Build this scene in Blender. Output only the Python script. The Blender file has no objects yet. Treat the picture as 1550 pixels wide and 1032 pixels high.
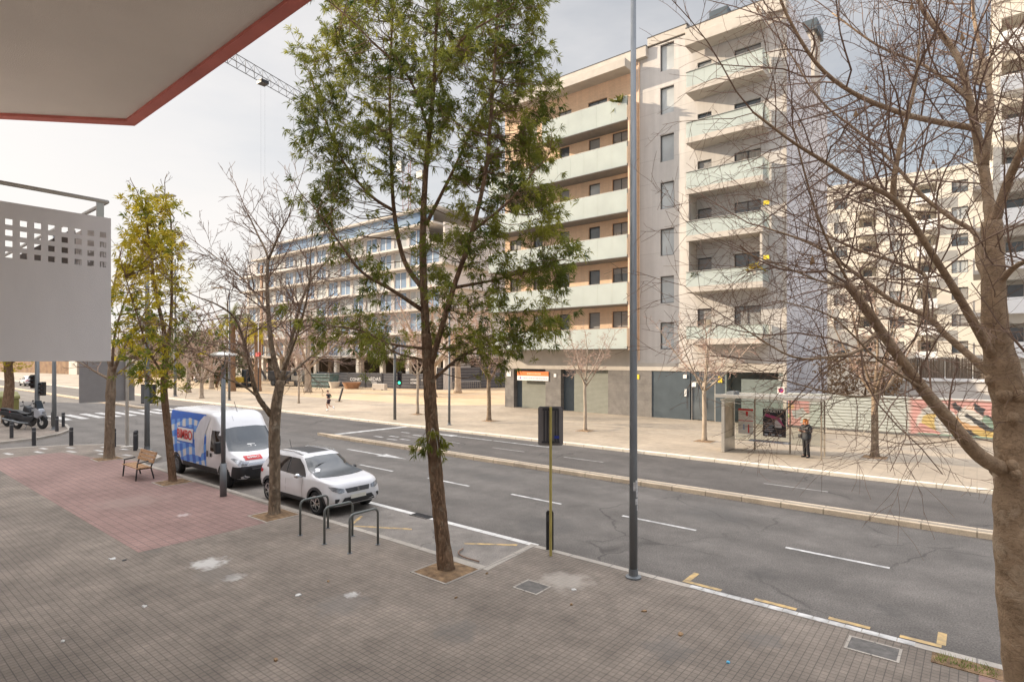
import bpy, bmesh, math, random
import numpy as np
from mathutils import Vector, Matrix, Euler
from mathutils.bvhtree import BVHTree
R = math.radians
S = bpy.context.scene
COL = S.collection

# ------------------------------------------------------------------ camera, sky, sun, exposure
# World axes: x runs along the street (towards the right of the photo), y across it, z up; metres.
CAM_Z = 4.4
cam_d = bpy.data.cameras.new('camera'); cam = bpy.data.objects.new('camera', cam_d); COL.objects.link(cam)
cam.location = (0, 0, CAM_Z); cam.rotation_euler = (R(90), 0, R(39.116))
cam_d.sensor_width = 36; cam_d.lens = 20.11; cam_d.shift_y = 0.0161; cam_d.clip_end = 3000; cam_d.clip_start = 0.05
S.camera = cam
SUN_TRAVEL = Vector((2.2, 1.0, -0.87)).normalized()
sun_elev = math.asin(-SUN_TRAVEL.z); sun_rot = math.atan2(-SUN_TRAVEL.x, -SUN_TRAVEL.y)
W = bpy.data.worlds.new('World'); S.world = W; W.use_nodes = True
nt = W.node_tree; bg = nt.nodes['Background']
sky = nt.nodes.new('ShaderNodeTexSky'); sky.sky_type = 'NISHITA'; sky.sun_disc = False
sky.sun_elevation = sun_elev; sky.sun_rotation = sun_rot % (2*math.pi); sky.air_density = 1.0; sky.dust_density = 2.5; sky.ozone_density = 1.0
tc = nt.nodes.new('ShaderNodeTexCoord'); mp = nt.nodes.new('ShaderNodeMapping'); mp.inputs['Scale'].default_value = (1.2, 1.2, 3.6)
nz = nt.nodes.new('ShaderNodeTexNoise'); nz.inputs['Scale'].default_value = 1.7; nz.inputs['Detail'].default_value = 6; nz.inputs['Roughness'].default_value = .55
rp = nt.nodes.new('ShaderNodeValToRGB'); rp.color_ramp.elements[0].position = .32; rp.color_ramp.elements[0].color = (.3, .3, .3, 1)
rp.color_ramp.elements[1].position = .66; rp.color_ramp.elements[1].color = (.86, .86, .86, 1)
mx = nt.nodes.new('ShaderNodeMix'); mx.data_type = 'RGBA'
mx.inputs[7].default_value = (6.6, 6.62, 6.85, 1)       # thin white cloud, in the sky texture's own units
L = nt.links.new
L(tc.outputs['Generated'], mp.inputs['Vector']); L(mp.outputs[0], nz.inputs['Vector']); L(nz.outputs['Fac'], rp.inputs['Fac'])
# cloud thickens towards the sun, thins to blue away from it
dt = nt.nodes.new('ShaderNodeVectorMath'); dt.operation = 'DOT_PRODUCT'; dt.inputs[1].default_value = (-SUN_TRAVEL.x, -SUN_TRAVEL.y, 0); L(tc.outputs['Generated'], dt.inputs[0])
ma = nt.nodes.new('ShaderNodeMath'); ma.operation = 'MULTIPLY_ADD'; ma.inputs[1].default_value = .7; ma.inputs[2].default_value = -.2; L(dt.outputs['Value'], ma.inputs[0])
mb_ = nt.nodes.new('ShaderNodeMath'); mb_.operation = 'MULTIPLY_ADD'; mb_.use_clamp = True; mb_.inputs[1].default_value = .85; L(rp.outputs['Color'], mb_.inputs[0]); L(ma.outputs[0], mb_.inputs[2]); mn_ = nt.nodes.new('ShaderNodeMapRange'); mn_.inputs['To Min'].default_value = .3; L(mb_.outputs[0], mn_.inputs['Value']); L(mn_.outputs[0], mx.inputs[0]); L(sky.outputs[0], mx.inputs[6])
# sky overhead boosted out of view, added to lift the shaded ground
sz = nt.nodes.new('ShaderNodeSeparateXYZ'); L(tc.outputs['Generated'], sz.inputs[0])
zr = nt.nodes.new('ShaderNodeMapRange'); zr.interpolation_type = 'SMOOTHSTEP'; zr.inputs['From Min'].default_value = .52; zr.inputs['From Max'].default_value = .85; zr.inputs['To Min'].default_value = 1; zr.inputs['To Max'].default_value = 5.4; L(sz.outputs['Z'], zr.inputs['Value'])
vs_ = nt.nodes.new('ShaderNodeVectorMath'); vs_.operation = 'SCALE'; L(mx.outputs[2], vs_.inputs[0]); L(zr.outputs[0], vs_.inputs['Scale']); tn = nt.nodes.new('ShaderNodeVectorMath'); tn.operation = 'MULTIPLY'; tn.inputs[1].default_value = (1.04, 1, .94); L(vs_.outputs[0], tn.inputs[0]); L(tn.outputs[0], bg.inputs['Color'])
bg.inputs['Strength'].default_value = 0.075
sd = bpy.data.lights.new('sun', 'SUN'); sd.energy = 3.9; sd.angle = R(.5); sd.color = (1, .83, .62)
so = bpy.data.objects.new('sun', sd); COL.objects.link(so); so.rotation_euler = SUN_TRAVEL.to_track_quat('-Z', 'Y').to_euler(); so.location = (-60, -30, 60)
S.view_settings.view_transform = 'Standard'; S.view_settings.look = 'None'; S.view_settings.gamma = 1
S.view_settings.exposure = 0.96
S.cycles.max_bounces = 6; S.cycles.transparent_max_bounces = 12
try: S.cycles.use_denoising = True
except Exception: pass

# ------------------------------------------------------------------ helpers
FP, HOR, CX = 866., 541., 775.
CC, SS = math.cos(R(39.116)), math.sin(R(39.116))
def at(px, py, Y):
    """world point seen at photo pixel (px,py), Y metres ahead"""
    X = (px-CX)/FP*Y; return Vector((CC*X-SS*Y, SS*X+CC*Y, CAM_Z-(py-HOR)/FP*Y))
def depth(u, v): return -SS*u+CC*v

def unit(a):
    a = np.asarray(a, float); n = np.linalg.norm(a); return a/n if n > 1e-9 else a

class MB:
    """collects geometry and links it as one mesh object"""
    def __init__(s): s.v = []; s.f = []; s.m = []; s.n = 0
    def add(s, verts, faces, mi=0):
        verts = [tuple(map(float, p)) for p in verts]; k = s.n
        s.v += verts; s.n += len(verts)
        for f in faces: s.f.append(tuple(i+k for i in f)); s.m.append(mi)
    def box(s, x0, x1, y0, y1, z0, z1, mi=0):
        s.add([(x0,y0,z0),(x1,y0,z0),(x1,y1,z0),(x0,y1,z0),(x0,y0,z1),(x1,y0,z1),(x1,y1,z1),(x0,y1,z1)],
              [(3,2,1,0),(4,5,6,7),(0,1,5,4),(1,2,6,5),(2,3,7,6),(3,0,4,7)], mi); return s
    def bar(s, p, q, w, h, mi=0, up=(0,0,1)):
        p = np.array(p, float); q = np.array(q, float); d = unit(q-p); u = np.array(up, float)
        if abs(d@u) > .95: u = np.array((1., 0, 0))
        a = unit(np.cross(d, u)); b = np.cross(a, d); vs = []
        for c in (p, q):
            for (i, j) in ((-1,-1),(1,-1),(1,1),(-1,1)): vs.append(c+a*w/2*i+b*h/2*j)
        s.add(vs, [(0,1,2,3),(7,6,5,4),(0,4,5,1),(1,5,6,2),(2,6,7,3),(3,7,4,0)], mi); return s
    def tube(s, pts, rad, n=6, mi=0, cap=True):
        P = np.asarray(pts, float); m = len(P)
        r = np.full(m, rad, float) if np.isscalar(rad) else np.asarray(rad, float)
        T = np.empty_like(P); T[1:-1] = P[2:]-P[:-2]; T[0] = P[1]-P[0]; T[-1] = P[-1]-P[-2]
        T /= np.maximum(np.linalg.norm(T, axis=1), 1e-9)[:, None]
        ref = np.array((0, 0, 1.)) if abs(T[0, 2]) < .9 else np.array((1., 0, 0))
        a = unit(np.cross(T[0], ref)); ang = np.arange(n)*2*math.pi/n; ca = np.cos(ang); sa = np.sin(ang); V = []
        for i in range(m):
            a = a-T[i]*(a@T[i]); a = unit(a); b = np.cross(T[i], a)
            V.append(P[i]+r[i]*(ca[:, None]*a+sa[:, None]*b))
        V = np.concatenate(V); F = []
        for i in range(m-1):
            k = i*n
            for j in range(n):
                j2 = (j+1) % n; F.append((k+j, k+j2, k+n+j2, k+n+j))
        if cap: F.append(tuple(range(n-1, -1, -1))); F.append(tuple((m-1)*n+j for j in range(n)))
        s.add(V.tolist(), F, mi); return s
    def cyl(s, p, q, r, r2=None, n=12, mi=0): return s.tube([p, q], [r, r if r2 is None else r2], n, mi)
    def lathe(s, c, prof, n=16, axis='z', mi=0, cap=3):
        V = []; F = []
        for (r, h) in prof:
            for j in range(n):
                t = 2*math.pi*j/n; x, y = r*math.cos(t), r*math.sin(t)
                V.append({'z': (c[0]+x, c[1]+y, c[2]+h), 'y': (c[0]+x, c[1]+h, c[2]+y), 'x': (c[0]+h, c[1]+x, c[2]+y)}[axis])
        for i in range(len(prof)-1):
            for j in range(n):
                j2 = (j+1) % n; F.append((i*n+j, i*n+j2, (i+1)*n+j2, (i+1)*n+j))
        if cap & 1: F.append(tuple(range(n-1, -1, -1)))
        if cap & 2: F.append(tuple((len(prof)-1)*n+j for j in range(n)))
        s.add(V, F, mi); return s
    def prism(s, poly, z0, z1, mi=0, axis='z'):
        n = len(poly); mp_ = {'z': lambda a, b, h: (a, b, h), 'y': lambda a, b, h: (a, h, b), 'x': lambda a, b, h: (h, a, b)}[axis]
        s.add([mp_(a, b, z0) for a, b in poly]+[mp_(a, b, z1) for a, b in poly],
              [tuple(range(n-1, -1, -1)), tuple(range(n, 2*n))]+[(i, (i+1) % n, n+(i+1) % n, n+i) for i in range(n)], mi); return s
    def ball(s, c, r, nu=10, nv=7, mi=0):
        r = (r, r, r) if np.isscalar(r) else r
        pr = []
        V = []; F = []
        for i in range(nv+1):
            t = math.pi*i/nv
            for j in range(nu):
                p = 2*math.pi*j/nu; V.append((c[0]+r[0]*math.sin(t)*math.cos(p), c[1]+r[1]*math.sin(t)*math.sin(p), c[2]+r[2]*math.cos(t)))
        for i in range(nv):
            for j in range(nu):
                j2 = (j+1) % nu; F.append((i*nu+j, (i+1)*nu+j, (i+1)*nu+j2, i*nu+j2))
        s.add(V, F, mi); return s
    def wall(s, a0, a1, z0, z1, at_, depth_, holes, axis='y', mi=0, mr=None, back=False):
        """face in the plane axis=at_, with rectangular openings (a0,a1,z0,z1) and reveals depth_ deep (signed)"""
        mr = mi if mr is None else mr
        A = sorted({a0, a1, *[min(max(h[i], a0), a1) for h in holes for i in (0, 1)]}); Z = sorted({z0, z1, *[min(max(h[i], z0), z1) for h in holes for i in (2, 3)]})
        P = (lambda a, d, z: (a, d, z)) if axis == 'y' else (lambda a, d, z: (d, a, z))
        for i in range(len(A)-1):
            for j in range(len(Z)-1):
                ca, cz = (A[i]+A[i+1])/2, (Z[j]+Z[j+1])/2
                if any(h[0] < ca < h[1] and h[2] < cz < h[3] for h in holes): continue
                for d in ((at_, at_+depth_) if back else (at_,)):
                    s.add([P(A[i], d, Z[j]), P(A[i+1], d, Z[j]), P(A[i+1], d, Z[j+1]), P(A[i], d, Z[j+1])], [(0, 1, 2, 3)], mi)
        for (h0, h1, g0, g1) in holes:
            d0, d1 = at_, at_+depth_; c = [(h0, g0), (h1, g0), (h1, g1), (h0, g1)]
            for k in range(4):
                (p, q), (p2, q2) = c[k], c[(k+1) % 4]
                s.add([P(p, d0, q), P(p2, d0, q2), P(p2, d1, q2), P(p, d1, q)], [(0, 1, 2, 3)], mr)
        return s
    def build(s, name, mats, parent=None, smooth=False, bevel=0, subsurf=0, fix=False):
        me = bpy.data.meshes.new(name); me.from_pydata(s.v, [], s.f)
        mats = mats if isinstance(mats, (list, tuple)) else [mats]
        for m in mats: me.materials.append(m)
        if len(mats) > 1: me.polygons.foreach_set('material_index', s.m)
        if fix:
            b = bmesh.new(); b.from_mesh(me); bmesh.ops.remove_doubles(b, verts=b.verts, dist=1e-5); bmesh.ops.recalc_face_normals(b, faces=b.faces); b.to_mesh(me); b.free()
        if smooth: me.polygons.foreach_set('use_smooth', [True]*len(me.polygons))
        me.update(); o = bpy.data.objects.new(name, me); COL.objects.link(o)
        if parent is not None: o.parent = parent
        if bevel:
            b = o.modifiers.new('bevel', 'BEVEL'); b.width = bevel; b.segments = 2; b.limit_method = 'ANGLE'; b.angle_limit = R(40)
        if subsurf: m_ = o.modifiers.new('sub', 'SUBSURF'); m_.levels = m_.render_levels = subsurf
        return o

def tag(o, label, cat, group=None):
    o['label'] = label; o['category'] = cat
    if group: o['group'] = group
    return o
def thing(name, label, cat, loc=(0, 0, 0), rz=0, group=None):
    o = bpy.data.objects.new(name, None); COL.objects.link(o); o.location = loc; o.rotation_euler = (0, 0, rz); o.empty_display_size = .3
    return tag(o, label, cat, group)
def struct(o, kind='structure'): o['kind'] = kind; return o
KIDS = {}
def dup(src, loc, rz=0, sc=1, label=None, group=None):
    """a copy of a thing with copies of its parts and their sub-parts"""
    r = src.copy(); COL.objects.link(r); r.location = loc; r.rotation_euler = (0, 0, rz); r.scale = (sc, sc, sc) if np.isscalar(sc) else sc
    if label: r['label'] = label
    if group: r['group'] = group
    for ch in list(src.children):
        c = ch.copy(); COL.objects.link(c); c.parent = r
        for g in list(ch.children):
            d = g.copy(); COL.objects.link(d); d.parent = c
    return r
def words(name, txt, size, m, parent, loc, rot, ext=.002, sx=1, bold=0):
    c = bpy.data.curves.new(name, 'FONT'); c.body = txt; c.size = size; c.extrude = ext; c.align_x = 'CENTER'; c.align_y = 'CENTER'; c.offset = bold*size*.6
    tmp = bpy.data.objects.new(name, c); COL.objects.link(tmp); me = bpy.data.meshes.new_from_object(tmp.evaluated_get(bpy.context.evaluated_depsgraph_get())); bpy.data.objects.remove(tmp)
    me.materials.clear(); me.materials.append(m); o = bpy.data.objects.new(name, me); COL.objects.link(o); o.parent = parent; o.location = loc; o.rotation_euler = rot; o.scale = (sx, 1, 1)
    return o

# ------------------------------------------------------------------ materials
def mat(name, col, rough=.6, metal=0, var=.12, scale=3., bump=0, bscale=40., spec=.5, coat=0, trans=0, col2=None, detail=6, em=0, stretch=None):
    m = bpy.data.materials.new(name); m.use_nodes = True; t = m.node_tree; N = t.nodes; K = t.links.new; b = N['Principled BSDF']
    b.inputs['Roughness'].default_value = rough; b.inputs['Metallic'].default_value = metal; b.inputs['Specular IOR Level'].default_value = spec
    b.inputs['Coat Weight'].default_value = coat
    tcn = N.new('ShaderNodeTexCoord'); mpn = N.new('ShaderNodeMapping'); K(tcn.outputs['Object'], mpn.inputs[0])
    if stretch: mpn.inputs['Scale'].default_value = stretch
    n = N.new('ShaderNodeTexNoise'); n.inputs['Scale'].default_value = scale; n.inputs['Detail'].default_value = detail; K(mpn.outputs[0], n.inputs['Vector'])
    r = N.new('ShaderNodeValToRGB'); r.color_ramp.elements[0].position = .3; r.color_ramp.elements[1].position = .7
    c = np.array(col); c2 = np.array(col2) if col2 is not None else np.minimum(c*(1+var), 1)
    c1 = c if col2 is not None else c*(1-var)
    r.color_ramp.elements[0].color = (*c1, 1); r.color_ramp.elements[1].color = (*c2, 1)
    K(n.outputs['Fac'], r.inputs['Fac']); K(r.outputs['Color'], b.inputs['Base Color'])
    if em: K(r.outputs['Color'], b.inputs['Emission Color']); b.inputs['Emission Strength'].default_value = em
    if bump:
        n2 = N.new('ShaderNodeTexNoise'); n2.inputs['Scale'].default_value = bscale; n2.inputs['Detail'].default_value = 5; K(mpn.outputs[0], n2.inputs['Vector'])
        bp = N.new('ShaderNodeBump'); bp.inputs['Strength'].default_value = bump; bp.inputs['Distance'].default_value = .02; K(n2.outputs['Fac'], bp.inputs['Height']); K(bp.outputs['Normal'], b.inputs['Normal'])
    if trans:
        tr = N.new('ShaderNodeBsdfTranslucent'); K(r.outputs['Color'], tr.inputs['Color']); ms = N.new('ShaderNodeMixShader'); ms.inputs[0].default_value = trans
        K(b.outputs[0], ms.inputs[1]); K(tr.outputs[0], ms.inputs[2]); K(ms.outputs[0], N['Material Output'].inputs['Surface'])
    return m
def glass(name, col=(.8, .85, .85), rough=.03, mixf=.85):
    """thin pane: mostly see-through with reflections"""
    m = bpy.data.materials.new(name); m.use_nodes = True; t = m.node_tree; N = t.nodes; K = t.links.new; b = N['Principled BSDF']
    b.inputs['Base Color'].default_value = (.02, .025, .03, 1); b.inputs['Roughness'].default_value = rough
    tr = N.new('ShaderNodeBsdfTransparent'); tr.inputs['Color'].default_value = (*col, 1)
    fr = N.new('ShaderNodeFresnel'); fr.inputs['IOR'].default_value = 1.5
    ad = N.new('ShaderNodeMath'); ad.operation = 'ADD'; ad.use_clamp = True; ad.inputs[1].default_value = 1-mixf; K(fr.outputs[0], ad.inputs[0])
    ms = N.new('ShaderNodeMixShader'); K(ad.outputs[0], ms.inputs[0]); K(tr.outputs[0], ms.inputs[1]); K(b.outputs[0], ms.inputs[2]); K(ms.outputs[0], N['Material Output'].inputs['Surface'])
    return m
def tiles(name, c1, c2, mort, w, h, msize, offs=0, rough=.8, blot=.25, bscale=.35, bump=.3, stains=(), axes='xy', rot=0, sub=None, fine=.12, gum=None, cracks=None, tracks=0, patch=0, streak=0):
    """rectangular units in real metres; stains = [(x, y, radius, colour, strength)] in the object's space"""
    m = bpy.data.materials.new(name); m.use_nodes = True; t = m.node_tree; N = t.nodes; K = t.links.new; b = N['Principled BSDF']; b.inputs['Roughness'].default_value = rough
    b.inputs['Specular IOR Level'].default_value = .3
    tcn = N.new('ShaderNodeTexCoord'); vec = tcn.outputs['Object']
    if axes != 'xy':
        sx = N.new('ShaderNodeSeparateXYZ'); cx = N.new('ShaderNodeCombineXYZ'); K(vec, sx.inputs[0]); K(sx.outputs[axes[0].upper()], cx.inputs[0]); K(sx.outputs[axes[1].upper()], cx.inputs[1]); vec = cx.outputs[0]
    br = N.new('ShaderNodeTexBrick'); br.offset = offs; br.squash = 1; K(vec, br.inputs['Vector'])
    for k, v_ in (('Color1', (*c1, 1)), ('Color2', (*c2, 1)), ('Mortar', (*mort, 1)), ('Scale', 1), ('Mortar Size', msize), ('Mortar Smooth', .2), ('Bias', 0), ('Brick Width', w), ('Row Height', h)): br.inputs[k].default_value = v_
    col = br.outputs['Color']
    def mul(colr, fac_out, lo, hi):
        mr = N.new('ShaderNodeMapRange'); mr.inputs['From Min'].default_value = .3; mr.inputs['From Max'].default_value = .7; mr.inputs['To Min'].default_value = lo; mr.inputs['To Max'].default_value = hi; K(fac_out, mr.inputs['Value'])
        v = N.new('ShaderNodeVectorMath'); v.operation = 'SCALE'; K(colr, v.inputs[0]); K(mr.outputs[0], v.inputs['Scale']); return v.outputs[0]
    for sc, am, de in ((bscale, blot, 7), (2.7, blot*.55, 6), (34, fine, 3)):
        n = N.new('ShaderNodeTexNoise'); n.inputs['Scale'].default_value = sc; n.inputs['Detail'].default_value = de; n.inputs['Roughness'].default_value = .62; K(vec, n.inputs['Vector']); col = mul(col, n.outputs['Fac'], 1-am, 1+am)
    if sub:
        b2 = N.new('ShaderNodeTexBrick'); b2.offset = 0; K(vec, b2.inputs['Vector'])
        for k, v_ in (('Color1', (1, 1, 1, 1)), ('Color2', (1, 1, 1, 1)), ('Mortar', (sub[1],)*3+(1,)), ('Scale', 1), ('Mortar Size', sub[2]), ('Mortar Smooth', .4), ('Brick Width', sub[0]), ('Row Height', sub[0])): b2.inputs[k].default_value = v_
        v = N.new('ShaderNodeVectorMath'); v.operation = 'MULTIPLY'; K(col, v.inputs[0]); K(b2.outputs['Color'], v.inputs[1]); col = v.outputs[0]
    if streak:   # rain streaks running down the wall
        ms_ = N.new('ShaderNodeMapping'); ms_.inputs['Scale'].default_value = (2.2, .1, 1); K(vec, ms_.inputs[0]); n5 = N.new('ShaderNodeTexNoise'); n5.inputs['Scale'].default_value = 1.4; n5.inputs['Detail'].default_value = 5; K(ms_.outputs[0], n5.inputs['Vector']); col = mul(col, n5.outputs['Fac'], 1-streak, 1+streak)
    if gum:
        vo = N.new('ShaderNodeTexVoronoi'); vo.inputs['Scale'].default_value = gum[0]; vo.inputs['Randomness'].default_value = 1; K(vec, vo.inputs['Vector']); mr = N.new('ShaderNodeMapRange'); mr.inputs['From Min'].default_value = gum[1]*.6; mr.inputs['From Max'].default_value = gum[1]; mr.inputs['To Min'].default_value = gum[2]; mr.inputs['To Max'].default_value = 1; K(vo.outputs['Distance'], mr.inputs['Value'])
        v = N.new('ShaderNodeVectorMath'); v.operation = 'SCALE'; K(col, v.inputs[0]); K(mr.outputs[0], v.inputs['Scale']); col = v.outputs[0]
    if cracks:
        ns = N.new('ShaderNodeTexNoise'); ns.inputs['Scale'].default_value = 1.3; ns.inputs['Detail'].default_value = 4; K(vec, ns.inputs['Vector']); vm_ = N.new('ShaderNodeVectorMath'); vm_.operation = 'MULTIPLY_ADD'; vm_.inputs[1].default_value = (.9, .9, 0); K(ns.outputs['Color'], vm_.inputs[0]); K(vec, vm_.inputs[2])
        vo = N.new('ShaderNodeTexVoronoi'); vo.feature = 'DISTANCE_TO_EDGE'; vo.inputs['Scale'].default_value = cracks[0]; K(vm_.outputs[0], vo.inputs['Vector']); mr = N.new('ShaderNodeMapRange'); mr.inputs['From Min'].default_value = 0; mr.inputs['From Max'].default_value = cracks[1]; mr.inputs['To Min'].default_value = cracks[2]; mr.inputs['To Max'].default_value = 1; K(vo.outputs['Distance'], mr.inputs['Value'])
        n3 = N.new('ShaderNodeTexNoise'); n3.inputs['Scale'].default_value = .23; n3.inputs['Detail'].default_value = 2; K(vec, n3.inputs['Vector']); m3 = N.new('ShaderNodeMapRange'); m3.inputs['From Min'].default_value = .48; m3.inputs['From Max'].default_value = .58; K(n3.outputs['Fac'], m3.inputs['Value'])
        qx = N.new('ShaderNodeMix'); qx.data_type = 'FLOAT'; K(m3.outputs[0], qx.inputs[0]); qx.inputs[2].default_value = 1; K(mr.outputs[0], qx.inputs[3]); v = N.new('ShaderNodeVectorMath'); v.operation = 'SCALE'; K(col, v.inputs[0]); K(qx.outputs[0], v.inputs['Scale']); col = v.outputs[0]
    if tracks:   # pairs of polished wheel tracks along x
        s3 = N.new('ShaderNodeSeparateXYZ'); K(vec, s3.inputs[0]); n4 = N.new('ShaderNodeTexNoise'); n4.inputs['Scale'].default_value = .12; K(vec, n4.inputs['Vector']); a4 = N.new('ShaderNodeMath'); a4.operation = 'MULTIPLY_ADD'; a4.inputs[1].default_value = .8; K(n4.outputs['Fac'], a4.inputs[0]); K(s3.outputs['Y'], a4.inputs[2])
        w4 = N.new('ShaderNodeMath'); w4.operation = 'MULTIPLY'; w4.inputs[1].default_value = 2*math.pi/1.75; K(a4.outputs[0], w4.inputs[0]); c4 = N.new('ShaderNodeMath'); c4.operation = 'COSINE'; K(w4.outputs[0], c4.inputs[0]); mr = N.new('ShaderNodeMapRange'); mr.inputs['From Min'].default_value = -1; mr.inputs['To Min'].default_value = 1-tracks; mr.inputs['To Max'].default_value = 1+tracks; K(c4.outputs[0], mr.inputs['Value']); v = N.new('ShaderNodeVectorMath'); v.operation = 'SCALE'; K(col, v.inputs[0]); K(mr.outputs[0], v.inputs['Scale']); col = v.outputs[0]
    if patch:    # relaid areas of a slightly different tone
        b3 = N.new('ShaderNodeTexBrick'); b3.offset = .37; K(vec, b3.inputs['Vector'])
        for k, v_ in (('Color1', (1-patch,)*3+(1,)), ('Color2', (1+patch,)*3+(1,)), ('Mortar', (1, 1, 1, 1)), ('Scale', 1), ('Mortar Size', 0), ('Bias', 0), ('Brick Width', 1.8), ('Row Height', 1.2)): b3.inputs[k].default_value = v_
        v = N.new('ShaderNodeVectorMath'); v.operation = 'MULTIPLY'; K(col, v.inputs[0]); K(b3.outputs['Color'], v.inputs[1]); col = v.outputs[0]
    for (sx_, sy_, sr, sc_, ss) in stains:
        d = N.new('ShaderNodeVectorMath'); d.operation = 'DISTANCE'; d.inputs[1].default_value = (sx_, sy_, 0); K(vec, d.inputs[0])
        n = N.new('ShaderNodeTexNoise'); n.inputs['Scale'].default_value = 2.2/sr; n.inputs['Detail'].default_value = 5; K(vec, n.inputs['Vector'])
        a = N.new('ShaderNodeMath'); a.operation = 'MULTIPLY_ADD'; a.inputs[1].default_value = sr*1.6; a.inputs[2].default_value = -.8*sr; K(n.outputs['Fac'], a.inputs[0])
        ad = N.new('ShaderNodeMath'); ad.operation = 'ADD'; K(d.outputs['Value'], ad.inputs[0]); K(a.outputs[0], ad.inputs[1])
        mr = N.new('ShaderNodeMapRange'); mr.interpolation_type = 'SMOOTHSTEP'; mr.inputs['From Min'].default_value = sr*.35; mr.inputs['From Max'].default_value = sr; mr.inputs['To Min'].default_value = ss; mr.inputs['To Max'].default_value = 0; K(ad.outputs[0], mr.inputs['Value'])
        q = N.new('ShaderNodeMix'); q.data_type = 'RGBA'; K(mr.outputs[0], q.inputs[0]); K(col, q.inputs[6]); q.inputs[7].default_value = (*sc_, 1); col = q.outputs[2]
    K(col, b.inputs['Base Color'])
    bp = N.new('ShaderNodeBump'); bp.inputs['Strength'].default_value = bump; bp.inputs['Distance'].default_value = .01; iv = N.new('ShaderNodeMath'); iv.operation = 'SUBTRACT'; iv.inputs[0].default_value = 1; K(br.outputs['Fac'], iv.inputs[1]); K(iv.outputs[0], bp.inputs['Height']); K(bp.outputs['Normal'], b.inputs['Normal'])
    return m

M = {}
M['pave'] = tiles('grey_paving_tile', (.215, .177, .144), (.19, .158, .129), (.125, .105, .088), .1, .1, .007, blot=.3, bscale=.55, bump=.35, sub=(.2, .86, .006), gum=(2.2, .055, .62), patch=.05,
    stains=[(-12.75, 5.4, .45, (.5, .48, .45), .85), (-11.55, 5.38, .26, (.5, .48, .45), .55), (-12.0, 5.2, .6, (.14, .125, .11), .5), (-6.3, 9.4, .6, (.42, .38, .33), .5), (-9.0, 6.35, .17, (.55, .53, .5), .8), (-14.6, 5.0, .3, (.1, .09, .08), .5),
            (-3.6, 8.2, .5, (.13, .12, .11), .45), (-6.5, 6.6, .5, (.14, .13, .12), .45), (-8.8, 6.0, .6, (.15, .14, .13), .4), (-12, 8.2, .8, (.16, .15, .14), .4), (-2.6, 9.4, .4, (.13, .12, .11), .5)])
M['red'] = tiles('red_paving_tile', (.27, .17, .147), (.243, .154, .133), (.16, .112, .1), .2, .2, .011, blot=.22, bump=.4, stains=[(-17.2, 6.6, .22, (.5, .42, .4), .7), (-20, 6.2, 1.2, (.3, .22, .19), .5)])
M['farpave'] = tiles('beige_paving_tile', (.315, .262, .2), (.293, .245, .19), (.25, .21, .162), .4, .4, .012, blot=.22, bscale=.2, bump=.2, gum=(.7, .06, .75), patch=.05)
M['asph'] = tiles('worn_asphalt', (.124, .111, .099), (.124, .111, .099), (.124, .111, .099), 3, 3, 0, blot=.2, bscale=.5, bump=0, fine=.42, cracks=(.28, .012, .55), tracks=.085, gum=(.55, .05, .7),
    stains=[(-3.5, 12.6, .5, (.07, .065, .06), .5), (-1.2, 12.2, .35, (.065, .06, .055), .5), (-2.4, 11.05, .28, (.05, .045, .04), .85), (-3.6, 11.05, .24, (.05, .045, .04), .8), (-1.5, 11.05, .25, (.06, .05, .04), .7), (-20, 13, 1.5, (.09, .085, .08), .4), (-9, 12.6, 1.1, (.085, .08, .075), .35), (-6, 16.6, 1.3, (.09, .085, .08), .35), (-14, 16.2, 1.0, (.085, .08, .075), .35), (1, 13.4, .8, (.085, .08, .075), .4)])
M['asph2'] = tiles('dark_warm_asphalt', (.112, .098, .086), (.112, .098, .086), (.112, .098, .086), 3, 3, 0, blot=.2, bscale=.4, bump=0, fine=.4, cracks=(.25, .014, .55), tracks=.07)
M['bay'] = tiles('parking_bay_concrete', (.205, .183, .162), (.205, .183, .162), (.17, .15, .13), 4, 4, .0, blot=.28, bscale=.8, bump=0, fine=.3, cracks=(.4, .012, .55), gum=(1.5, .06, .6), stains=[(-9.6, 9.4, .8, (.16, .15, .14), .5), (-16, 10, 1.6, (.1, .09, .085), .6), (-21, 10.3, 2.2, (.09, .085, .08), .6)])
M['kerb'] = tiles('kerb_stone', (.36, .32, .275), (.32, .29, .25), (.2, .18, .16), 1.0, 5, .015, blot=.2, bump=.3)
M['medkerb'] = tiles('median_kerb_stone', (.56, .45, .32), (.5, .4, .29), (.3, .24, .17), 1.15, 5, .02, blot=.18, bscale=1.2, bump=.3)
M['sand'] = mat('ochre_sand', (.42, .29, .165), .95, var=.2, scale=.35, col2=(.44, .35, .24), bump=.15)
M['soil'] = mat('soil', (.1, .06, .033), .95, col2=(.3, .19, .1), scale=7, bump=1.0, bscale=55)
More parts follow.
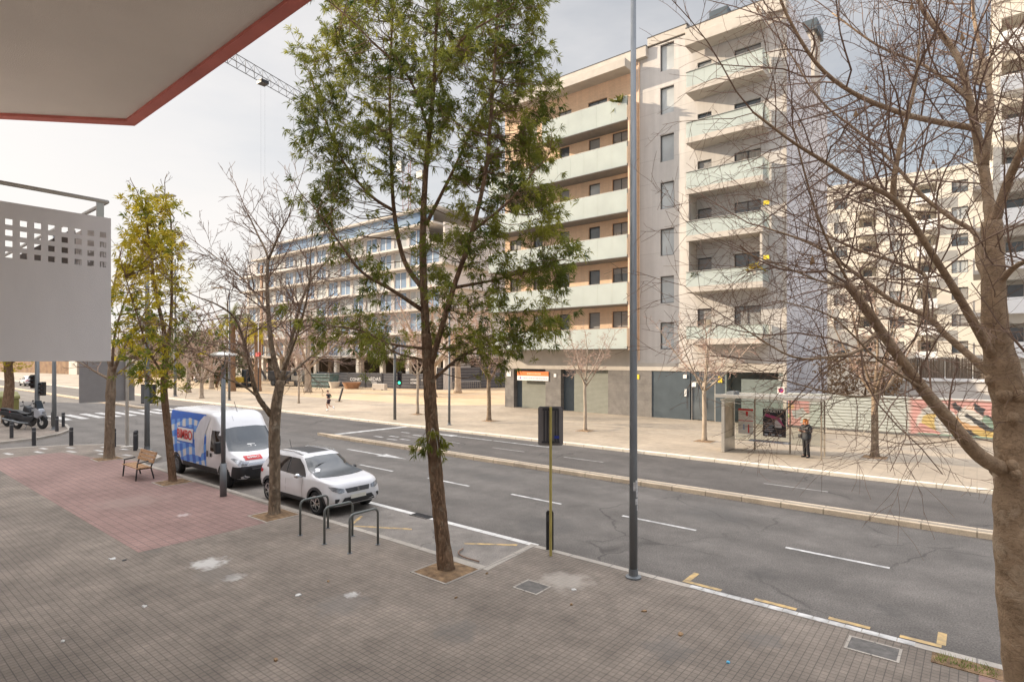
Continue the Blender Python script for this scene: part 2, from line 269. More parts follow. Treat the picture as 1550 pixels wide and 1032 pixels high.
def bark(name, c1, c2, c3, bands=0, zs=.5, sc=5, bstr=1.0):
    """bark: fissured two-tone ground, lichen patches, optional horizontal lenticel bands"""
    m = bpy.data.materials.new(name); m.use_nodes = True; T = m.node_tree; N = T.nodes; K = T.links.new; P = N['Principled BSDF']; P.inputs['Roughness'].default_value = .92; P.inputs['Specular IOR Level'].default_value = .25
    tcn = N.new('ShaderNodeTexCoord'); mp_ = N.new('ShaderNodeMapping'); mp_.inputs['Scale'].default_value = (1, 1, zs); K(tcn.outputs['Object'], mp_.inputs[0])
    n1 = N.new('ShaderNodeTexNoise'); n1.inputs['Scale'].default_value = sc*2; n1.inputs['Detail'].default_value = 9; n1.inputs['Roughness'].default_value = .68; K(mp_.outputs[0], n1.inputs['Vector'])
    r1 = N.new('ShaderNodeValToRGB'); r1.color_ramp.elements[0].position = .33; r1.color_ramp.elements[1].position = .66; r1.color_ramp.elements[0].color = (*c1, 1); r1.color_ramp.elements[1].color = (*c2, 1); K(n1.outputs['Fac'], r1.inputs['Fac'])
    n2 = N.new('ShaderNodeTexNoise'); n2.inputs['Scale'].default_value = sc*.7; n2.inputs['Detail'].default_value = 7; n2.inputs['Roughness'].default_value = .7; K(tcn.outputs['Object'], n2.inputs['Vector']); r2 = N.new('ShaderNodeValToRGB'); r2.color_ramp.elements[0].position = .54; r2.color_ramp.elements[1].position = .64; K(n2.outputs['Fac'], r2.inputs['Fac'])
    mx_ = N.new('ShaderNodeMix'); mx_.data_type = 'RGBA'; K(r2.outputs['Color'], mx_.inputs[0]); K(r1.outputs['Color'], mx_.inputs[6]); mx_.inputs[7].default_value = (*c3, 1); col = mx_.outputs[2]
    vo = N.new('ShaderNodeTexVoronoi'); vo.feature = 'DISTANCE_TO_EDGE'; vo.inputs['Scale'].default_value = sc*3.2; mw = N.new('ShaderNodeVectorMath'); mw.operation = 'MULTIPLY_ADD'; mw.inputs[1].default_value = (.25, .25, .25); K(n1.outputs['Color'], mw.inputs[0]); K(mp_.outputs[0], mw.inputs[2]); K(mw.outputs[0], vo.inputs['Vector'])
    mr = N.new('ShaderNodeMapRange'); mr.inputs['From Max'].default_value = .12; K(vo.outputs['Distance'], mr.inputs['Value'])
    h = N.new('ShaderNodeMath'); h.operation = 'MULTIPLY_ADD'; h.inputs[1].default_value = .1 if bands else .8; K(mr.outputs[0], h.inputs[0]); K(n1.outputs['Fac'], h.inputs[2]); hh = h.outputs[0]
    if bands:
        wv = N.new('ShaderNodeTexWave'); wv.wave_type = 'BANDS'; wv.bands_direction = 'Z'; wv.inputs['Scale'].default_value = bands; wv.inputs['Distortion'].default_value = 16; wv.inputs['Detail'].default_value = 4; wv.inputs['Detail Scale'].default_value = 2.5; K(tcn.outputs['Object'], wv.inputs['Vector']); mb2 = N.new('ShaderNodeMapRange'); mb2.inputs['From Min'].default_value = .0; mb2.inputs['From Max'].default_value = .35; mb2.inputs['To Min'].default_value = .8; K(wv.outputs['Fac'], mb2.inputs['Value']); v = N.new('ShaderNodeVectorMath'); v.operation = 'SCALE'; K(col, v.inputs[0]); K(mb2.outputs[0], v.inputs['Scale']); col = v.outputs[0]
        h2 = N.new('ShaderNodeMath'); h2.operation = 'MULTIPLY_ADD'; h2.inputs[1].default_value = .5; K(mb2.outputs[0], h2.inputs[0]); K(hh, h2.inputs[2]); hh = h2.outputs[0]
    bp = N.new('ShaderNodeBump'); bp.inputs['Strength'].default_value = bstr; bp.inputs['Distance'].default_value = .03; K(hh, bp.inputs['Height']); K(bp.outputs['Normal'], P.inputs['Normal']); K(col, P.inputs['Base Color']); return m
M['white_paint'] = mat('worn_white_paint', (.28, .27, .255), .75, col2=(.62, .6, .57), scale=4.5)
M['faint_paint'] = mat('nearly_worn_off_paint', (.2, .185, .165), .8, col2=(.4, .375, .34), scale=5)
M['yellow_paint'] = mat('worn_yellow_paint', (.22, .18, .12), .75, col2=(.62, .41, .16), scale=6)
M['metal'] = mat('galvanised_grey_metal', (.175, .185, .193), .5, .4, var=.15, scale=5, stretch=(1, 1, .3))
M['dark_metal'] = mat('dark_grey_paint', (.055, .055, .06), .5, .3, var=.2)
M['black'] = mat('black_plastic', (.018, .018, .02), .5, var=.3)
M['rubber'] = mat('tyre_rubber', (.02, .02, .021), .85, var=.3)
M['chrome'] = mat('bright_metal', (.6, .61, .62), .25, .9, var=.05)
M['steel'] = mat('brushed_steel', (.5, .48, .44), .35, .7, var=.1)
M['wood'] = mat('varnished_wood', (.3, .15, .06), .5, col2=(.42, .24, .11), scale=4, stretch=(1, 8, 8))
M['bark'] = bark('grey_brown_bark', (.21, .15, .1), (.4, .3, .21), (.42, .345, .26), zs=.3, sc=5)
M['bark2'] = bark('smooth_tan_bark', (.27, .19, .12), (.46, .33, .215), (.48, .37, .26), bands=5, zs=1.0, sc=3.5, bstr=.8)
M['bark3'] = mat('pale_bark', (.27, .215, .16), .9, col2=(.42, .35, .28), scale=3, bump=.5, bscale=12, stretch=(1, 1, .6))  # paler bark tone for far pavement and plane trees
M['darkbark'] = bark('reddish_brown_bark', (.16, .095, .055), (.37, .235, .145), (.36, .27, .18), zs=.25, sc=7)
M['twig'] = mat('brown_twig', (.16, .1, .072), .9, col2=(.26, .175, .125), scale=2)
M['twig2'] = mat('pinkish_twig', (.33, .22, .175), .9, col2=(.45, .32, .25), scale=2)
M['leaf'] = mat('acacia_leaf', (.055, .092, .022), .55, col2=(.34, .33, .055), scale=1.2, trans=.45, spec=.12, detail=3)
M['yleaf'] = mat('yellow_green_leaf', (.2, .22, .025), .6, col2=(.7, .52, .05), scale=.8, trans=.45, spec=.12, detail=3)
M['gleaf'] = mat('shrub_leaf', (.05, .075, .025), .7, col2=(.11, .13, .04), scale=.4, trans=.2, detail=3)
M['brown_leaf'] = mat('dry_brown_leaf', (.22, .13, .06), .8, col2=(.34, .22, .12), scale=1.2)
M['glassf'] = mat('frosted_green_glass', (.68, .735, .705), .08, var=.05, trans=.45, scale=.8)
M['pane'] = mat('window_pane', (.09, .105, .115), .06, var=.35, scale=.6, spec=.8)
M['pane_w'] = mat('curtain_behind_pane', (.2, .17, .13), .1, col2=(.36, .32, .26), scale=1.5, spec=.8, stretch=(6, 1, .3))
M['pane_l'] = mat('blind_behind_pane', (.4, .42, .42), .12, var=.2, scale=.5, spec=.8)
M['shut'] = mat('grey_roller_blind', (.27, .265, .26), .5, var=.12, scale=2, stretch=(1, 1, 12))
M['frame'] = mat('anthracite_frame', (.06, .062, .066), .5, var=.1)
M['lightwall'] = mat('pale_grey_render', (.57, .535, .5), .85, var=.04, scale=.7)
M['tan'] = tiles('tan_brick', (.76, .54, .375), (.71, .5, .345), (.6, .45, .33), .5, .11, .008, offs=.5, blot=.07, bump=.2, axes='xz', streak=.05)
M['panels'] = tiles('pale_facade_panels', (.52, .495, .47), (.5, .475, .45), (.35, .33, .31), 60, 1.72, .012, blot=.05, bump=.2, axes='xz', fine=.03, streak=.07)
M['panels2'] = tiles('grey_end_wall_panels', (.6, .59, .62), (.58, .57, .6), (.4, .39, .41), 60, 1.72, .012, blot=.05, bump=.2, axes='yz', fine=.03, streak=.06)
M['concrete'] = mat('concrete', (.48, .44, .39), .85, var=.08, scale=1.5, bump=.1)
M['stone'] = tiles('grey_stone_cladding', (.2, .185, .17), (.172, .16, .15), (.12, .11, .105), 1.2, .6, .006, offs=.5, blot=.2, bscale=1.5, bump=.2, axes='xz')
M['darkpan'] = mat('blue_grey_metal_door', (.075, .095, .11), .45, .2, var=.15, scale=1)
M['rolling'] = tiles('roller_shutter', (.27, .275, .235), (.26, .265, .225), (.14, .14, .12), 30, .1, .012, blot=.1, bump=.6, axes='xz', fine=.03)
M['white'] = mat('white_paint', (.78, .77, .76), .4, var=.03)
M['offwhite'] = mat('white_render', (.86, .82, .805), .8, var=.05, scale=2.2, bump=.2, bscale=140, stretch=(1.6, 1.6, .35))
M['soffit'] = mat('painted_soffit', (.88, .8, .715), .9, var=.05, scale=.9, bump=.25, bscale=110)
M['redpaint'] = mat('red_painted_edge', (.68, .2, .16), .6, var=.1, scale=3)
M['cream'] = mat('cream_render', (.62, .58, .51), .85, var=.05, scale=.4)
M['brickred'] = tiles('orange_brick', (.42, .19, .11), (.36, .16, .095), (.34, .24, .18), .28, .09, .01, offs=.5, axes='xz', blot=.1)
M['blue'] = mat('blue_glazing', (.12, .2, .33), .1, col2=(.3, .38, .48), scale=.35, spec=.8)
M['greenlamp'] = mat('green_signal_lens', (.05, .6, .3), .3, em=2)
M['lens'] = mat('dark_lens', (.03, .012, .012), .2)
M['skin'] = mat('skin', (.55, .33, .24), .6, var=.05)
# ------------------------------------------------------------------ the setting
def sheet(name, poly, z, m, holes=None):
    b = MB(); b.add([(x, y, z) for x, y in poly], [tuple(range(len(poly)))]); return struct(b.build(name, m))
b = MB(); b.add([(-900, -700, -.4), (700, -700, -.4), (700, 1000, -.4), (-900, 1000, -.4)], [(0, 1, 2, 3)]); struct(b.build('ground', M['sand']))
b = MB(); b.add([(-500, 10.8, -.12), (140, 10.8, -.12), (140, 18.3, -.12), (-500, 18.3, -.12)], [(0, 1, 2, 3)])
b.add([(-60, -40, -.12), (-25, -40, -.12), (-25, 10.8, -.12), (-60, 10.8, -.12)], [(0, 1, 2, 3)]); struct(b.build('road', M['asph']))
sheet('far_road', [(-500, 18.3), (140, 18.3), (140, 24.7), (-500, 24.7)], -.12, M['asph2'])
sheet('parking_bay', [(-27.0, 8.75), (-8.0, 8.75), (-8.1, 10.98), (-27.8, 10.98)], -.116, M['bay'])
OUT = [(60, -14), (60, 10.62), (-8.0, 10.62), (-7.85, 8.85), (-26.9, 8.65), (-28.2, 9.75), (-30.8, 10.15), (-32.6, 9.95), (-34.2, 9.45), (-35.4, 8.3), (-36.2, 6.6), (-36.8, 4.5), (-37.2, -14)]
b = MB(); b.prism(OUT, -.38, 0); struct(b.build('sidewalk', M['pave'], fix=True))
ISL = [(-60, 10.5), (-60, -14), (-39.3, -14), (-39.6, 6.0), (-40.1, 7.8), (-41.3, 9.0), (-43.2, 10.05), (-46.5, 10.7), (-60, 10.75)]
ISL = [(-120, -14), (-39.3, -14), (-39.6, 6.0), (-40.1, 7.8), (-41.3, 9.0), (-43.2, 10.05), (-46.5, 10.6), (-120, 10.6)]
b = MB(); b.prism(ISL, -.38, .001); struct(b.build('corner_sidewalk', M['pave'], fix=True))
def strip(b, poly, w, z0, z1):
    P = [np.array(p, float) for p in poly]; n = len(P); O = []
    for i in range(n):
        d1 = unit(P[i]-P[i-1]) if i else unit(P[1]-P[0]); d2 = unit(P[i+1]-P[i]) if i < n-1 else d1
        nn = unit(np.array((-d1[1]-d2[1], d1[0]+d2[0]))); k = w/max(.3, nn@np.array((-d1[1], d1[0]))); O.append(P[i]+nn*k)
    for i in range(n-1):
        a, c, o1, o2 = P[i], P[i+1], O[i], O[i+1]
        b.add([(*a, z1), (*c, z1), (*o2, z1), (*o1, z1), (*o1, z0), (*o2, z0), (*a, z0), (*c, z0)], [(0, 1, 2, 3), (3, 2, 5, 4), (0, 6, 7, 1)] + ([(0, 3, 4, 6)] if i == 0 else []) + ([(1, 7, 5, 2)] if i == n-2 else []))
b = MB(); strip(b, OUT[1:][::-1], .16, -.3, .006); strip(b, ISL[1:][::-1], .16, -.3, .006); struct(b.build('kerb', M['kerb'], fix=True))
b = MB(); b.box(-29.5, -26.95, 0, 0, 0, 0) if False else None
# painted kerb blocks by the loading bay
b = MB()
for k in range(15):
    x = -4.28+k*.237; b.box(x, x+.222, 10.625, 10.775, .007, .012)
struct(b.build('painted_kerb_blocks', M['white_paint']))
b = MB(); b.box(-31.0, -29.4, 18.25, 18.9, -.3, -.05)
b = MB()
b.prism([(-29.9, 18.75), (-27.9, 18.52), (140, 18.45), (140, 18.95), (-27.9, 18.95)], -.3, .03); b.box(-500, -57, 18.45, 18.95, -.3, .03)
struct(b.build('median', M['medkerb'], bevel=.025, fix=True))
b = MB(); b.box(-27.4, 140, 18.6, 18.8, .031, .036); b.box(-500, -57.2, 18.6, 18.8, .031, .036); struct(b.build('median_infill', M['farpave']))
sheet('plaza', [(-500, 24.95), (140, 24.95), (140, 150), (-500, 150)], 0, M['farpave'])
b = MB(); b.box(-500, 140, 24.68, 24.95, -.3, .005); struct(b.build('far_kerb', tiles('pale_kerb_stone', (.66, .6, .5), (.62, .56, .47), (.36, .31, .25), 1.1, 9, .02, blot=.12)))
sheet('sand_area', [(-140, 33.5), (-52, 35.5), (-38, 36.5), (-34, 41), (-34, 120), (-140, 120)], .005, M['sand'])
sheet('red_paving', [(-33, 4.7), (-14.7, 4.7), (-14.7, 8.62), (-26.8, 8.62), (-27.6, 8.9), (-29.6, 8.0), (-33, 7.4)], .004, M['red'])
sheet('red_paving', [(.02, 8.9), (9, 8.9), (9, 10.6), (.02, 10.6)], .004, M['red'])
def pit(x, y, w=.95, name='tree_pit'):
    b = MB(); q = np.random.default_rng(int(abs(x*97))); g = 10; b.add([(x-w/2+w*i/g, y-w/2+w*j/g, (.01 if i in (0, g) or j in (0, g) else .012+.045*math.exp(-((i/g-.5)**2+(j/g-.5)**2)*9)+q.uniform(0, .022))) for j in range(g+1) for i in range(g+1)], [(j*(g+1)+i, j*(g+1)+i+1, (j+1)*(g+1)+i+1, (j+1)*(g+1)+i) for j in range(g) for i in range(g)])
    for (x0, x1, y0, y1) in ((x-w/2-.05, x+w/2+.05, y-w/2-.05, y-w/2), (x-w/2-.05, x+w/2+.05, y+w/2, y+w/2+.05), (x-w/2-.05, x-w/2, y-w/2, y+w/2), (x+w/2, x+w/2+.05, y-w/2, y+w/2)): b.box(x0, x1, y0, y1, -.1, .014, 1)
    return struct(b.build(name, [M['soil'], M['kerb']]))
PITS = [(-8.5, 8.3), (-15.2, 8.2), (-22.0, 8.12), (-29.3, 8.2), (.45, 8.2), (-18.25, 29.4), (-11.1, 29.65), (-26.2, 29.8), (-3.5, 29.65), (-33.6, 29.7)]
for p in PITS: pit(*p)
# markings
b = MB()
for x0, x1 in ((-24, -22), (-19.71, -17.56), (-15.6, -13.5), (-11.66, -9.7), (-7.67, -5.56), (-3.45, -1.42), (.7, 2.75), (4.8, 6.9)): b.add([(x0, 14.25, -.116), (x1, 14.22, -.116), (x1, 14.33, -.116), (x0, 14.36, -.116)], [(0, 1, 2, 3)])
def arrow(b, x, y, Ln, sgn):
    b.add([(x, y-.07, -.116), (x+sgn*Ln*.6, y-.07, -.116), (x+sgn*Ln*.6, y+.07, -.116), (x, y+.07, -.116)], [(0, 1, 2, 3) if sgn > 0 else (3, 2, 1, 0)])
    b.add([(x+sgn*Ln*.6, y-.28, -.116), (x+sgn*Ln, y, -.116), (x+sgn*Ln*.6, y+.28, -.116)], [(0, 1, 2) if sgn > 0 else (2, 1, 0)])
arrow(b, -23.5, 16.35, 4.3, 1); arrow(b, -20.0, 22.9, 4.6, -1)
b.add([(-19.9, 22.85, -.116), (-16.2, 22.85, -.116), (-16.2, 22.97, -.116), (-19.9, 22.97, -.116)], [(0, 1, 2, 3)])
b.add([(-28.75, 19.1, -.116), (-28.3, 19.1, -.116), (-28.0, 24.5, -.116), (-28.45, 24.5, -.116)], [(0, 1, 2, 3)])
for k in range(13):
    y = 11.3+k*1.0; b.add([(-54.4, y, -.116), (-49.6, y, -.116), (-49.6, y+.5, -.116), (-54.4, y+.5, -.116)], [(0, 1, 2, 3)])
for k, (x, y) in enumerate(((-24.8, 19.7), (-24.2, 20.1), (-25.6, 20.5), (-24.9, 21.6), (-26.2, 19.9), (-26.4, 22))): b.add([(x, y, -.116), (x+.7, y+.05, -.116), (x+.75, y+.2, -.116), (x+.05, y+.16, -.116)], [(0, 1, 2, 3)])
b.v = [(x*1.0265, y*1.0265, z) for x, y, z in b.v]
struct(b.build('road_marking', M['white_paint']))
b = MB()
for x0, x1 in ((-25.2, -23.3), (-22.6, -20.6), (-18.4, -16.4), (-14.2, -12.2), (-5.8, -3.8)): b.add([(x0, 21.05, -.116), (x1, 21.05, -.116), (x1, 21.15, -.116), (x0, 21.15, -.116)], [(0, 1, 2, 3)])
b.v = [(x*1.0265, y*1.0265, z) for x, y, z in b.v]
struct(b.build('faded_road_marking', M['faint_paint']))
b = MB(); b.add([(-28.0, 10.95, -.11), (-12.65, 10.95, -.11), (-12.65, 11.13, -.11), (-28.0, 11.13, -.11)], [(0, 1, 2, 3)]); b.add([(-11.9, 10.95, -.11), (-8.2, 10.95, -.11), (-8.2, 11.13, -.11), (-11.9, 11.13, -.11)], [(0, 1, 2, 3)]); struct(b.build('white_gutter', tiles('white_gutter_stone', (.66, .64, .6), (.6, .58, .55), (.36, .34, .32), .5, 9, .012, blot=.12)))
b = MB()
def yl(x0, x1, y0, y1, z=-.115): b.add([(x0, y0, z), (x1, y0, z), (x1, y1, z), (x0, y1, z)], [(0, 1, 2, 3)])
for x0, x1 in ((-4.5, -3.75), (-3.15, -2.45), (-1.95, -1.35), (-.95, -.42)): yl(x0*1.027, x1*1.027, 11.13, 11.24)
yl(-4.62, -4.5, 11.25, 11.75); yl(-.5, -.38, 11.25, 11.75)
b.add([(-13.139, 9.187, -0.112), (-13.037, 9.136, -0.112), (-11.497, 9.978, -0.112), (-11.599, 10.06, -0.112)], [(0, 1, 2, 3)]); b.add([(-13.139, 9.187, -0.112), (-13.037, 9.187, -0.112), (-13.55, 9.957, -0.112), (-13.652, 9.937, -0.112)], [(0, 1, 2, 3)])
b.add([(-9.649, 10.008, -0.112), (-8.571, 10.727, -0.112), (-8.623, 10.83, -0.112), (-9.7, 10.09, -0.112)], [(0, 1, 2, 3)])
struct(b.build('yellow_marking', M['yellow_paint']))
b = MB()
for x, y, w in ((-32.5, 8.5, .7), (-31.2, 8.3, .7), (-33.2, 7.6, .7), (-34.2, 6.6, .8), (-30.0, 8.9, .6), (-34.7, 5.6, .8), (-33.4, 9.0, .6), (-32.0, 9.4, .6), (-34.6, 7.9, .6), (-35.3, 7.0, .6)):
    b.add([(x, y, .009), (x+w, y+.12, .009), (x+w, y+.3, .009), (x, y+.18, .009)], [(0, 1, 2, 3)])
struct(b.build('pavement_marking', M['white_paint']))
def cover(x, y, w, h, label, m, rz=0):
    t = thing('manhole_cover', label, 'manhole cover', (x, y, 0), rz)
    b = MB(); b.box(-w/2, w/2, -h/2, h/2, -.02, .008); b.build('lid', m, t)
    b = MB()
    for (x0, x1, y0, y1) in ((-w/2-.04, w/2+.04, -h/2-.04, -h/2-.002), (-w/2-.04, w/2+.04, h/2+.002, h/2+.04), (-w/2-.04, -w/2-.002, -h/2-.002, h/2+.002), (w/2+.002, w/2+.04, -h/2-.002, h/2+.002)): b.box(x0, x1, y0, y1, -.02, .011)
    b.build('frame', M['kerb'], t)
M['cover'] = mat('cast_iron_cover', (.12, .11, .1), .7, .2, var=.3, scale=8, bump=.4)
cover(-6.62, 8.75, .5, .42, 'small square iron cover in the grey paving between the leaning tree and tall lamp post', M['cover'])
cover(-1.22, 10.15, .62, .42, 'rectangular iron cover in the paving beside the white kerb blocks', M['cover'])
t = thing('drain_grate', 'dark drain grate in the gutter behind the leafy tree trunk', 'drain grate', (-12.3, 11.04, -.112)); b = MB()
for k in range(9): b.box(-.33+k*.08, -.29+k*.08, -.13, .13, -.02, .012)
b.build('bars', M['black'], t); b = MB(); b.box(-.36, .36, -.16, -.13, -.02, .014); b.box(-.36, .36, .13, .16, -.02, .014); b.build('frame', M['cover'], t)

# ------------------------------------------------------------------ the building the photo is taken from
t = NEAR = thing('apartment_building', 'apartment building of white balconies and red edged overhang, filling the upper left', 'building', (-8, -1.5, 0))
b = MB(); b.box(-28.5, 68, -14, 0, 0, 17.2); b.build('wall', M['offwhite'], t)
pl = [(-.1, 4.05), (16, 4.05), (16, .002), (-3.9, .002)]
b = MB(); b.prism(pl, 7.3, 7.55); b.build('balcony_slab', M['soffit'], t, fix=True, bevel=.008)
b = MB()
c0, c1, c2 = np.array((-3.9, .002)), np.array((-.1, 4.05)), np.array((16, 4.05))
def lip(P, Q, R_, w):  # outline strip inside the edge
    pass
n1 = unit(np.array((c1-c0)[::-1])*np.array((1, -1))); w = .115
i1 = c1+np.array((0, -w)); 
d01 = unit(c1-c0); k = w/abs(d01[0]*n1[1]*0+1)
inn0 = c0+np.array((d01[1], -d01[0]))*w*.55; inn1 = np.array((c1[0]+.075, c1[1]-w)); inn2 = c2+np.array((0, -w))
for a, c, o2, o1 in ((c0, c1, inn1, inn0), (c1, c2, inn2, inn1)): b.prism([tuple(a), tuple(c), tuple(o2), tuple(o1)], 7.265, 7.298)
off = .004
b.prism([(c0[0]-off, c0[1]), (c1[0]-off, c1[1]+off), (c2[0], c2[1]+off), (c2[0], c2[1]), tuple(c1), tuple(c0)], 7.3, 7.56)
b.build('edge_trim', M['redpaint'], t, fix=True)
# neighbour balcony one bay to the left: perforated side panel, slab, front panel, handrail
b = MB()
X = .5; v0, v1 = .002, 3.63
holes = []
for r in range(4):
    for k in range(24):
        a = 3.585-k*.113; z = 5.785-r*.109; holes.append((a-.06, a, z-.062, z))
b.wall(v0, v1, 4.55, 5.95, X, -.03, holes, axis='x', back=True)
b.add([(X, v1, 4.36), (X, v1, 5.95), (X-.03, v1, 5.95), (X-.03, v1, 4.36)], [(0, 1, 2, 3)]); b.add([(X, v0, 5.95), (X, v1, 5.95), (X-.03, v1, 5.95), (X-.03, v0, 5.95)], [(0, 1, 2, 3)])
b.add([(X, v0, 4.36), (X, v1, 4.36), (X, v1, 4.55), (X, v0, 4.55)], [(0, 1, 2, 3)]); b.add([(X, v0, 4.36), (X-.03, v0, 4.36), (X-.03, v1, 4.36), (X, v1, 4.36)], [(0, 1, 2, 3)])
b.build('side_panel', M['offwhite'], t)
b = MB(); b.wall(-6, X-.035, 4.36, 5.95, v1, -.03, [(X-.035-.03-.113*k-.06, X-.035-.03-.113*k, 5.7-.109*r-.062, 5.7-.109*r) for k in range(18) for r in range(5)], back=True); b.build('front_panel', M['offwhite'], t)
b = MB(); b.box(-5.9, X-.1, v1-.34, v1-.3, 4.57, 5.78); b.build('dark_backing', mat('dark_brown_backing', (.05, .035, .027), .8), t)  # added panel, its dark colour makes the holes show a dim balcony interior
b = MB(); b.box(-6, X-.032, v0, v1-.035, 4.38, 4.56); b.build('balcony_slab', M['soffit'], t)
b = MB(); b.tube([(X-.02, v0, 6.15), (X-.02, v1-.03, 6.13), (-6, v1-.03, 6.13)], .022, 8); b.build('handrail', M['steel'], t)
for y in (3.5, 2.2, .9): b = MB(); b.box(X-.035, X-.02, y, y+.07, 5.9, 6.12); b.build('rail_bracket', M['steel'], t)
t = thing('apartment_building', 'apartment block beyond the side street, out past the left edge of the photo', 'building', (-80, -1.5, 0)); b = MB(); b.box(-30, 30, -13, 0, 0, 22); b.build('wall', M['offwhite'], t)
b = MB(); b.box(-30.3, 30.3, -13.3, .3, 22.001, 22.4); b.build('roof', M['concrete'], t)

# ------------------------------------------------------------------ apartment block across the street
V = 39.3
t = BLK = thing('apartment_building', 'seven storey block with glass balconies, tan left wing and pale grey right wing', 'building', (-21, V, 0))
def X_(u): return u+21
LW = [(5.0, 6.53), (8.3, 9.91), (11.75, 13.39), (15.05, 16.72), (18.43, 20.2), (21.77, 23.53)]       # left slabs' underside, glass top
RW = [(5.27, 6.5), (8.82, 10.2), (12.3, 13.64), (15.5, 17.0), (18.98, 20.38), (22.42, 23.82)]
wl, wr_, wt = [], [], []
for k in range(6):
    hd = (7.95, 11.3, 14.75, 18.15, 21.72, 24.7)[k]; sill = hd-1.28 if k < 5 else hd-2.1
    for (a, c) in ((-21.95, -20.5), (-24.07, -23.04), (-26.9, -25.9), (-29.6, -28.6), (-32.2, -30.9)): wl.append((X_(a), X_(c), sill if not (a == -21.95 and k < 5) else hd-1.25, hd))
    if k == 5: wl[-5:] = [(X_(-24.13), X_(-22.4), sill, hd), (X_(-27), X_(-25.7), sill, hd), (X_(-30.9), X_(-29.2), sill, hd)]
    hr = (7.8, 11.32, 14.75, 18.1, 21.4, 25.0)[k]
    wr_.append((X_(-15.2), X_(-14.22), hr-2.05, hr)); wr_.append((X_(-12.68), X_(-10.98), hr-2.05, hr+.03))
for k in range(7): zt = (6.95, 10.3, 13.75, 17.15, 20.6, 24.05, 27.2)[k]; wt.append((X_(-17.98), X_(-16.93), zt-1.95, zt))
b = MB(); b.wall(X_(-32.75), X_(-19.8), 4.0, 27.3, 0, .22, wl); b.box(X_(-32.75), X_(-19.8), .35, 13, 4.0, 27.3) if False else None
b.add([(X_(-32.75), 0, 4), (X_(-32.75), 0, 27.3), (X_(-32.75), 13, 27.3), (X_(-32.75), 13, 4)], [(0, 1, 2, 3)])
b.build('wall', M['tan'], t)
b = MB(); b.wall(X_(-19.8), X_(-9.44), 4.0, 27.3, -.003, .22, wr_+wt); b.build('wall', M['panels'], t)
b = MB(); b.wall(0.001, 7, 0, 27.5, X_(-9.44), -.2, [], axis='x'); b.wall(7, 12.9, 0, 24.6, X_(-9.44), -.2, [], axis='x')
b.add([(X_(-9.44), 7, 24.6), (X_(-9.44), 7, 27.5), (X_(-20), 7, 27.5), (X_(-20), 7, 24.6)], [(0, 1, 2, 3)]); b.add([(X_(-9.44), 12.9, 0), (X_(-9.44), 12.9, 24.6), (X_(-32), 12.9, 24.6), (X_(-32), 12.9, 0)], [(0, 1, 2, 3)])
b.build('end_wall', M['panels2'], t)
b = MB(); b.box(X_(-9.62), X_(-9.40), -.06, -.004, 0, 27.45); b.build('corner_strip', M['concrete'], t)
b = MB(); b.box(X_(-32.7), X_(-9.5), .3, 12.8, 24.2, 24.5); b.box(X_(-32.7), X_(-9.5), .3, 6.9, 27.1, 27.28); b.build('roof', M['concrete'], t)
b = MB(); b.box(X_(-33.0), X_(-18.95), -.35, .25, 26.62, 27.38); b.box(X_(-15.95), X_(-9.38), -.35, .25, 26.5, 27.5); b.box(X_(-18.95), X_(-15.95), -.1, .6, 26.9+.5, 27.98)
b.build('parapet', M['concrete'], t, bevel=.02)
b = MB(); b.box(X_(-33.02), X_(-18.94), -.37, .27, 27.385, 27.44); b.box(X_(-15.94), X_(-9.36), -.37, .27, 27.505, 27.56); b.box(X_(-18.97), X_(-15.93), -.12, .62, 27.985, 28.04); b.build('coping', M['frame'], t)
b = MB(); b.box(X_(-33.4), X_(-20.0), -1.6, -.352, 25.72, 26.35); b.build('canopy', M['concrete'], t, bevel=.02)
b = MB(); b.box(X_(-15.48), X_(-10.45), -1.6, -.352, 25.62, 26.3); b.build('canopy', M['concrete'], t, bevel=.02)
b = MB(); b.box(X_(-14.9), X_(-13.9), 2.0, 3.0, 27.3, 28.5); b.build('chimney', M['lightwall'], t); b = MB(); b.box(X_(-15.05), X_(-13.75), 1.85, 3.15, 28.501, 29.4); b.build('roof_vent', M['darkpan'], t)
b = MB(); b.box(X_(-11.2), X_(-9.6), 9, 11, 24.5, 29.3); b.build('chimney', M['concrete'], t); b = MB(); b.box(X_(-11.4), X_(-9.4), 8.8, 11.2, 29.301, 30.1); b.build('roof_vent', M['darkpan'], t)
b = MB(); b.box(X_(-32.75), X_(-9.44), -.02, .05, 3.42, 4.0-.002); b.build('lintel', M['concrete'], t, bevel=.01)
rng = random.Random(4)
def window(par, w, y, kind, mull=0):
    a0, a1, z0, z1 = w; f = .06
    b = MB(); yy = y
    for (x0, x1, q0, q1) in ((a0, a1, z1-f, z1), (a0, a1, z0, z0+f), (a0, a0+f, z0+f, z1-f), (a1-f, a1, z0+f, z1-f)): b.box(x0+.002, x1-.002, yy, yy+.07, q0+.002, q1-.002)
    if mull: b.box((a0+a1)/2-.03, (a0+a1)/2+.03, yy, yy+.07, z0+f, z1-f)
    o = b.build('window', M['frame'], par)
    b = MB(); sh = {'p': 0, 'h': rng.uniform(.2, .75), 'f': 1, 'l': 0}[kind]
    zs = z1-f-sh*(z1-z0-2*f)
    if sh < 1: b.add([(a0+f, yy+.05, z0+f), (a1-f, yy+.05, z0+f), (a1-f, yy+.05, zs), (a0+f, yy+.05, zs)], [(0, 1, 2, 3)]); b.build('pane', M['pane_l'] if kind == 'l' else M[rng.choice(('pane', 'pane', 'pane_w'))], o)
    if sh > 0: b = MB(); b.add([(a0+f, yy+.03, zs), (a1-f, yy+.03, zs), (a1-f, yy+.03, z1-f), (a0+f, yy+.03, z1-f)], [(0, 1, 2, 3)]); b.build('blind', M['shut'], o)
    return o
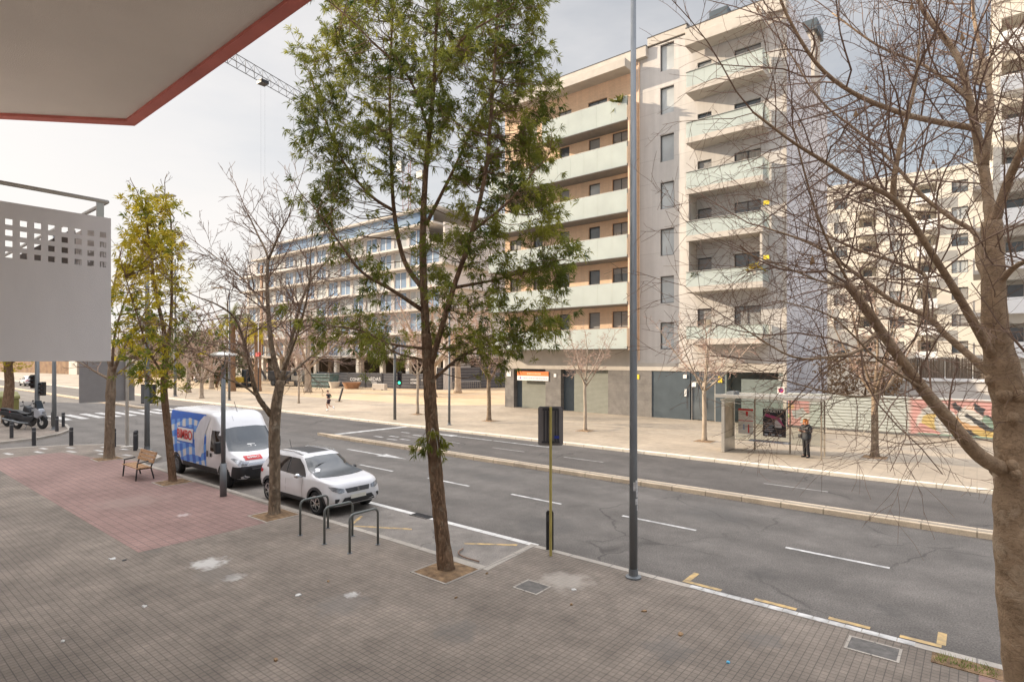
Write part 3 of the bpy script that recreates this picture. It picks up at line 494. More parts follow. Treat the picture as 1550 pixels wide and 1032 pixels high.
for i, w in enumerate(wl): window(t, w, .14, rng.choice('pphfl' if w[1]-w[0] < 1.3 else 'ffhp'), w[1]-w[0] > 1.3)
for i, w in enumerate(wr_): window(t, w, .14, rng.choice('phfl' if i % 2 == 0 else 'pfhp'), i % 2)
for w in wt: window(t, w, .14, 'l')
def balcony(x0, x1, z0, zt, dep, y1, th, mslab, n):
    b = MB(); b.box(x0, x1, -dep, y1, z0, z0+th); o = b.build('balcony', mslab, t, bevel=.015)
    b = MB(); g = .012; z1 = z0+th+.02 if th < .3 else z0+th-.02; wd = (x1-x0-.06)/n
    for k in range(n): b.box(x0+.03+k*wd+g/2, x0+.03+(k+1)*wd-g/2, -dep-.03 if th < .3 else -dep+.03, -dep-.012 if th < .3 else -dep+.048, z0+.05 if th < .3 else z1+.03, zt)
    for xx in (x0+.01, x1-.028): b.box(xx, xx+.018, -dep+.06, y1-.06, z0+th+.03, zt)
    b.build('glass_panel', M['glassf'], o)
    b = MB(); b.box(x0, x1, -dep-.035, -dep+.06, zt+.003, zt+.04); b.box(x0, x0+.05, -dep+.062, y1, zt+.003, zt+.04); b.box(x1-.05, x1, -dep+.062, y1, zt+.003, zt+.04); b.build('handrail', M['steel'], o)
for k, (z0, zt) in enumerate(LW): balcony(X_(-33.4 if k < 5 else -27.6), X_(-19.85), z0, zt, 1.5, -.004, .2, mat('grey_slab_edge', (.2, .19, .18), .7) if k == 0 else bpy.data.materials['grey_slab_edge'], 11 if k < 5 else 6)
for z0, zt in RW: balcony(X_(-15.45), X_(-10.43), z0, zt, 1.5, -.006, .38, M['concrete'], 4)
for q in ((-15.4, -15.25, -1.45, -.01, 9.25, 12.295), (-10.65, -10.5, -1.4, -.01, 9.25, 12.295), (-15.4, -15.25, -1.45, -.01, 12.72, 15.49)): b = MB(); b.box(X_(q[0]), X_(q[1]), *q[2:]); b.build('side_screen', M['concrete'], t)
b = MB(); b.box(X_(-19.845), X_(-19.72), -1.44, -.004, 4.95, 23.45); b.build('fin_wall', M['tan'], t)
b = MB(); b.tube([(X_(-19.64), -.07, 4.2), (X_(-19.64), -.07, 26.5)], .05, 8); b.build('downpipe', M['tan'], t)
# ground floor
b = MB(); b.box(X_(-32.76), X_(-19.85), -.012, -.002, 4.0, 4.99); b.build('plain_band', M['concrete'], t)
G = [(-32.75, -31.75, 'stone', 'pier'), (-28.3, -26.75, 'stone', 'pier'), (-22.3, -18.65, 'stone', 'pier')]
for a, c, m_, n_ in G: b = MB(); b.box(X_(a), X_(c), -.012, .6, 0, 3.4); b.build(n_, M[m_], t)
b = MB(); b.box(X_(-31.75), X_(-28.3), .5, .7, 0, 3.4); b.box(X_(-26.75), X_(-25.5), .45, .7, 0, 3.4); b.build('dark_recess', M['darkpan'], t)
b = MB(); b.box(X_(-31.05), X_(-28.45), .3, .45, 0, 2.9); o = b.build('roller_shutter', M['rolling'], t)
b = MB(); b.box(X_(-25.5), X_(-22.3), .1, .3, 0, 3.05); b.box(X_(-25.5), X_(-22.3), .3, .5, 3.05, 3.4); b.build('garage_door', M['rolling'], t)
b = MB(); b.box(X_(-18.65), X_(-16.3), .05, .4, 0, 3.4); b.box(X_(-16.3), X_(-15.75), .02, .4, 0, 3.4); b.box(X_(-13.95), X_(-13.3), .02, .4, 0, 3.4); b.box(X_(-15.75), X_(-13.95), .06, .4, 2.75, 3.4); o = b.build('door_surround', M['darkpan'], t)
b = MB()
for x0, x1 in ((-15.7, -15.62), (-14.92, -14.84), (-14.05, -13.97)): b.box(X_(x0), X_(x1), .1, .2, 0, 2.74)
b.box(X_(-15.62), X_(-14.05), .1, .2, 2.62, 2.74); d = b.build('door', M['steel'], t)
b = MB(); b.box(X_(-15.62), X_(-14.93), .14, .16, .05, 2.61); b.box(X_(-14.83), X_(-14.06), .14, .16, .05, 2.61); b.build('pane', M['pane'], d)
b = MB(); b.tube([(X_(-14.75), .06, .9), (X_(-14.75), .06, 1.7)], .02, 6); b.build('handle', M['chrome'], d)
b = MB(); b.box(X_(-13.3), X_(-9.64), 1.2, 1.4, 0, 3.4); b.box(X_(-13.3), X_(-13.2), .02, 1.2, 0, 3.4); b.box(X_(-12.3), X_(-9.8), .25, .4, 0, 2.95); b.box(X_(-9.9), X_(-9.64), .02, 1.2, 0, 3.4); b.build('garage_gate', mat('teal_grey_gate', (.17, .2, .19), .6, var=.1), t)
def plate(name, x, z, w, h, m, label=None, y=-.05, par=t, th=.03):
    b = MB(); b.box(x-w/2, x+w/2, y, y+th, z-h/2, z+h/2); return b.build(name, m, par)
M['ylw'] = mat('yellow_plate', (.8, .6, .04), .5, var=.05); M['whitep'] = mat('white_plate', (.8, .79, .77), .5, var=.04); M['redp'] = mat('red_plate', (.6, .03, .03), .5, var=.05); M['orange'] = mat('orange_banner', (.85, .2, .05), .7, var=.06)
plate('yellow_notice', X_(-19.75), 2.95, .22, .34, M['ylw']); plate('yellow_notice', X_(-13.62), 2.9, .28, .42, M['ylw'])
for x, z, w, h in ((-32.3, 2.95, .5, .45), (-27.3, 2.9, .25, .28), (-16.1, 3.05, .26, .26), (-16.05, 1.9, .16, .5), (-9.77, 3.05, .24, .26), (-15.45, 2.5, .3, .3)): plate('white_notice', X_(x), z, w, h, M['whitep'])
p = plate('no_parking_sign', X_(-9.72), 2.28, .42, .5, M['whitep'], y=-.12)
b = MB(); b.lathe((X_(-9.72), -.128, 2.3), [(.16, 0), (.16, .006)], 20, 'y', 0); b.lathe((X_(-9.72), -.131, 2.3), [(.11, 0), (.11, .002)], 20, 'y', 1); b.bar((X_(-9.8), -.134, 2.38), (X_(-9.64), -.134, 2.22), .035, .003, 0, up=(0, 1, 0)); b.build('symbol', [M['redp'], mat('navy_plate', (.03, .05, .25), .5)], p)
b = MB(); b.box(X_(-31.3), X_(-27.95), -.08, -.05, 2.82, 3.2, 0); b.box(X_(-31.3), X_(-27.95), -.08, -.05, 2.42, 2.818, 1)
o = b.build('shop_banner', [M['orange'], M['whitep']], t)
b = MB(); rr = random.Random(2); x = -30.6
while x < -28.2: wv = rr.uniform(.05, .16); b.box(X_(x), X_(x+wv), -.084, -.081, 2.55, 2.68, 0); x += wv+.05
b.ball((X_(-30.95), -.08, 2.62), (.1, .004, .1), 12, 8, 1); x = -30.2
while x < -28.9: wv = rr.uniform(.06, .15); b.box(X_(x), X_(x+wv), -.084, -.081, 2.95, 3.07, 2); x += wv+.05
b.build('lettering', [mat('grey_print', (.45, .42, .5), .6), mat('violet_print', (.3, .15, .4), .6), mat('pale_orange_print', (.9, .5, .3), .6)], o)
for z in (13.95, 10.55): plate('yellow_flag', X_(-10.2), z+.1, .34, .24, M['ylw'], y=-1.62)
# balcony plants and AC
def tuft(name, par_or_none, c, r, n, m, label, cat, seed, up=1.3):
    q = np.random.default_rng(seed); b = MB()
    for i in range(n):
        d = unit(q.normal(0, 1, 3)*np.array((1, 1, .6))+np.array((0, 0, up))); L_ = r*q.uniform(.6, 1.1); s_ = np.cross(d, (0, 0, 1)); s_ = unit(s_)*r*.05
        p0 = np.array((0, 0, 0.))+q.normal(0, r*.12, 3)*np.array((1, 1, 0)); p1 = p0+d*L_*.6; p2 = p0+d*L_+np.array((0, 0, -.25*L_))
        b.add([p0-s_, p0+s_, p1+s_, p2, p1-s_], [(0, 1, 2, 3, 4)])
    T_ = thing(name, label, cat, c); b.build('leaves', m, T_)
    b = MB(); b.lathe((0, 0, -.3), [(r*.3, 0), (r*.38, .3)], 10); b.build('pot', M['concrete'], T_); return T_
tuft('potted_palm', None, (-20.5, V-1.2, 23.15), 1.0, 140, mat('palm_leaf', (.1, .12, .03), .7, col2=(.3, .28, .07), scale=3, trans=.3), 'yellow green potted palm on the top left balcony beside the lamp post', 'plant', 3)
tuft('potted_plant', None, (-10.95, V-1.25, 9.95), .75, 70, M['yleaf'], 'spiky potted plant on the right wing second floor balcony, right end', 'plant', 5, 1.0)
tuft('potted_plant', None, (-14.9, V-1.2, 9.95), .5, 60, M['gleaf'], 'small green pot plant on the right wing second floor balcony, left end', 'plant', 6, .8)
# ------------------------------------------------------------------ the building site on the left, beyond the sand
t = thing('unfinished_building', 'unfinished pale building with blue glazing and bare floor slabs, behind the leafy tree', 'building', (-85, 55, 0))
FZ = [4.3, 7.7, 11.0, 14.1, 17.1, 20.0, 22.9]
for k, z in enumerate(FZ):
    x0 = -29 if k < 6 else -24; x1 = 29 if k < 5 else 27
    b = MB(); b.box(x0, x1, -.95 if k else -.5, 14, z, z+.3); b.build('floor_slab', M['lightwall'] if k % 2 else M['concrete'], t)
b = MB(); b.box(-21, 25, 1.2, 14, 25.9, 26.2); b.build('roof', M['concrete'], t)
M['raw'] = mat('raw_block_wall', (.36, .36, .38), .9, col2=(.56, .54, .53), scale=.25)
for k in range(6):
    b = MB(); hol = []; x0 = -28
    ws = []
    for i in range(16):
        a = x0+i*3.45+.45; ws.append((a, a+2.75, FZ[k]+.4, FZ[k+1]-.1)) if not (k == 5 and i in (0, 15)) else None
    b.wall(-28.2, 28.2 if k < 5 else 25, FZ[k]+.3, FZ[k+1], .3, .2, ws); b.build('wall', M['raw'] if k % 3 else M['lightwall'], t)
    for j, w in enumerate(ws):
        r_ = (j*7+k*3) % 5
        f = MB(); ff = .09
        for (p, q, z0, z1) in ((w[0], w[1], w[3]-ff, w[3]), (w[0], w[1], w[2], w[2]+ff), (w[0], w[0]+ff, w[2]+ff, w[3]-ff), (w[1]-ff, w[1], w[2]+ff, w[3]-ff), ((w[0]+w[1])/2-.05, (w[0]+w[1])/2+.05, w[2]+ff, w[3]-ff)): f.box(p+.002, q-.002, .4, .46, z0+.002, z1-.002)
        o = f.build('window', M['white'], t); f = MB(); f.add([(w[0]+.05, .44, w[2]+.05), (w[1]-.05, .44, w[2]+.05), (w[1]-.05, .44, w[3]-.05), (w[0]+.05, .44, w[3]-.05)], [(0, 1, 2, 3)]); f.build('pane', M['blue'] if r_ < 3 else M['pane_l'], o)
b = MB(); b.wall(-20, 24, 23.32, 25.9, 2.0, .1, []); b.build('attic_glazing', M['blue'], t)
for x in range(-27, 29, 6): b = MB(); b.box(x-.35, x+.35, -.3, .3, 0, 4.3); b.build('column', M['cream'], t)
b = MB(); b.box(-29, 29, 5, 14, 0, 4.3); b.build('ground_floor_core', mat('dark_interior', (.06, .05, .04), .9), t)
for x in (-21.5,): b = MB(); b.box(x, x+.7, -.5, -.2, 4.8, 22); b.build('brick_shaft', mat('site_brick', (.36, .24, .17), .9, var=.2), t)
b = MB(); b.box(28.3, 28.6, -.2, 14, 0, 22.9); b.build('end_wall', M['lightwall'], t)
b = MB(); b.box(-25, -17, -.9, -.7, 22.9, 26.2); b.build('safety_net', mat('grey_net', (.3, .33, .38), .8), t)
def simple_block(name, label, x0, x1, y0, y1, z1, m, rows, cols, wsz, zf, mroof=None, loc=None):
    """a far building with openings, each window with its pane"""
    t = thing(name, label, 'building', ((x0+x1)/2, y0, 0)); c = (x0+x1)/2; b = MB(); ws = []
    for r in range(rows):
        for k in range(cols):
            xx = x0-c+(k+.5)*(x1-x0)/cols; z = zf+r*3.2; ws.append((xx-wsz[0]/2, xx+wsz[0]/2, z, z+wsz[1]))
    b.wall(x0-c, x1-c, 0, z1, 0, .35, ws)
    b.add([(x0-c, 0, 0), (x0-c, 0, z1), (x0-c, y1-y0, z1), (x0-c, y1-y0, 0)], [(0, 1, 2, 3)]); b.add([(x1-c, 0, 0), (x1-c, 0, z1), (x1-c, y1-y0, z1), (x1-c, y1-y0, 0)], [(3, 2, 1, 0)])
    b.build('wall', m, t); b = MB(); b.box(x0-c-.2, x1-c+.2, -.2, y1-y0+.2, z1+.001, z1+.35); b.build('roof', mroof or M['concrete'], t)
    for i, w in enumerate(ws): window(t, w, .2, 'plhf'[i*5 % 4], w[1]-w[0] > 1.6)
    return t
simple_block('brick_building', 'orange brick building rising behind the leafy tree and the dark hoarding', -66, -44, 78, 92, 19, M['brickred'], 5, 6, (1.3, 1.6), 2.2)
simple_block('apartment_building', 'pink apartment block far behind the palms at the left', -186, -168, 92, 106, 17.5, mat('pink_render', (.55, .33, .26), .9), 4, 4, (1.4, 1.6), 3)
simple_block('apartment_building', 'low pale building with a long flat roof at the far end of the street', -330, -210, 60, 80, 8, M['cream'], 2, 14, (2, 1.6), 1.5)
# cream blocks behind the bare tree on the right
def loggia_block(label, x0, x1, y0, z1, cols, rows, zf, fh, m, corner=False, back=14):
    t = thing('apartment_building', label, 'building', (x0, y0, 0)); b = MB(); n = x1-x0; ws = []; lg = []
    for r in range(rows):
        for k in range(cols):
            a = (k+.15)*n/cols; z = zf+r*fh
            if (k+r*0) % 2 == 0: lg.append((a, a+.62*n/cols, z, z+2.35))
            else: ws.append((a+.25, a+.25+min(1.9, .5*n/cols), z+.7, z+2.2))
    b.wall(0, n, 0, z1, 0, .3, ws+lg)
    b.add([(0, 0, 0), (0, 0, z1), (0, back, z1), (0, back, 0)], [(0, 1, 2, 3)]); b.add([(n, 0, 0), (n, 0, z1), (n, back, z1), (n, back, 0)], [(3, 2, 1, 0)])
    b.build('wall', m, t); b = MB(); b.box(-.1, n+.1, -.15, back, z1+.001, z1+.5); b.build('roof', m, t)
    for w in ws: window(t, w, .18, rng.choice('plhf'), 1)
    for (a, c, z0, z1_) in lg:
        b = MB(); b.wall(a-.05, c+.05, z0-.05, z1_+.05, 1.7, .1, [(a+.3, c-.7, z0+.02, z1_-.25)]); b.add([(a, .3, z0), (c, .3, z0), (c, 1.7, z0), (a, 1.7, z0)], [(0, 1, 2, 3)]); b.add([(a, .3, z1_), (c, .3, z1_), (c, 1.7, z1_), (a, 1.7, z1_)], [(0, 1, 2, 3)])
        b.add([(a, .3, z0), (a, 1.7, z0), (a, 1.7, z1_), (a, .3, z1_)], [(0, 1, 2, 3)]); b.add([(c, .3, z0), (c, 1.7, z0), (c, 1.7, z1_), (c, .3, z1_)], [(0, 1, 2, 3)])
        o = b.build('loggia', m, t); b = MB(); b.add([(a+.3, 1.75, z0), (c-.7, 1.75, z0), (c-.7, 1.75, z1_-.25), (a+.3, 1.75, z1_-.25)], [(0, 1, 2, 3)]); b.build('pane', M['pane'], o)
        b = MB(); b.box(a-.1, c+.1, -.9, -.002, z0-.25, z0-.02); b.box(a-.1, c+.1, -.9, -.8, z0-.02, z0+.95); b.build('balcony', M['white'] if (int(a*3) % 2) else m, t)
    return t
loggia_block('cream block of recessed balconies seen through the bare branches, right of the grey end wall', -19, 3.2, 88, 27.2, 7, 7, 4.2, 3.25, M['cream'])
b = loggia_block('tall cream block with deep balconies at the right edge, behind the bare tree', .95, 14, 57, 31.3, 4, 8, 4.6, 3.3, M['cream'])
for r in range(8):
    z = 4.6+r*3.3; q = MB(); q.box(-1.2, -.002, .6, 5.2, z-.3, z); q.box(-1.2, -1.1, .6, 5.2, z, z+.95); q.build('balcony', M['concrete'], b)

# ------------------------------------------------------------------ hoarding with the mural, walls and reed screens
def mural(name, base, layers):
    m = bpy.data.materials.new(name); m.use_nodes = True; T = m.node_tree; N = T.nodes; K = T.links.new; P = N['Principled BSDF']; P.inputs['Roughness'].default_value = .5
    tcn = N.new('ShaderNodeTexCoord'); sx = N.new('ShaderNodeSeparateXYZ'); K(tcn.outputs['Object'], sx.inputs[0]); cx = N.new('ShaderNodeCombineXYZ'); K(sx.outputs['X'], cx.inputs[0]); K(sx.outputs['Z'], cx.inputs[1])
    nz = N.new('ShaderNodeTexNoise'); nz.inputs['Scale'].default_value = 2.2; nz.inputs['Detail'].default_value = 4; K(cx.outputs[0], nz.inputs['Vector'])
    wv = N.new('ShaderNodeVectorMath'); wv.operation = 'MULTIPLY_ADD'; wv.inputs[1].default_value = (.3, .3, 0); K(nz.outputs['Color'], wv.inputs[0]); K(cx.outputs[0], wv.inputs[2])
    col = None
    rgb = N.new('ShaderNodeRGB'); rgb.outputs[0].default_value = (*base, 1); col = rgb.outputs[0]
    for (x, z, rx, rz, ang, c, kind) in [q if q[0] < 0 else (2.05+(q[0]-1.1)*.52, q[1], q[2]*.62, q[3]*.95, q[4], q[5], q[6]) for q in layers]:
        mp_ = N.new('ShaderNodeMapping'); mp_.vector_type = 'TEXTURE'; mp_.inputs['Location'].default_value = (x+.15, z+.15, 0); mp_.inputs['Rotation'].default_value = (0, 0, R(ang)); mp_.inputs['Scale'].default_value = (rx, rz, 1); K(wv.outputs[0], mp_.inputs[0])
        if kind == 'e':
            ln = N.new('ShaderNodeVectorMath'); ln.operation = 'LENGTH'; K(mp_.outputs[0], ln.inputs[0]); v = ln.outputs['Value']
        else:
            ab = N.new('ShaderNodeVectorMath'); ab.operation = 'ABSOLUTE'; K(mp_.outputs[0], ab.inputs[0]); s2 = N.new('ShaderNodeSeparateXYZ'); K(ab.outputs[0], s2.inputs[0]); mm = N.new('ShaderNodeMath'); mm.operation = 'MAXIMUM'; K(s2.outputs[0], mm.inputs[0]); K(s2.outputs[1], mm.inputs[1]); v = mm.outputs[0]
        mr = N.new('ShaderNodeMapRange'); mr.inputs['From Min'].default_value = .93; mr.inputs['From Max'].default_value = 1.03; mr.inputs['To Min'].default_value = 1; mr.inputs['To Max'].default_value = 0; K(v, mr.inputs['Value'])
        q = N.new('ShaderNodeMix'); q.data_type = 'RGBA'; K(mr.outputs[0], q.inputs[0]); K(col, q.inputs[6]); q.inputs[7].default_value = (*c, 1); col = q.outputs[2]
    K(col, P.inputs['Base Color']); return m
PK, WH, BK, OR, GY, GR, YO = (.48, .27, .25), (.47, .455, .42), (.06, .06, .065), (.45, .29, .16), (.36, .36, .35), (.2, .27, .22), (.45, .34, .14)
mm = mural('painted_metal_sheet', (.39, .41, .38), [
    (-3.95, 1, 1.1, 1.1, 0, PK, 'b'), (-3.45, .9, .35, .28, 20, GY, 'b'), (-3.1, .6, .2, .35, -20, WH, 'b'), (-4.3, .8, .2, .3, 30, (.45, .5, .25), 'b'), (-4.0, 1.3, .3, .2, 10, OR, 'e'),
    (6.3, 1, 4.1, 1.2, 0, PK, 'b'), (4.0, .9, 1.5, 1.2, -35, WH, 'e'), (3.4, .85, .75, .5, 10, YO, 'e'), (4.6, .8, .85, .8, 0, GY, 'e'), (4.75, .75, .62, .62, 0, WH, 'e'), (4.7, .7, .35, .5, 20, GY, 'e'), (3.0, .25, .9, .35, -30, PK, 'b'), (4.2, 1.55, 1.4, .16, 12, GY, 'b'), (5.3, 1.72, .35, .5, 40, PK, 'b'), (5.75, 1.6, .22, .45, 42, BK, 'b'),
    (6.9, .65, 1.7, .75, -20, OR, 'e'), (6.4, 1.15, .9, .3, -30, WH, 'e'), (7.5, .9, 1.3, .17, -38, BK, 'b'), (7.2, 1.3, 1.2, .16, -35, WH, 'b'), (7.75, 1.5, 1.0, .17, -38, BK, 'b'), (8.4, .9, .9, .18, -35, GR, 'b'), (8.7, 1.6, .7, .4, -20, PK, 'b'), (8.8, 1.85, .4, .12, 0, BK, 'b'), (6.6, .4, .8, .16, -15, BK, 'b'), (7.9, .35, 1.0, .22, -12, YO, 'e'), (6.2, .1, 3.5, .12, 0, GR, 'b'), (6.6, 1.72, .3, .15, 0, (.6, .42, .35), 'b')])
t = thing('metal_hoarding', 'corrugated metal hoarding with a colourful mural, behind the bus shelter and bare tree', 'hoarding', (-5.2, 39.15, 0))
b = MB(); prof = []
z = .12
while z < 2.02: prof += [(0, z), (-.05, z+.03), (-.05, z+.13), (0, z+.16)]; z += .19
vs = []; 
for (d, z) in prof: vs += [(-4.1, d, z), (10.5, d, z)]
b.add(vs, [(2*i, 2*i+1, 2*i+3, 2*i+2) for i in range(len(prof)-1)]); b.build('sheet', mm, t)
for k in range(8): b = MB(); b.box(-4+k*2, -3.9+k*2, .01, .1, 0, 2.1); b.build('post', M['steel'], t)
b = MB(); b.box(-4.1, 10.5, -.07, .1, 2.06, 2.1); b.build('top_rail', M['steel'], t)
t = thing('low_building', 'low white rendered wall carrying the reed screens, behind the mural hoarding', 'wall', (0, 43.5, 0)); b = MB(); b.box(-4.6, 12, 0, 4, 0, 2.95); b.build('wall', M['lightwall'], t)
b = MB(); b.box(-4.75, 12, -.12, 4.1, 2.951, 3.12); b.build('coping', M['white'], t)
M['reed'] = mat('dry_reed_screen', (.1, .075, .055), .95, col2=(.24, .18, .13), scale=3, stretch=(14, 1, .8), bump=.5)
for k, nm in enumerate(('leftmost', 'second', 'third', 'rightmost')):
    t = thing('reed_screen', f'brown reed screen panel on the white wall, {nm} of the four', 'reed screen', (-3.5+k*1.32, 43.6, 3.13), 0, 'reed screens on the white wall')
    b = MB(); q = np.random.default_rng(k)
    for i in range(44): x = -.62+i*.0285; b.tube([(x, q.uniform(-.01, .01), 0), (x+q.uniform(-.01, .01), q.uniform(-.02, .02), 1.25+q.uniform(-.08, .06))], .014, 4)
    b.build('reeds', M['reed'], t); b = MB(); b.box(-.64, -.58, .03, .08, 0, 1.25); b.box(.58, .64, .03, .08, 0, 1.25); b.build('post', M['dark_metal'], t)

# dark fence round the building site
M['hoard'] = tiles('dark_grey_hoarding_sheet', (.085, .085, .095), (.075, .075, .085), (.2, .2, .2), 60, .42, .03, blot=.15, axes='xz', bump=.3)
def fence(label, P, Q, h, m, posts=6, name='site_fence'):
    P, Q = Vector((*P, 0)), Vector((*Q, 0)); d = Q-P; t = thing(name, label, 'fence', P, math.atan2(d.y, d.x)); n = d.length
    b = MB(); b.box(0, n, -.03, .03, .05, h); b.build('sheet', m, t)
    for k in range(posts): b = MB(); x = n*k/(posts-1); b.box(x-.06, x+.06, -.09, -.032, 0, h+.1); b.build('post', M['dark_metal'], t)
    return t, n
f1, n1 = fence('dark hoarding of the building site with white lettered banners', (-79, 49.6), (-57.2, 54.1), 2.15, M['hoard'], 8)
f2, n2 = fence('dark ribbed hoarding of the building site, left of the glass balcony block', (-57.2, 54.1), (-52.5, 66.5), 3.0, M['hoard'], 5)
def banner(x0, x1, z0, z1, txt, sz, mb_, tz):
    b = MB(); b.box(x0, x1, -.1, -.085, z0, z1); o = b.build('banner', mb_, f1)
    for (s_, q, zz) in txt: words('lettering', s_, q, M['whitep'], o, ((x0+x1)/2, -.106, zz), (R(90), 0, 0), sx=1.1, bold=.012)
M['ban'] = mat('charcoal_banner', (.06, .058, .065), .7)
banner(6.1, 9.6, .5, 2.05, [('CONER', .62, 1.15)], 1, M['ban'], 1); banner(9.9, 12.7, .45, 2.0, [('AEDAS', .74, 1.25), ('HOMES', .28, .75)], 1, M['ban'], 1)
banner(17.6, 19.3, .55, 1.6, [('AEDAS', .36, 1.3), ('HOMES', .34, .85)], 1, M['ban'], 1); banner(19.6, 21.6, .7, 1.5, [('AEDAS HOMES', .26, 1.25)], 1, M['ban'], 1)
M['teal'] = mat('teal_painted_steel', (.1, .17, .17), .6, var=.25)
t = thing('skip', 'teal ribbed metal skip standing against the site hoarding', 'skip', (-75.0, 47.9, 0), R(12)); b = MB(); b.prism([(-2, 0), (2, 0), (2.4, 2), (-2.4, 2)], -.9, .9, axis='y'); b.build('body', M['teal'], t)
b = MB(); [b.box(-2.45, 2.45, -1.0, -.905, z, z+.1) for z in (.3, .9, 1.5, 1.92)]; b.build('rib', M['metal'], t)
M['clay'] = mat('terracotta_planter', (.35, .2, .12), .9, var=.2); 
for x, y, m_, lb, w_ in ((-72.0, 47.9, M['cream'], 'pale round planter in front of the charcoal banners', 1.0), (-68.4, 48.3, M['clay'], 'wide rust brown planter in front of the charcoal banners', 1.6)):
    t = thing('planter', lb, 'planter', (x, y, 0)); b = MB(); b.lathe((0, 0, 0), [(w_*.55, 0), (w_*.8, .85), (w_*.85, .9), (w_*.75, .9), (w_*.7, .75)], 14); b.build('bowl', m_, t); b = MB(); b.lathe((0, 0, .7), [(.01, 0), (w_*.68, .04)], 14); b.build('soil', M['soil'], t)
t = thing('concrete_block', 'pale concrete block on the sand in front of the ribbed hoarding', 'block', (-62.9, 48.9, 0), R(10)); b = MB(); b.box(-1.1, 1.1, -.3, .3, 0, .85); b.build('block', M['concrete'], t, bevel=.05); b = MB(); b.box(-.9, -.5, -.31, .31, -.01, .12); b.box(.5, .9, -.31, .31, -.01, .12); b.build('lifting_slot', M['dark_metal'], t)
t = thing('site_fence', 'pale steel mesh barrier left of the balcony block, in front of the ribbed hoarding', 'barrier', (-52.9, 55.5, 0), R(65)); b = MB(); b.tube([(-2, 0, .1), (-2, 0, 1.2), (2, 0, 1.2), (2, 0, .1)], .03, 6); b.build('frame', M['steel'], t); b = MB(); [b.tube([(x, 0, .3), (x, 0, 1.2)], .012, 4) for x in np.linspace(-1.8, 1.8, 14)]; b.build('bars', M['steel'], t)
# far left: brown ivy wall and pale gate piers
t = thing('garden_wall', 'long brown ivy covered wall with pale gate piers at the far left of the street', 'wall', (-180, 44, 0), R(6)); b = MB(); b.box(-60, 60, 0, .6, 0, 3.6)
b.build('wall', mat('ivy_brown_wall', (.18, .1, .06), .95, col2=(.32, .2, .11), scale=.6, bump=.8, bscale=4), t)
for x in (-5, 30, 52): b = MB(); b.box(x, x+5, -.4, -.002, 0, 3.9); b.build('pier', M['cream'], t)
# ------------------------------------------------------------------ crane
t = thing('tower_crane', 'thin red and grey lattice tower crane above the unfinished building', 'crane', tuple(at(614, 560, 102).xy)+(0,))
bx = Vector((t.location.x, t.location.y, 0)); zj = 4.4+(541-246)/866*102
def lattice(b, P, Q, up, w, n, r):
    P, Q = np.array(P, float), np.array(Q, float); d = unit(Q-P); u = unit(np.array(up, float)); s_ = np.cross(d, u)
    tri = [s_*w/2, -s_*w/2, u*w]
    for o in tri: b.tube([P+o, Q+o], r, 4)
    for k in range(n):
        a, c = P+(Q-P)*k/n, P+(Q-P)*(k+1)/n; m_ = (a+c)/2
        for o in tri[:2]: b.tube([a+o, m_+tri[2], c+o], r*.5, 3, cap=False)
        b.tube([a+tri[0], c+tri[1]], r*.5, 3, cap=False)
b = MB(); lattice(b, (0, 0, 0), (0, 0, zj), (1, 0, 0), 1.3, 24, .06); b.build('mast', mat('red_crane_paint', (.36, .16, .12), .7), t)
jt = at(255, 63.5, 60); 
jd = np.array((jt.x-bx.x, jt.y-bx.y, 0)); 
b = MB(); lattice(b, (0, 0, zj), tuple(jd+np.array((0, 0, zj))), (0, 0, 1), 1.3, 34, .055); b.build('jib', M['dark_metal'], t)
b = MB(); lattice(b, (0, 0, zj), tuple(-.14*jd+np.array((0, 0, zj))), (0, 0, 1), 1.3, 6, .05); b.build('counter_jib', M['dark_metal'], t)
b = MB(); pt = jd*.72+np.array((0, 0, zj)); b.box(pt[0]-.55, pt[0]+.55, pt[1]-.5, pt[1]+.5, pt[2]-.5, pt[2]-.1); b.build('trolley', M['black'], t)
b = MB(); [b.tube([pt+np.array((o, 0, -.7)), pt+np.array((o, 0, -16))], .006, 3) for o in (-.5, .5)]; b.build('hoist_cable', M['dark_metal'], t)
b = MB(); b.box(-.7, .7, -1.6, -.8, zj-2, zj-.2); b.build('cab', M['metal'], t)
b = MB(); q = -.12*jd+np.array((0, 0, zj)); b.box(q[0]-.8, q[0]+.8, q[1]-.6, q[1]+.6, q[2]-1.2, q[2]); b.build('counterweight', M['metal'], t)

# ------------------------------------------------------------------ street furniture
def lamp_tall(label, x, y, r0, h, rz, arm=1.6, ms=None):
    t = thing('street_lamp', label, 'lamp post', (x, y, 0), rz); b = MB(); b.tube([(0, 0, 0), (0, 0, 2.2), (0, 0, h)], [r0, r0*.94, r0*.55], 14); b.build('pole', M['metal'], t, smooth=True)
    b = MB(); b.lathe((0, 0, 0), [(r0*1.9, 0), (r0*1.9, .03), (r0*1.15, .05), (r0*1.1, .18)], 14); b.build('base', M['metal'], t)
    b = MB(); b.tube([(0, 0, h-.1), (arm*.6, 0, h), (arm, 0, h+.03)], [.05, .045, .05], 8); b.build('arm', M['metal'], t)
    b = MB(); b.prism([(arm*.5, h-.02), (arm*1.05, h-.06), (arm*1.6, h+.0), (arm*1.6, h+.08), (arm*.6, h+.12)], -.16, .16, axis='y'); b.build('lamp_head', M['steel'], t, bevel=.03); return t
t = lamp_tall('tall grey lamp post with torn stickers, rising in front of the balcony block', -5.34, 10.42, .083, 13.5, R(90), 1.8)
b = MB(); q = random.Random(3)
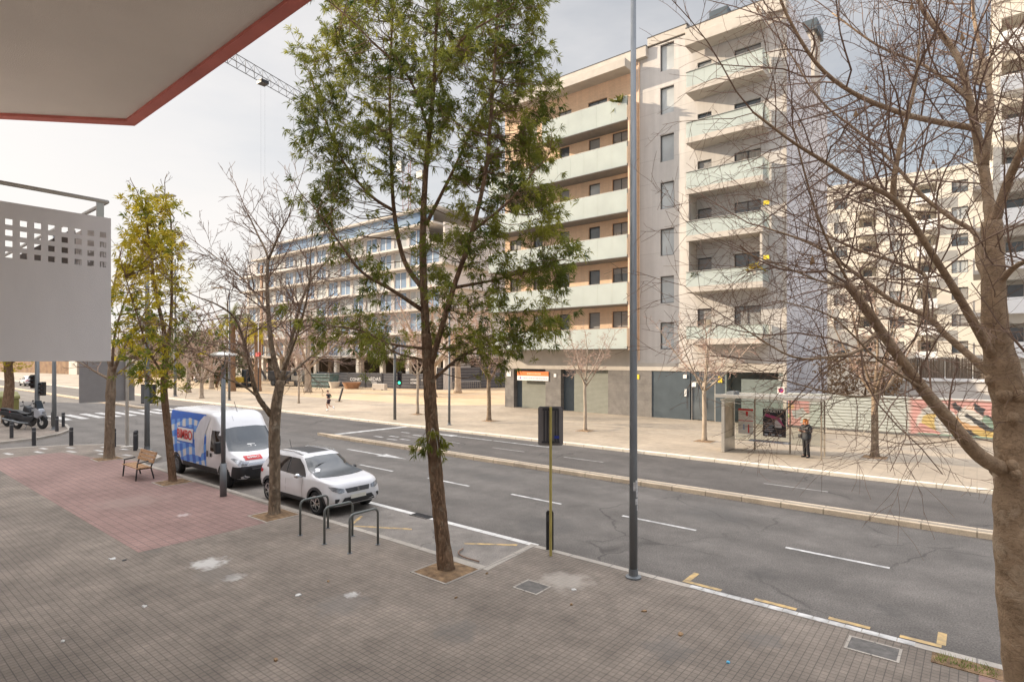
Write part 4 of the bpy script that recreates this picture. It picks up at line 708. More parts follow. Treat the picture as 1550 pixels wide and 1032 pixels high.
for (z, a, w, h) in ((1.62, -70, .13, .16), (1.75, -105, .14, .17), (1.47, -85, .12, .12), (1.35, -65, .1, .1), (1.9, -80, .12, .06)):
    rr_ = .0825; A = [R(a-w/rr_*28.6+k*w/rr_*57.3/4) for k in range(5)]
    b.add([(rr_*math.cos(x), rr_*math.sin(x), zz) for zz in (z, z+h) for x in A], [(k, k+1, k+6, k+5) for k in range(4)])
b.build('stickers', mat('torn_paper_sticker', (.5, .49, .48), .8, var=.4, scale=14), t)
lamp_tall('tall grey lamp post rising through the yellow leaved tree, carrying a small sign panel', -30.6, 10.15, .115, 12.0, R(30), .9)
lamp_tall('tall grey post by the parked motorbikes on the far corner', -43.76, 9.47, .12, 12, R(60), 1.2)
lamp_tall('distant slim lamp post on the far pavement behind the disc lamp', -59.46, 27.2, .12, 11.4, R(-90), 1.2)
lamp_tall('distant dark lamp post standing just right of the yellow leaved tree', -70.5, 26.2, .16, 15.5, R(-90), .3)
lamp_tall('grey lamp post on the far pavement, right of the leaning tree trunk', -26.75, 26.4, .085, 9.5, R(-90), 1.6)
t = thing('park_lamp', 'short grey lamp with a flat disc head beside the parked van', 'lamp post', (-18.55, 8.3, 0)); b = MB(); b.tube([(0, 0, 0), (0, 0, 1.05)], .1, 14); b.build('base_sleeve', M['metal'], t, smooth=True)
b = MB(); b.tube([(0, 0, 1.05), (0, 0, 4.1)], .068, 12); b.build('pole', M['metal'], t, smooth=True)
b = MB(); [b.tube([(0, 0, 4.05), (.16*math.cos(a), .16*math.sin(a), 4.45)], .012, 5) for a in (0, 2.1, 4.2)]; b.build('stem', M['metal'], t)
b = MB(); b.lathe((0, 0, 4.42), [(.02, .0), (.38, .02), (.4, .06), (.3, .13), (.05, .17)], 20); b.build('disc_head', M['steel'], t, smooth=False)
# sign seen from behind with its yellow post; marker post behind it
t = thing('road_sign', 'back of a grey road sign on a thin yellow post at the kerb', 'road sign', (-7.35, 10.4, 0), R(36)); b = MB(); b.tube([(0, 0, 0), (0, 0, 3.3)], .032, 10); b.build('post', mat('ochre_yellow_post', (.42, .34, .1), .6, var=.2), t)
b = MB(); P = []
for cx_, cz_, a0 in ((.22, 3.25, 0), (-.22, 3.25, 90), (-.22, 2.5, 180), (.22, 2.5, 270)):
    for k in range(5): a = R(a0+k*22.5); P.append((cx_+.05*math.cos(a), cz_+.05*math.sin(a)))
b.prism(P, .045, .06, axis='y'); b.build('panel', mat('grey_sign_back', (.2, .185, .18), .5, .2, var=.1), t)
b = MB(); b.prism([(x*1.03, (z-2.875)*1.02+2.875) for x, z in P], .0605, .07, axis='y'); b.build('rim', M['dark_metal'], t)
b = MB(); [b.box(x, x+.035, .02, .044, 2.5, 3.26) for x in (-.16, -.09, .09, .15)]; b.box(-.18, .18, .015, .03, 3.22, 3.28); b.box(-.2, .2, .015, .03, 2.5, 2.54); b.build('bracket', M['dark_metal'], t)
b = MB(); b.box(.08, .19, .014, .018, 2.6, 2.66); b.build('blue_sticker', mat('blue_sticker', (.03, .05, .3), .5), t)
t = thing('marker_post', 'short black flat marker post at the kerb behind the yellow sign post', 'marker post', (-7.6, 10.72, 0), R(36)); b = MB(); b.prism([(-.085, 0), (.085, 0), (.085, .86), (.05, .9), (-.05, .9), (-.085, .86)], -.035, .035, axis='y'); b.build('post', M['black'], t); b = MB(); b.box(-.06, .06, -.04, -.036, .66, .8); b.build('reflector', M['dark_metal'], t)
# back of a big sign on the corner, small sign on the lamp
t = thing('billboard', 'back of a large grey billboard on a pale post, behind the bare trunk at left', 'billboard', (-32.3, 9.84, 0), R(-90)); b = MB(); b.tube([(0, 0, 0), (0, 0, 4.3)], .075, 12); b.build('post', M['steel'], t); b = MB(); b.lathe((0, 0, 0), [(.26, 0), (.26, .05), (.1, .09)], 12); b.build('base', M['concrete'], t)
b = MB(); b.box(-.35, 1.9, -.14, -.08, 2.3, 4.2); b.build('panel', mat('grey_panel_back', (.26, .245, .235), .6, var=.06), t); b = MB(); b.box(-.37, 1.92, -.15, -.075, 2.27, 2.298); b.box(-.37, 1.92, -.15, -.075, 4.202, 4.23); b.build('frame', M['steel'], t)
t = thing('sign_panel', 'back of a small two tone sign fixed to the lamp post by the yellow tree', 'sign', (-30.6, 10.15, 0), R(50)); b = MB(); b.box(-.32, .32, .13, .17, 2.2, 3.12); b.build('panel', M['dark_metal'], t); b = MB(); b.box(.05, .2, .12, .129, 2.25, 3.05); b.box(-.3, -.02, .122, .129, 2.25, 3.05); b.build('bracket', M['metal'], t)
# traffic lights
def signal(t, z, x, y, lit, rz=0):
    b = MB(); b.box(x-.15, x+.15, y-.12, y+.12, z, z+.95); o = b.build('signal_head', M['black'], t, bevel=.03)
    for k, c in enumerate('gyr'):
        b = MB(); b.lathe((x+.0, y-.121, z+.17+k*.3), [(.1, 0), (.1, -.004)], 14, 'y'); b.build('signal_lens', M['greenlamp'] if c == lit else M['lens'], o)
        b = MB(); pr_ = [(math.cos(a), math.sin(a)) for a in np.linspace(0, math.pi, 9)]; b.add([(x+.12*p, y-.12, z+.17+k*.3+.12*q_) for p, q_ in pr_]+[(x+.11*p, y-.3, z+.19+k*.3+.1*q_) for p, q_ in pr_], [(i, i+1, i+10, i+9) for i in range(8)]); b.build('visor', M['black'], o)
t = thing('traffic_light', 'arched traffic light pole with a green signal on the sandy far pavement', 'traffic light', (-32.0, 26.2, 0), R(39)); pts = [(0, 0, 0), (0, 0, 3.5), (0, 0, 4.6), (-.12, -.1, 5.2), (-.5, -.4, 5.75), (-1.1, -.9, 6.0), (-2.2, -1.9, 6.1)]; b = MB(); b.tube(pts, [.11, .1, .09, .08, .07, .06, .05], 12); b.build('pole', M['metal'], t, smooth=True); signal(t, 2.45, .34, 0, 'g'); b = MB(); b.box(.09, .2, -.03, .03, 2.7, 2.76); b.box(.09, .2, -.03, .03, 3.1, 3.16); b.build('bracket', M['dark_metal'], t)
t = thing('traffic_light', 'black traffic light on a thick pole beyond the motorbikes at the left edge', 'traffic light', (-50.8, 10.05, 0), R(39)); b = MB(); b.tube([(0, 0, 0), (0, 0, 1.0), (0, 0, 5.6)], [.16, .15, .12], 12); b.build('pole', M['metal'], t, smooth=True); signal(t, 1.75, .4, 0, ''); signal(t, 2.25, -.3, .05, ''); b = MB(); b.box(-.16, .3, -.04, .04, 2.5, 2.58); b.build('bracket', M['dark_metal'], t)
t = thing('pole', 'thin striped pole with a red top among the palms', 'pole', tuple(at(391, 613, 56).xy)+(0,)); b = MB(); b.tube([(0, 0, 0), (0, 0, 3.4)], .05, 8); b.build('lower_pole', M['dark_metal'], t); b = MB(); b.tube([(0, 0, 3.4), (0, 0, 8)], .04, 8); b.build('upper_pole', M['whitep'], t); b = MB(); b.box(-.35, .3, -.1, .1, 4.5, 4.9); b.build('red_flag', M['redp'], t)
# bollards
BO = [(-40.94, 7.0, 'dark bollard on the far corner by the rear wheel of the nearer motorbike'), (-36.55, 7.1, 'dark bollard at the kerb corner in front of the motorbike front wheel'), (-35.2, 8.3, 'lone dark bollard on the near kerb midway between motorbikes and bare tree'), (-33.0, 9.5, 'dark bollard half hidden behind the bare trunk with the knot'), (-30.9, 9.75, 'dark bollard just left of the lamp post with the small sign'), (-42.6, 9.35, 'dark bollard on the far corner beside the motorbike front wheel'), (-46.1, 9.9, 'dark bollard on the far corner kerb left of the tall grey post'), (-45.0, 10.2, 'dark bollard on the far corner right of the tall grey post'), (-31.4, 9.95, 'slim dark bollard behind the pale billboard post')]
b0 = None
for (x, y, lb) in BO:
    if b0 is None:
        b0 = thing('bollard', lb, 'bollard', (x, y, 0), 0, 'bollards at the corner kerbs'); b = MB(); b.lathe((0, 0, 0), [(.085, 0), (.085, .87), (.075, .9), (.02, .91)], 14); b.build('post', M['dark_metal'], b0); b = MB(); b.lathe((0, 0, .0), [(.087, .7), (.087, .76)], 14); b.build('ring', M['metal'], b0)
    else: dup(b0, (x, y, 0), 0, 1, lb)
# bike racks
r0 = None
for (x, lb) in ((-13.0, 'steel bike rack hoop nearest the white car, leftmost of the three'), (-11.95, 'steel bike rack hoop in the middle of the three'), (-10.95, 'steel bike rack hoop nearest the leaning tree, rightmost of the three')):
    if r0 is None:
        r0 = thing('bike_rack', lb, 'bike rack', (x, 7.68, 0), 0, 'bike racks on the grey paving'); b = MB(); P = [(0, 0, 0), (0, 0, .74)]+[(0, .12-.12*math.cos(R(a)), .74+.12*math.sin(R(a))) for a in (30, 60, 90)]+[(0, .66+.12*math.sin(R(a)), .74+.12*math.cos(R(a))) for a in (0, 30, 60, 90)]+[(0, .78, 0)]; b.tube(P, .028, 10); b.build('hoop', mat('dull_steel_tube', (.17, .18, .17), .45, .5), r0, smooth=True); b = MB(); [b.lathe((0, yy, 0), [(.06, 0), (.06, .012)], 10) for yy in (0, .78)]; b.build('base_plate', M['metal'], r0)
    else: dup(r0, (x, 7.68, 0), 0, 1, lb)
# bench
t = thing('bench', 'wooden bench with black iron legs on the red paving beside the van', 'bench', (-23.9, 7.85, 0)); b = MB()
for k in range(4): b.box(-.78, .78, -.5+k*.12, -.4+k*.12, .43, .465)
b.build('seat', M['wood'], t, bevel=.008)
b = MB()
for k in range(3): z = .58+k*.13; y = .0+k*.045; b.prism([(y, z), (y+.03, z-.01), (y+.07, z+.1), (y+.04, z+.11)], -.78, .78, axis='x')
b.build('backrest', M['wood'], t, bevel=.006)
for x in (-.66, .66):
    b = MB(); b.tube([(x, -.5, 0), (x, -.46, .42), (x, -.45, .62), (x, -.1, .66)], .026, 8); b.build('leg', M['black'], t); b = MB(); b.tube([(x, .08, 0), (x, -.02, .42), (x, .16, .95)], .026, 8); b.build('leg', M['black'], t); b = MB(); b.bar((x, -.48, .41), (x, -.0, .41), .04, .04); b.build('brace', M['black'], t)
# waste container
t = thing('waste_container', 'olive green waste container with rounded lid at the left edge behind the motorbikes', 'container', (-59.5, 9.5, 0), R(8)); M['olive'] = mat('olive_plastic', (.2, .19, .06), .6, var=.1); b = MB(); b.prism([(-1.3, .1), (1.3, .1), (1.4, 1.15), (-1.4, 1.15)], -.75, .75, axis='y'); b.build('body', M['olive'], t, bevel=.06); b = MB(); b.prism([(-1.45, 1.16), (1.45, 1.16), (1.4, 1.4), (.9, 1.72), (-.9, 1.72), (-1.4, 1.4)], -.8, .8, axis='y'); b.build('lid', M['olive'], t, bevel=.06); b = MB(); b.prism([(.9, .3), (1.25, .6), (1.25, .9), (.9, .6)], -.79, -.755, axis='y', mi=1); b.box(.9, 1.25, -.78, -.756, .9, 1.1, 0); b.build('warning_stripes', [M['redp'], M['whitep']], t)
# bus shelter
t = thing('bus_shelter', 'glass and steel bus shelter with posters on the sunlit far pavement', 'bus shelter', (-7.2, 27.6, 0)); g_ = glass('shelter_glass', (.94, .96, .94), mixf=.97)
b = MB(); b.box(-2.25, 2.2, -.95, .95, 2.58, 2.66); b.box(-2.28, 2.23, -1.0, -.94, 2.55, 2.7); b.box(-2.28, 2.23, .94, 1.0, 2.55, 2.7); b.build('roof', M['steel'], t, bevel=.01)
b = MB(); b.box(-1.95, -1.6, -.4, .4, 2.662, 2.8); b.build('roof_unit', M['metal'], t)
b = MB(); b.wall(-.75, .72, 0.02, 2.4, -2.05, .14, [(-.62, .6, .62, 2.28)], axis='x', back=True); b.box(-2.05, -1.91, -.75, -.74, .02, 2.4); b.box(-2.05, -1.91, .715, .72, .02, 2.4); b.box(-2.09, -1.87, -.79, .76, 2.401, 2.46); b.build('end_panel', M['steel'], t)
b = MB(); b.box(-1.99, -1.97, -.62, .6, .62, 2.28); b.build('advert', mat('amber_poster', (.4, .33, .22), .3, col2=(.62, .52, .4), scale=2), t)
for x, y in ((-1.0, .78), (.55, .78), (1.95, .82), (2.02, -.2)): b = MB(); b.box(x-.03, x+.03, y-.03, y+.03, 0, 2.575); b.build('post', mat('weathered_steel', (.34, .29, .23), .5, .4) if 'wst' not in M else M['wst'], t)
b = MB(); b.box(-1.88, -1.05, .775, .785, .45, 2.3); b.box(-.95, .5, .775, .785, .45, 2.3); b.box(.6, 1.9, .79, .8, .45, 2.3); b.build('glass_panel', g_, t)
b = MB(); b.box(-1.95, 2.0, .76, .8, .42, .447); b.box(-1.95, 2.0, .76, .8, 2.301, 2.33); b.build('rail', M['steel'], t)
b = MB(); b.box(-1.75, -1.06, .74, .77, .75, 1.95); o = b.build('route_map', mat('route_map_paper', (.62, .6, .56), .4, col2=(.72, .7, .66), scale=6), t); b = MB(); b.box(-1.75, -1.06, .735, .7395, 1.86, 1.95); b.box(-1.4, -1.3, .735, .7395, 1.6, 1.82); b.box(-1.75, -1.06, .735, .7395, 1.36, 1.39); b.box(-1.52, -1.46, .735, .7395, .95, 1.2, 1); b.box(-1.3, -1.24, .735, .7395, .8, 1.2, 0); b.build('print', [M['redp'], mat('blue_print', (.2, .3, .5), .5)], o)
b = MB(); b.box(-.62, .38, .73, .77, .72, 2.0); o = b.build('poster', mat('dark_film_poster', (.015, .015, .022), .35, var=.5), t); b = MB(); b.box(-.1, .2, .725, .7295, 1.15, 1.62, 0); b.prism([(-.55, 1.66), (.0, 1.5), (.25, 1.25), (.33, 1.2), (.1, 1.62), (-.5, 1.78)], .7205, .7245, 1, 'y'); [b.box(-.55, -.2+(.06 if k % 2 else 0), .725, .7295, .95+k*.09, .99+k*.09, 2) for k in range(5)]; [b.box(-.55+k*.3, -.4+k*.3, .725, .7295, .77, .84, 2) for k in range(3)]
b.build('poster_art', [mat('grey_pale_print', (.5, .48, .5), .4), mat('magenta_print', (.35, .05, .16), .4), mat('grey_text_print', (.3, .32, .36), .4)], o); words('lettering', 'VENDETTA', .17, M['whitep'], o, (-.15, .722, 1.9), (R(90), 0, 0))
b = MB(); b.box(-1.15, .62, .3, .66, .48, .54); b.build('seat', mat('blue_grey_seat', (.2, .22, .27), .5), t, bevel=.02); b = MB(); [b.bar((x, .5, .48), (x, .77, .4), .04, .04) for x in (-1.0, .55)]; b.build('seat_bracket', M['steel'], t)
b = MB(); b.bar((-1.9, -.6, 2.35), (-1.0, .75, 2.1), .02, .02); b.build('stay', M['chrome'], t)
# ------------------------------------------------------------------ vehicles
def pchip(xs, ys, x):
    xs, ys = np.asarray(xs, float), np.asarray(ys, float); h = np.diff(xs); dl = np.diff(ys)/h; m = np.zeros_like(ys)
    for i in range(1, len(xs)-1):
        if dl[i-1]*dl[i] > 0: w1 = 2*h[i]+h[i-1]; w2 = h[i]+2*h[i-1]; m[i] = (w1+w2)/(w1/dl[i-1]+w2/dl[i])
    m[0] = dl[0]; m[-1] = dl[-1]; k = np.clip(np.searchsorted(xs, x)-1, 0, len(h)-1); t = (x-xs[k])/h[k]
    return (1+2*t)*(1-t)**2*ys[k]+t*(1-t)**2*h[k]*m[k]+t*t*(3-2*t)*ys[k+1]+t*t*(t-1)*h[k]*m[k+1]
def smooth_line(P, n):
    P = np.asarray(P, float)
    for _ in range(n):
        Q = [P[0]]
        for a, c in zip(P[:-1], P[1:]): Q += [a*.75+c*.25, a*.25+c*.75]
        P = np.array(Q+[P[-1]])
    return P
class Body:
    def __init__(s, st, section, nx=64, wheels=(), rw=.36, ywheel=.45):
        st = np.array(st, float); xs = np.linspace(st[0, 0], st[-1, 0], nx); par = np.array([pchip(st[:, 0], st[:, k], xs) for k in range(1, st.shape[1])]).T
        rings = [smooth_line(section(p), 2) for p in par]; m = len(rings[0]); V = []; F = []
        for x, r in zip(xs, rings):
            V += [(x, y, z) for y, z in r]+[(x, -y, z) for y, z in r[::-1][1:-1]]
        n = 2*m-2
        for i in range(nx-1):
            for j in range(n):
                j2 = (j+1) % n; F.append((i*n+j, (i+1)*n+j, (i+1)*n+j2, i*n+j2))
        F.append(tuple(range(n))); F.append(tuple((nx-1)*n+j for j in range(n-1, -1, -1)))
        s.bvh = BVHTree.FromPolygons([Vector(v) for v in V], F)
        Fk = []
        for f in F:
            c = np.mean([V[i] for i in f], axis=0)
            if len(f) == 4 and abs(c[1]) > ywheel and any((c[0]-wx)**2+(c[2]-wz)**2 < rw**2 for wx, wz in wheels): continue
            Fk.append(f)
        s.V, s.F = V, Fk
    def build(s, m, par, name='body'):
        b = MB(); b.add(s.V, s.F); return b.build(name, m, par, smooth=True, fix=True)
    def patch(s, poly, d, eps=.006, cuts=3, th=True):
        """polygon in a view plane laid on the body: d='side+','side-' (x,z), 'front'/'back' (y,z), 'top' (x,y)"""
        bm = bmesh.new(); vs = [bm.verts.new((p[0], p[1], 0)) for p in poly]; f = bm.faces.new(vs); bmesh.ops.triangulate(bm, faces=[f]); bmesh.ops.subdivide_edges(bm, edges=bm.edges[:], cuts=cuts, use_grid_fill=True)
        o_, dr = {'side+': (lambda a, b: Vector((a, 9, b)), Vector((0, -1, 0))), 'side-': (lambda a, b: Vector((a, -9, b)), Vector((0, 1, 0))), 'front': (lambda a, b: Vector((9, a, b)), Vector((-1, 0, 0))), 'back': (lambda a, b: Vector((-9, a, b)), Vector((1, 0, 0))), 'top': (lambda a, b: Vector((a, b, 9)), Vector((0, 0, -1)))}[d]
        V = {}; 
        for v in bm.verts:
            h = s.bvh.ray_cast(o_(v.co.x, v.co.y), dr)
            if h[0] is None: continue
            nn = h[1] if h[1].dot(dr) < 0 else -h[1]; V[v] = h[0]+nn*eps
        bm.verts.index_update(); idx = {v: i for i, v in enumerate(V)}; F = []
        for f in bm.faces:
            if all(v in V for v in f.verts):
                ff = [idx[v] for v in f.verts]; a, b_, c = [V[v] for v in list(f.verts)[:3]]
                if (b_-a).cross(c-a).dot(dr) > 0: ff = ff[::-1]
                F.append(tuple(ff))
        out = ([tuple(p) for p in V.values()], F); bm.free(); return out
    def decal(s, name, polys, d, m, par, eps=.006, cuts=3):
        b = MB(); mm_ = m if isinstance(m, list) else [m]
        for q in polys:
            poly, mi = (q if isinstance(q, tuple) else (q, 0)); dd = d if isinstance(d, (list, tuple)) else (d,)
            for d_ in dd: v, f = s.patch(poly, d_, eps, cuts); b.add(v, f, mi)
        return b.build(name, mm_, par, smooth=True)
def wheel(par, x, y, z, r, w, side, spokes, rimm, name='wheel'):
    b = MB(); b.lathe((x, y, z), [(r*.66, -w/2), (r*.9, -w/2), (r, -w*.36), (r, w*.36), (r*.9, w/2), (r*.66, w/2)], 28, 'y', 0, 0); o = b.build(name, M['rubber'], par, smooth=False)
    b = MB(); s_ = side; b.lathe((x, y+s_*(w/2-.03), z), [(r*.665, 0), (r*.665, s_*.02), (r*.6, s_*.024), (r*.585, s_*-.01), (.01, s_*-.02)], 28, 'y', 1, 0)
    b.lathe((x, y+s_*(w/2-.03), z), [(r*.68, s_*.004), (r*.68, s_*.032), (r*.6, s_*.034)], 28, 'y', 0, 0)
    for k in range(spokes):
        a = 2*math.pi*k/spokes
        for da in (-.13, .13): b.bar((x+r*.1*math.cos(a), y+s_*(w/2-.0), z+r*.1*math.sin(a)), (x+r*.63*math.cos(a+da*1.5), y+s_*(w/2-.005), z+r*.63*math.sin(a+da*1.5)), .028, .02, 0, up=(0, 1, 0))
    b.lathe((x, y+s_*(w/2-.02), z), [(r*.16, 0), (r*.16, s_*.03), (.01, s_*.035)], 12, 'y', 0); b.build('rim', [rimm, M['black']], o); return o
M['carwhite'] = mat('white_car_paint', (.68, .67, .68), .25, var=.02, coat=.6); M['carsilver'] = mat('silver_car_paint', (.42, .44, .46), .3, .4, var=.03, coat=.5)
M['cglass'] = mat('tinted_car_glass', (.025, .032, .038), .04, var=.3, scale=1.5, spec=.8); M['sideglass'] = mat('dark_side_glass', (.03, .022, .018), .05, var=.5, scale=2.5, spec=.7)
M['lampg'] = mat('clear_headlamp', (.3, .31, .33), .1, .3, var=.5, scale=12); M['tail'] = mat('red_tail_lamp', (.5, .02, .03), .2, var=.2); M['plate'] = mat('number_plate', (.66, .63, .55), .5, var=.1)
M['greyp'] = mat('dark_grey_trim', (.05, .05, .053), .55, var=.15)
def suv_section(p):
    zb, wm, zm, wb, zbelt, wr, zr = p
    return [(0, zb), (wm*.8, zb), (wm*.96, zb+.08), (wm, zm-.12), (wm, zm), (wb+.01, zbelt-.03), (wb-.01, zbelt+.02), (wr+.05, zr-.09 if zr-zbelt > .2 else zr-.03*(zr-zbelt)/.2), (wr*.8, zr-.012), (wr*.4, zr), (0, zr)]
SUV = [(-2.1, .52, .62, .78, .58, .96, .44, 1.0), (-2.04, .42, .76, .76, .70, .99, .52, 1.14), (-1.95, .36, .83, .74, .78, 1.0, .56, 1.30), (-1.72, .30, .88, .72, .83, 1.0, .59, 1.47), (-1.2, .23, .9, .68, .85, 1.0, .61, 1.585), (-.4, .21, .9, .66, .855, .985, .62, 1.61), (.15, .21, .9, .66, .855, .975, .61, 1.58), (.4, .21, .9, .66, .855, .965, .615, 1.47), (.75, .21, .9, .66, .855, .965, .66, 1.24), (1.15, .21, .9, .68, .855, .98, .74, 1.06), (1.45, .22, .9, .68, .845, .965, .70, 1.035), (1.8, .25, .88, .66, .80, .92, .62, .985), (1.98, .28, .83, .62, .73, .86, .54, .92), (2.07, .32, .76, .58, .64, .76, .5, .81), (2.12, .38, .66, .53, .54, .64, .42, .67)]
def car(label, loc, rz, paint, group=None, detail=True, roofm=None):
    t = thing('parked_car', label, 'car', loc, rz, group); B = Body(SUV, suv_section, 76, [(1.33, .33), (-1.3, .33)], .4, .55); B.build(paint, t)
    b = MB(); [b.box(wx-.45, wx+.45, -.72, .72, .2, .8) for wx in (1.33, -1.3)]; b.build('wheel_well', M['black'], t)
    for sd_ in ('side+', 'side-'):
        B.decal('side_window', [[(-1.55, 1.05), (-.34, 1.02), (-.34, 1.465), (-1.2, 1.445), (-1.45, 1.33)], [(-.27, 1.015), (.34, 1.0), (.74, 1.0), (.42, 1.29), (.14, 1.455), (-.27, 1.465)]], sd_, M['sideglass'], t, .006)
        B.decal('door', [[(-1.05, .34), (-.3, .34), (-.3, 1.0), (-.31, 1.0), (-.31, .35), (-1.05, .35)], [(-.305, .335), (.6, .335), (.62, .45), (.62, .95), (.61, .95), (.61, .455), (.59, .345), (-.305, .345)]], sd_, M['greyp'], t, .004, 2)
        B.decal('pillar', [[(-.335, 1.02), (-.275, 1.015), (-.275, 1.465), (-.335, 1.465)]], sd_, M['black'], t, .007, 2)
        B.decal('door_handle', [[(-.95, .88), (-.75, .88), (-.75, .915), (-.95, .915)], [(-.22, .87), (-.02, .87), (-.02, .905), (-.22, .905)]], sd_, paint, t, .028, 1)
        B.decal('sill', [[(-.9, .21), (.92, .21), (.92, .4), (-.9, .4)]], sd_, M['greyp'], t, .008)
        for wx in (1.33, -1.3): B.decal('arch_trim', [[(wx+.47*math.cos(a), .33+.47*math.sin(a)) for a in np.linspace(R(-12), R(192), 18)]+[(wx+.385*math.cos(a), .33+.385*math.sin(a)) for a in np.linspace(R(192), R(-12), 18)]], sd_, M['greyp'], t, .012, 0)
    B.decal('windshield', [[(-.76, 1.03), (.76, 1.03), (.60, 1.47), (.3, 1.505), (-.3, 1.505), (-.60, 1.47)]], 'front', M['cglass'], t, .006, 5)
    B.decal('rear_window', [[(-.58, 1.1), (.58, 1.1), (.5, 1.42), (-.5, 1.42)]], 'back', M['sideglass'], t, .008, 4)
    B.decal('roof_panel', [[(-1.65, -.5), (.12, -.55), (.12, .55), (-1.65, .5)]], 'top', roofm or M['black'], t, .006, 4)
    B.decal('grille', [[(-.42, .78), (.42, .78), (.37, .66), (-.37, .66)]], 'front', M['greyp'], t, .008, 3)
    B.decal('lower_grille', [[(-.46, .53), (.46, .53), (.62, .34), (-.62, .34)]], 'front', M['black'], t, .008, 3)
    for s_ in (-1, 1):
        B.decal('headlight', [[(s_*.45, .775), (s_*.45, .69), (s_*.6, .67), (s_*.77, .75), (s_*.81, .86), (s_*.72, .85)]], 'front', M['lampg'], t, .01, 3)
        B.decal('fog_light', [[(s_*.62, .53), (s_*.74, .53), (s_*.74, .42), (s_*.66, .42)]], 'front', M['black'], t, .008, 2)
        B.decal('tail_light', [[(s_*.46, .98), (s_*.46, .86), (s_*.76, .82), (s_*.8, .98)]], 'back', M['tail'], t, .012, 3)
        B.decal('tail_light', [[(-1.98, .98), (-1.7, .95), (-1.74, .86), (-1.98, .84)]], 'side+' if s_ > 0 else 'side-', M['tail'], t, .01, 2)
        b = MB(); b.ball((.52, s_*.98, 1.03), (.09, .1, .07), 10, 7); b.bar((.55, s_*.84, 1.0), (.54, s_*.95, 1.01), .05, .04); b.build('mirror', M['chrome'] if s_ < 0 else M['black'], t, smooth=True)
        b = MB(); b.tube([(-1.55, s_*.54, 1.53), (-1.4, s_*.56, 1.575), (-.4, s_*.57, 1.61), (0.0, s_*.565, 1.575), (.1, s_*.56, 1.55)], .018, 6); b.build('roof_rail', M['chrome'], t)
    b = MB(); b.bar((2.14, -.26, .535), (2.14, .26, .535), .012, .11); b.build('number_plate', M['plate'], t); b = MB(); b.bar((-2.13, -.26, .75), (-2.13, .26, .75), .012, .11); b.build('number_plate', M['plate'], t)
    B.decal('rear_bumper', [[(-.78, .34), (.78, .34), (.74, .58), (-.74, .58)]], 'back', M['greyp'], t, .008, 3)
    b = MB(); b.tube([(-1.5, 0, 1.5), (-1.62, 0, 1.8)], .008, 5); b.build('aerial', M['black'], t)
    if detail:
        o = words('badge', 'S', .13, M['chrome'], t, (2.13, 0, .715), (R(90), 0, R(90)), bold=.012, sx=1.4)
        b = MB(); [b.bar((.72+.35*k, -.5, 1.29-.25*k), (.55+.3*k, .1, 1.35-.2*k), .02, .012) for k in (0,)]; b.bar((.95, -.6, 1.12), (.97, .2, 1.1), .02, .012); b.build('wiper', M['black'], t)
    for wx in (1.33, -1.3):
        for s_ in (-1, 1): wheel(t, wx, s_*.79, .33, .335, .22, s_, 5, M['chrome'])
    return t
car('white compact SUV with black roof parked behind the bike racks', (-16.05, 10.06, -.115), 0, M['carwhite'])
car('white car driving away on the far carriageway at the far left', (-118, 22.3, -.12), math.pi+.02, M['carwhite'], detail=False, roofm=M['carwhite'])
car('silver car parked under the dark shrubs left of the palms', (-104, 43.5, .01), R(15), M['carsilver'], detail=False, roofm=M['carsilver'])
# --- van
def van_section(p):
    zb, wm, zm, wr, zr = p
    return [(0, zb), (wm*.9, zb), (wm*.98, zb+.1), (wm, zm*.6+zb*.4), (wm, zm), (wm*.985, zm+.35*(zr-zm)), (wr+.05, zr-.14 if zr-zm > .5 else zr-.28*(zr-zm)), (wr, zr-.06 if zr-zm > .5 else zr-.1*(zr-zm)), (wr*.8, zr), (0, zr+.01)]
VAN = [(-3.1, .55, .98, 1.2, .84, 2.52), (-3.05, .42, 1.02, 1.2, .87, 2.6), (-2.5, .38, 1.045, 1.2, .88, 2.62), (0, .36, 1.045, 1.2, .88, 2.62), (.6, .36, 1.045, 1.2, .88, 2.61), (.95, .36, 1.045, 1.18, .87, 2.54), (1.25, .36, 1.045, 1.15, .84, 2.32), (1.45, .36, 1.045, 1.13, .83, 2.12), (1.8, .36, 1.045, 1.1, .86, 1.74), (2.1, .36, 1.04, 1.05, .88, 1.42), (2.3, .36, 1.03, .98, .86, 1.27), (2.6, .36, 1.0, .9, .8, 1.16), (2.85, .34, .94, .8, .74, 1.04), (2.98, .36, .84, .72, .66, .9), (3.04, .42, .74, .66, .58, .78)]
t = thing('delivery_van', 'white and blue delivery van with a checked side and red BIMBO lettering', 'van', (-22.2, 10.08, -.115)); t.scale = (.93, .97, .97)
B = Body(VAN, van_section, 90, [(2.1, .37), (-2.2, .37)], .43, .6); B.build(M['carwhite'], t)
b = MB(); [b.box(wx-.48, wx+.48, -.85, .85, .25, .9) for wx in (2.1, -2.2)]; b.build('wheel_well', M['black'], t)
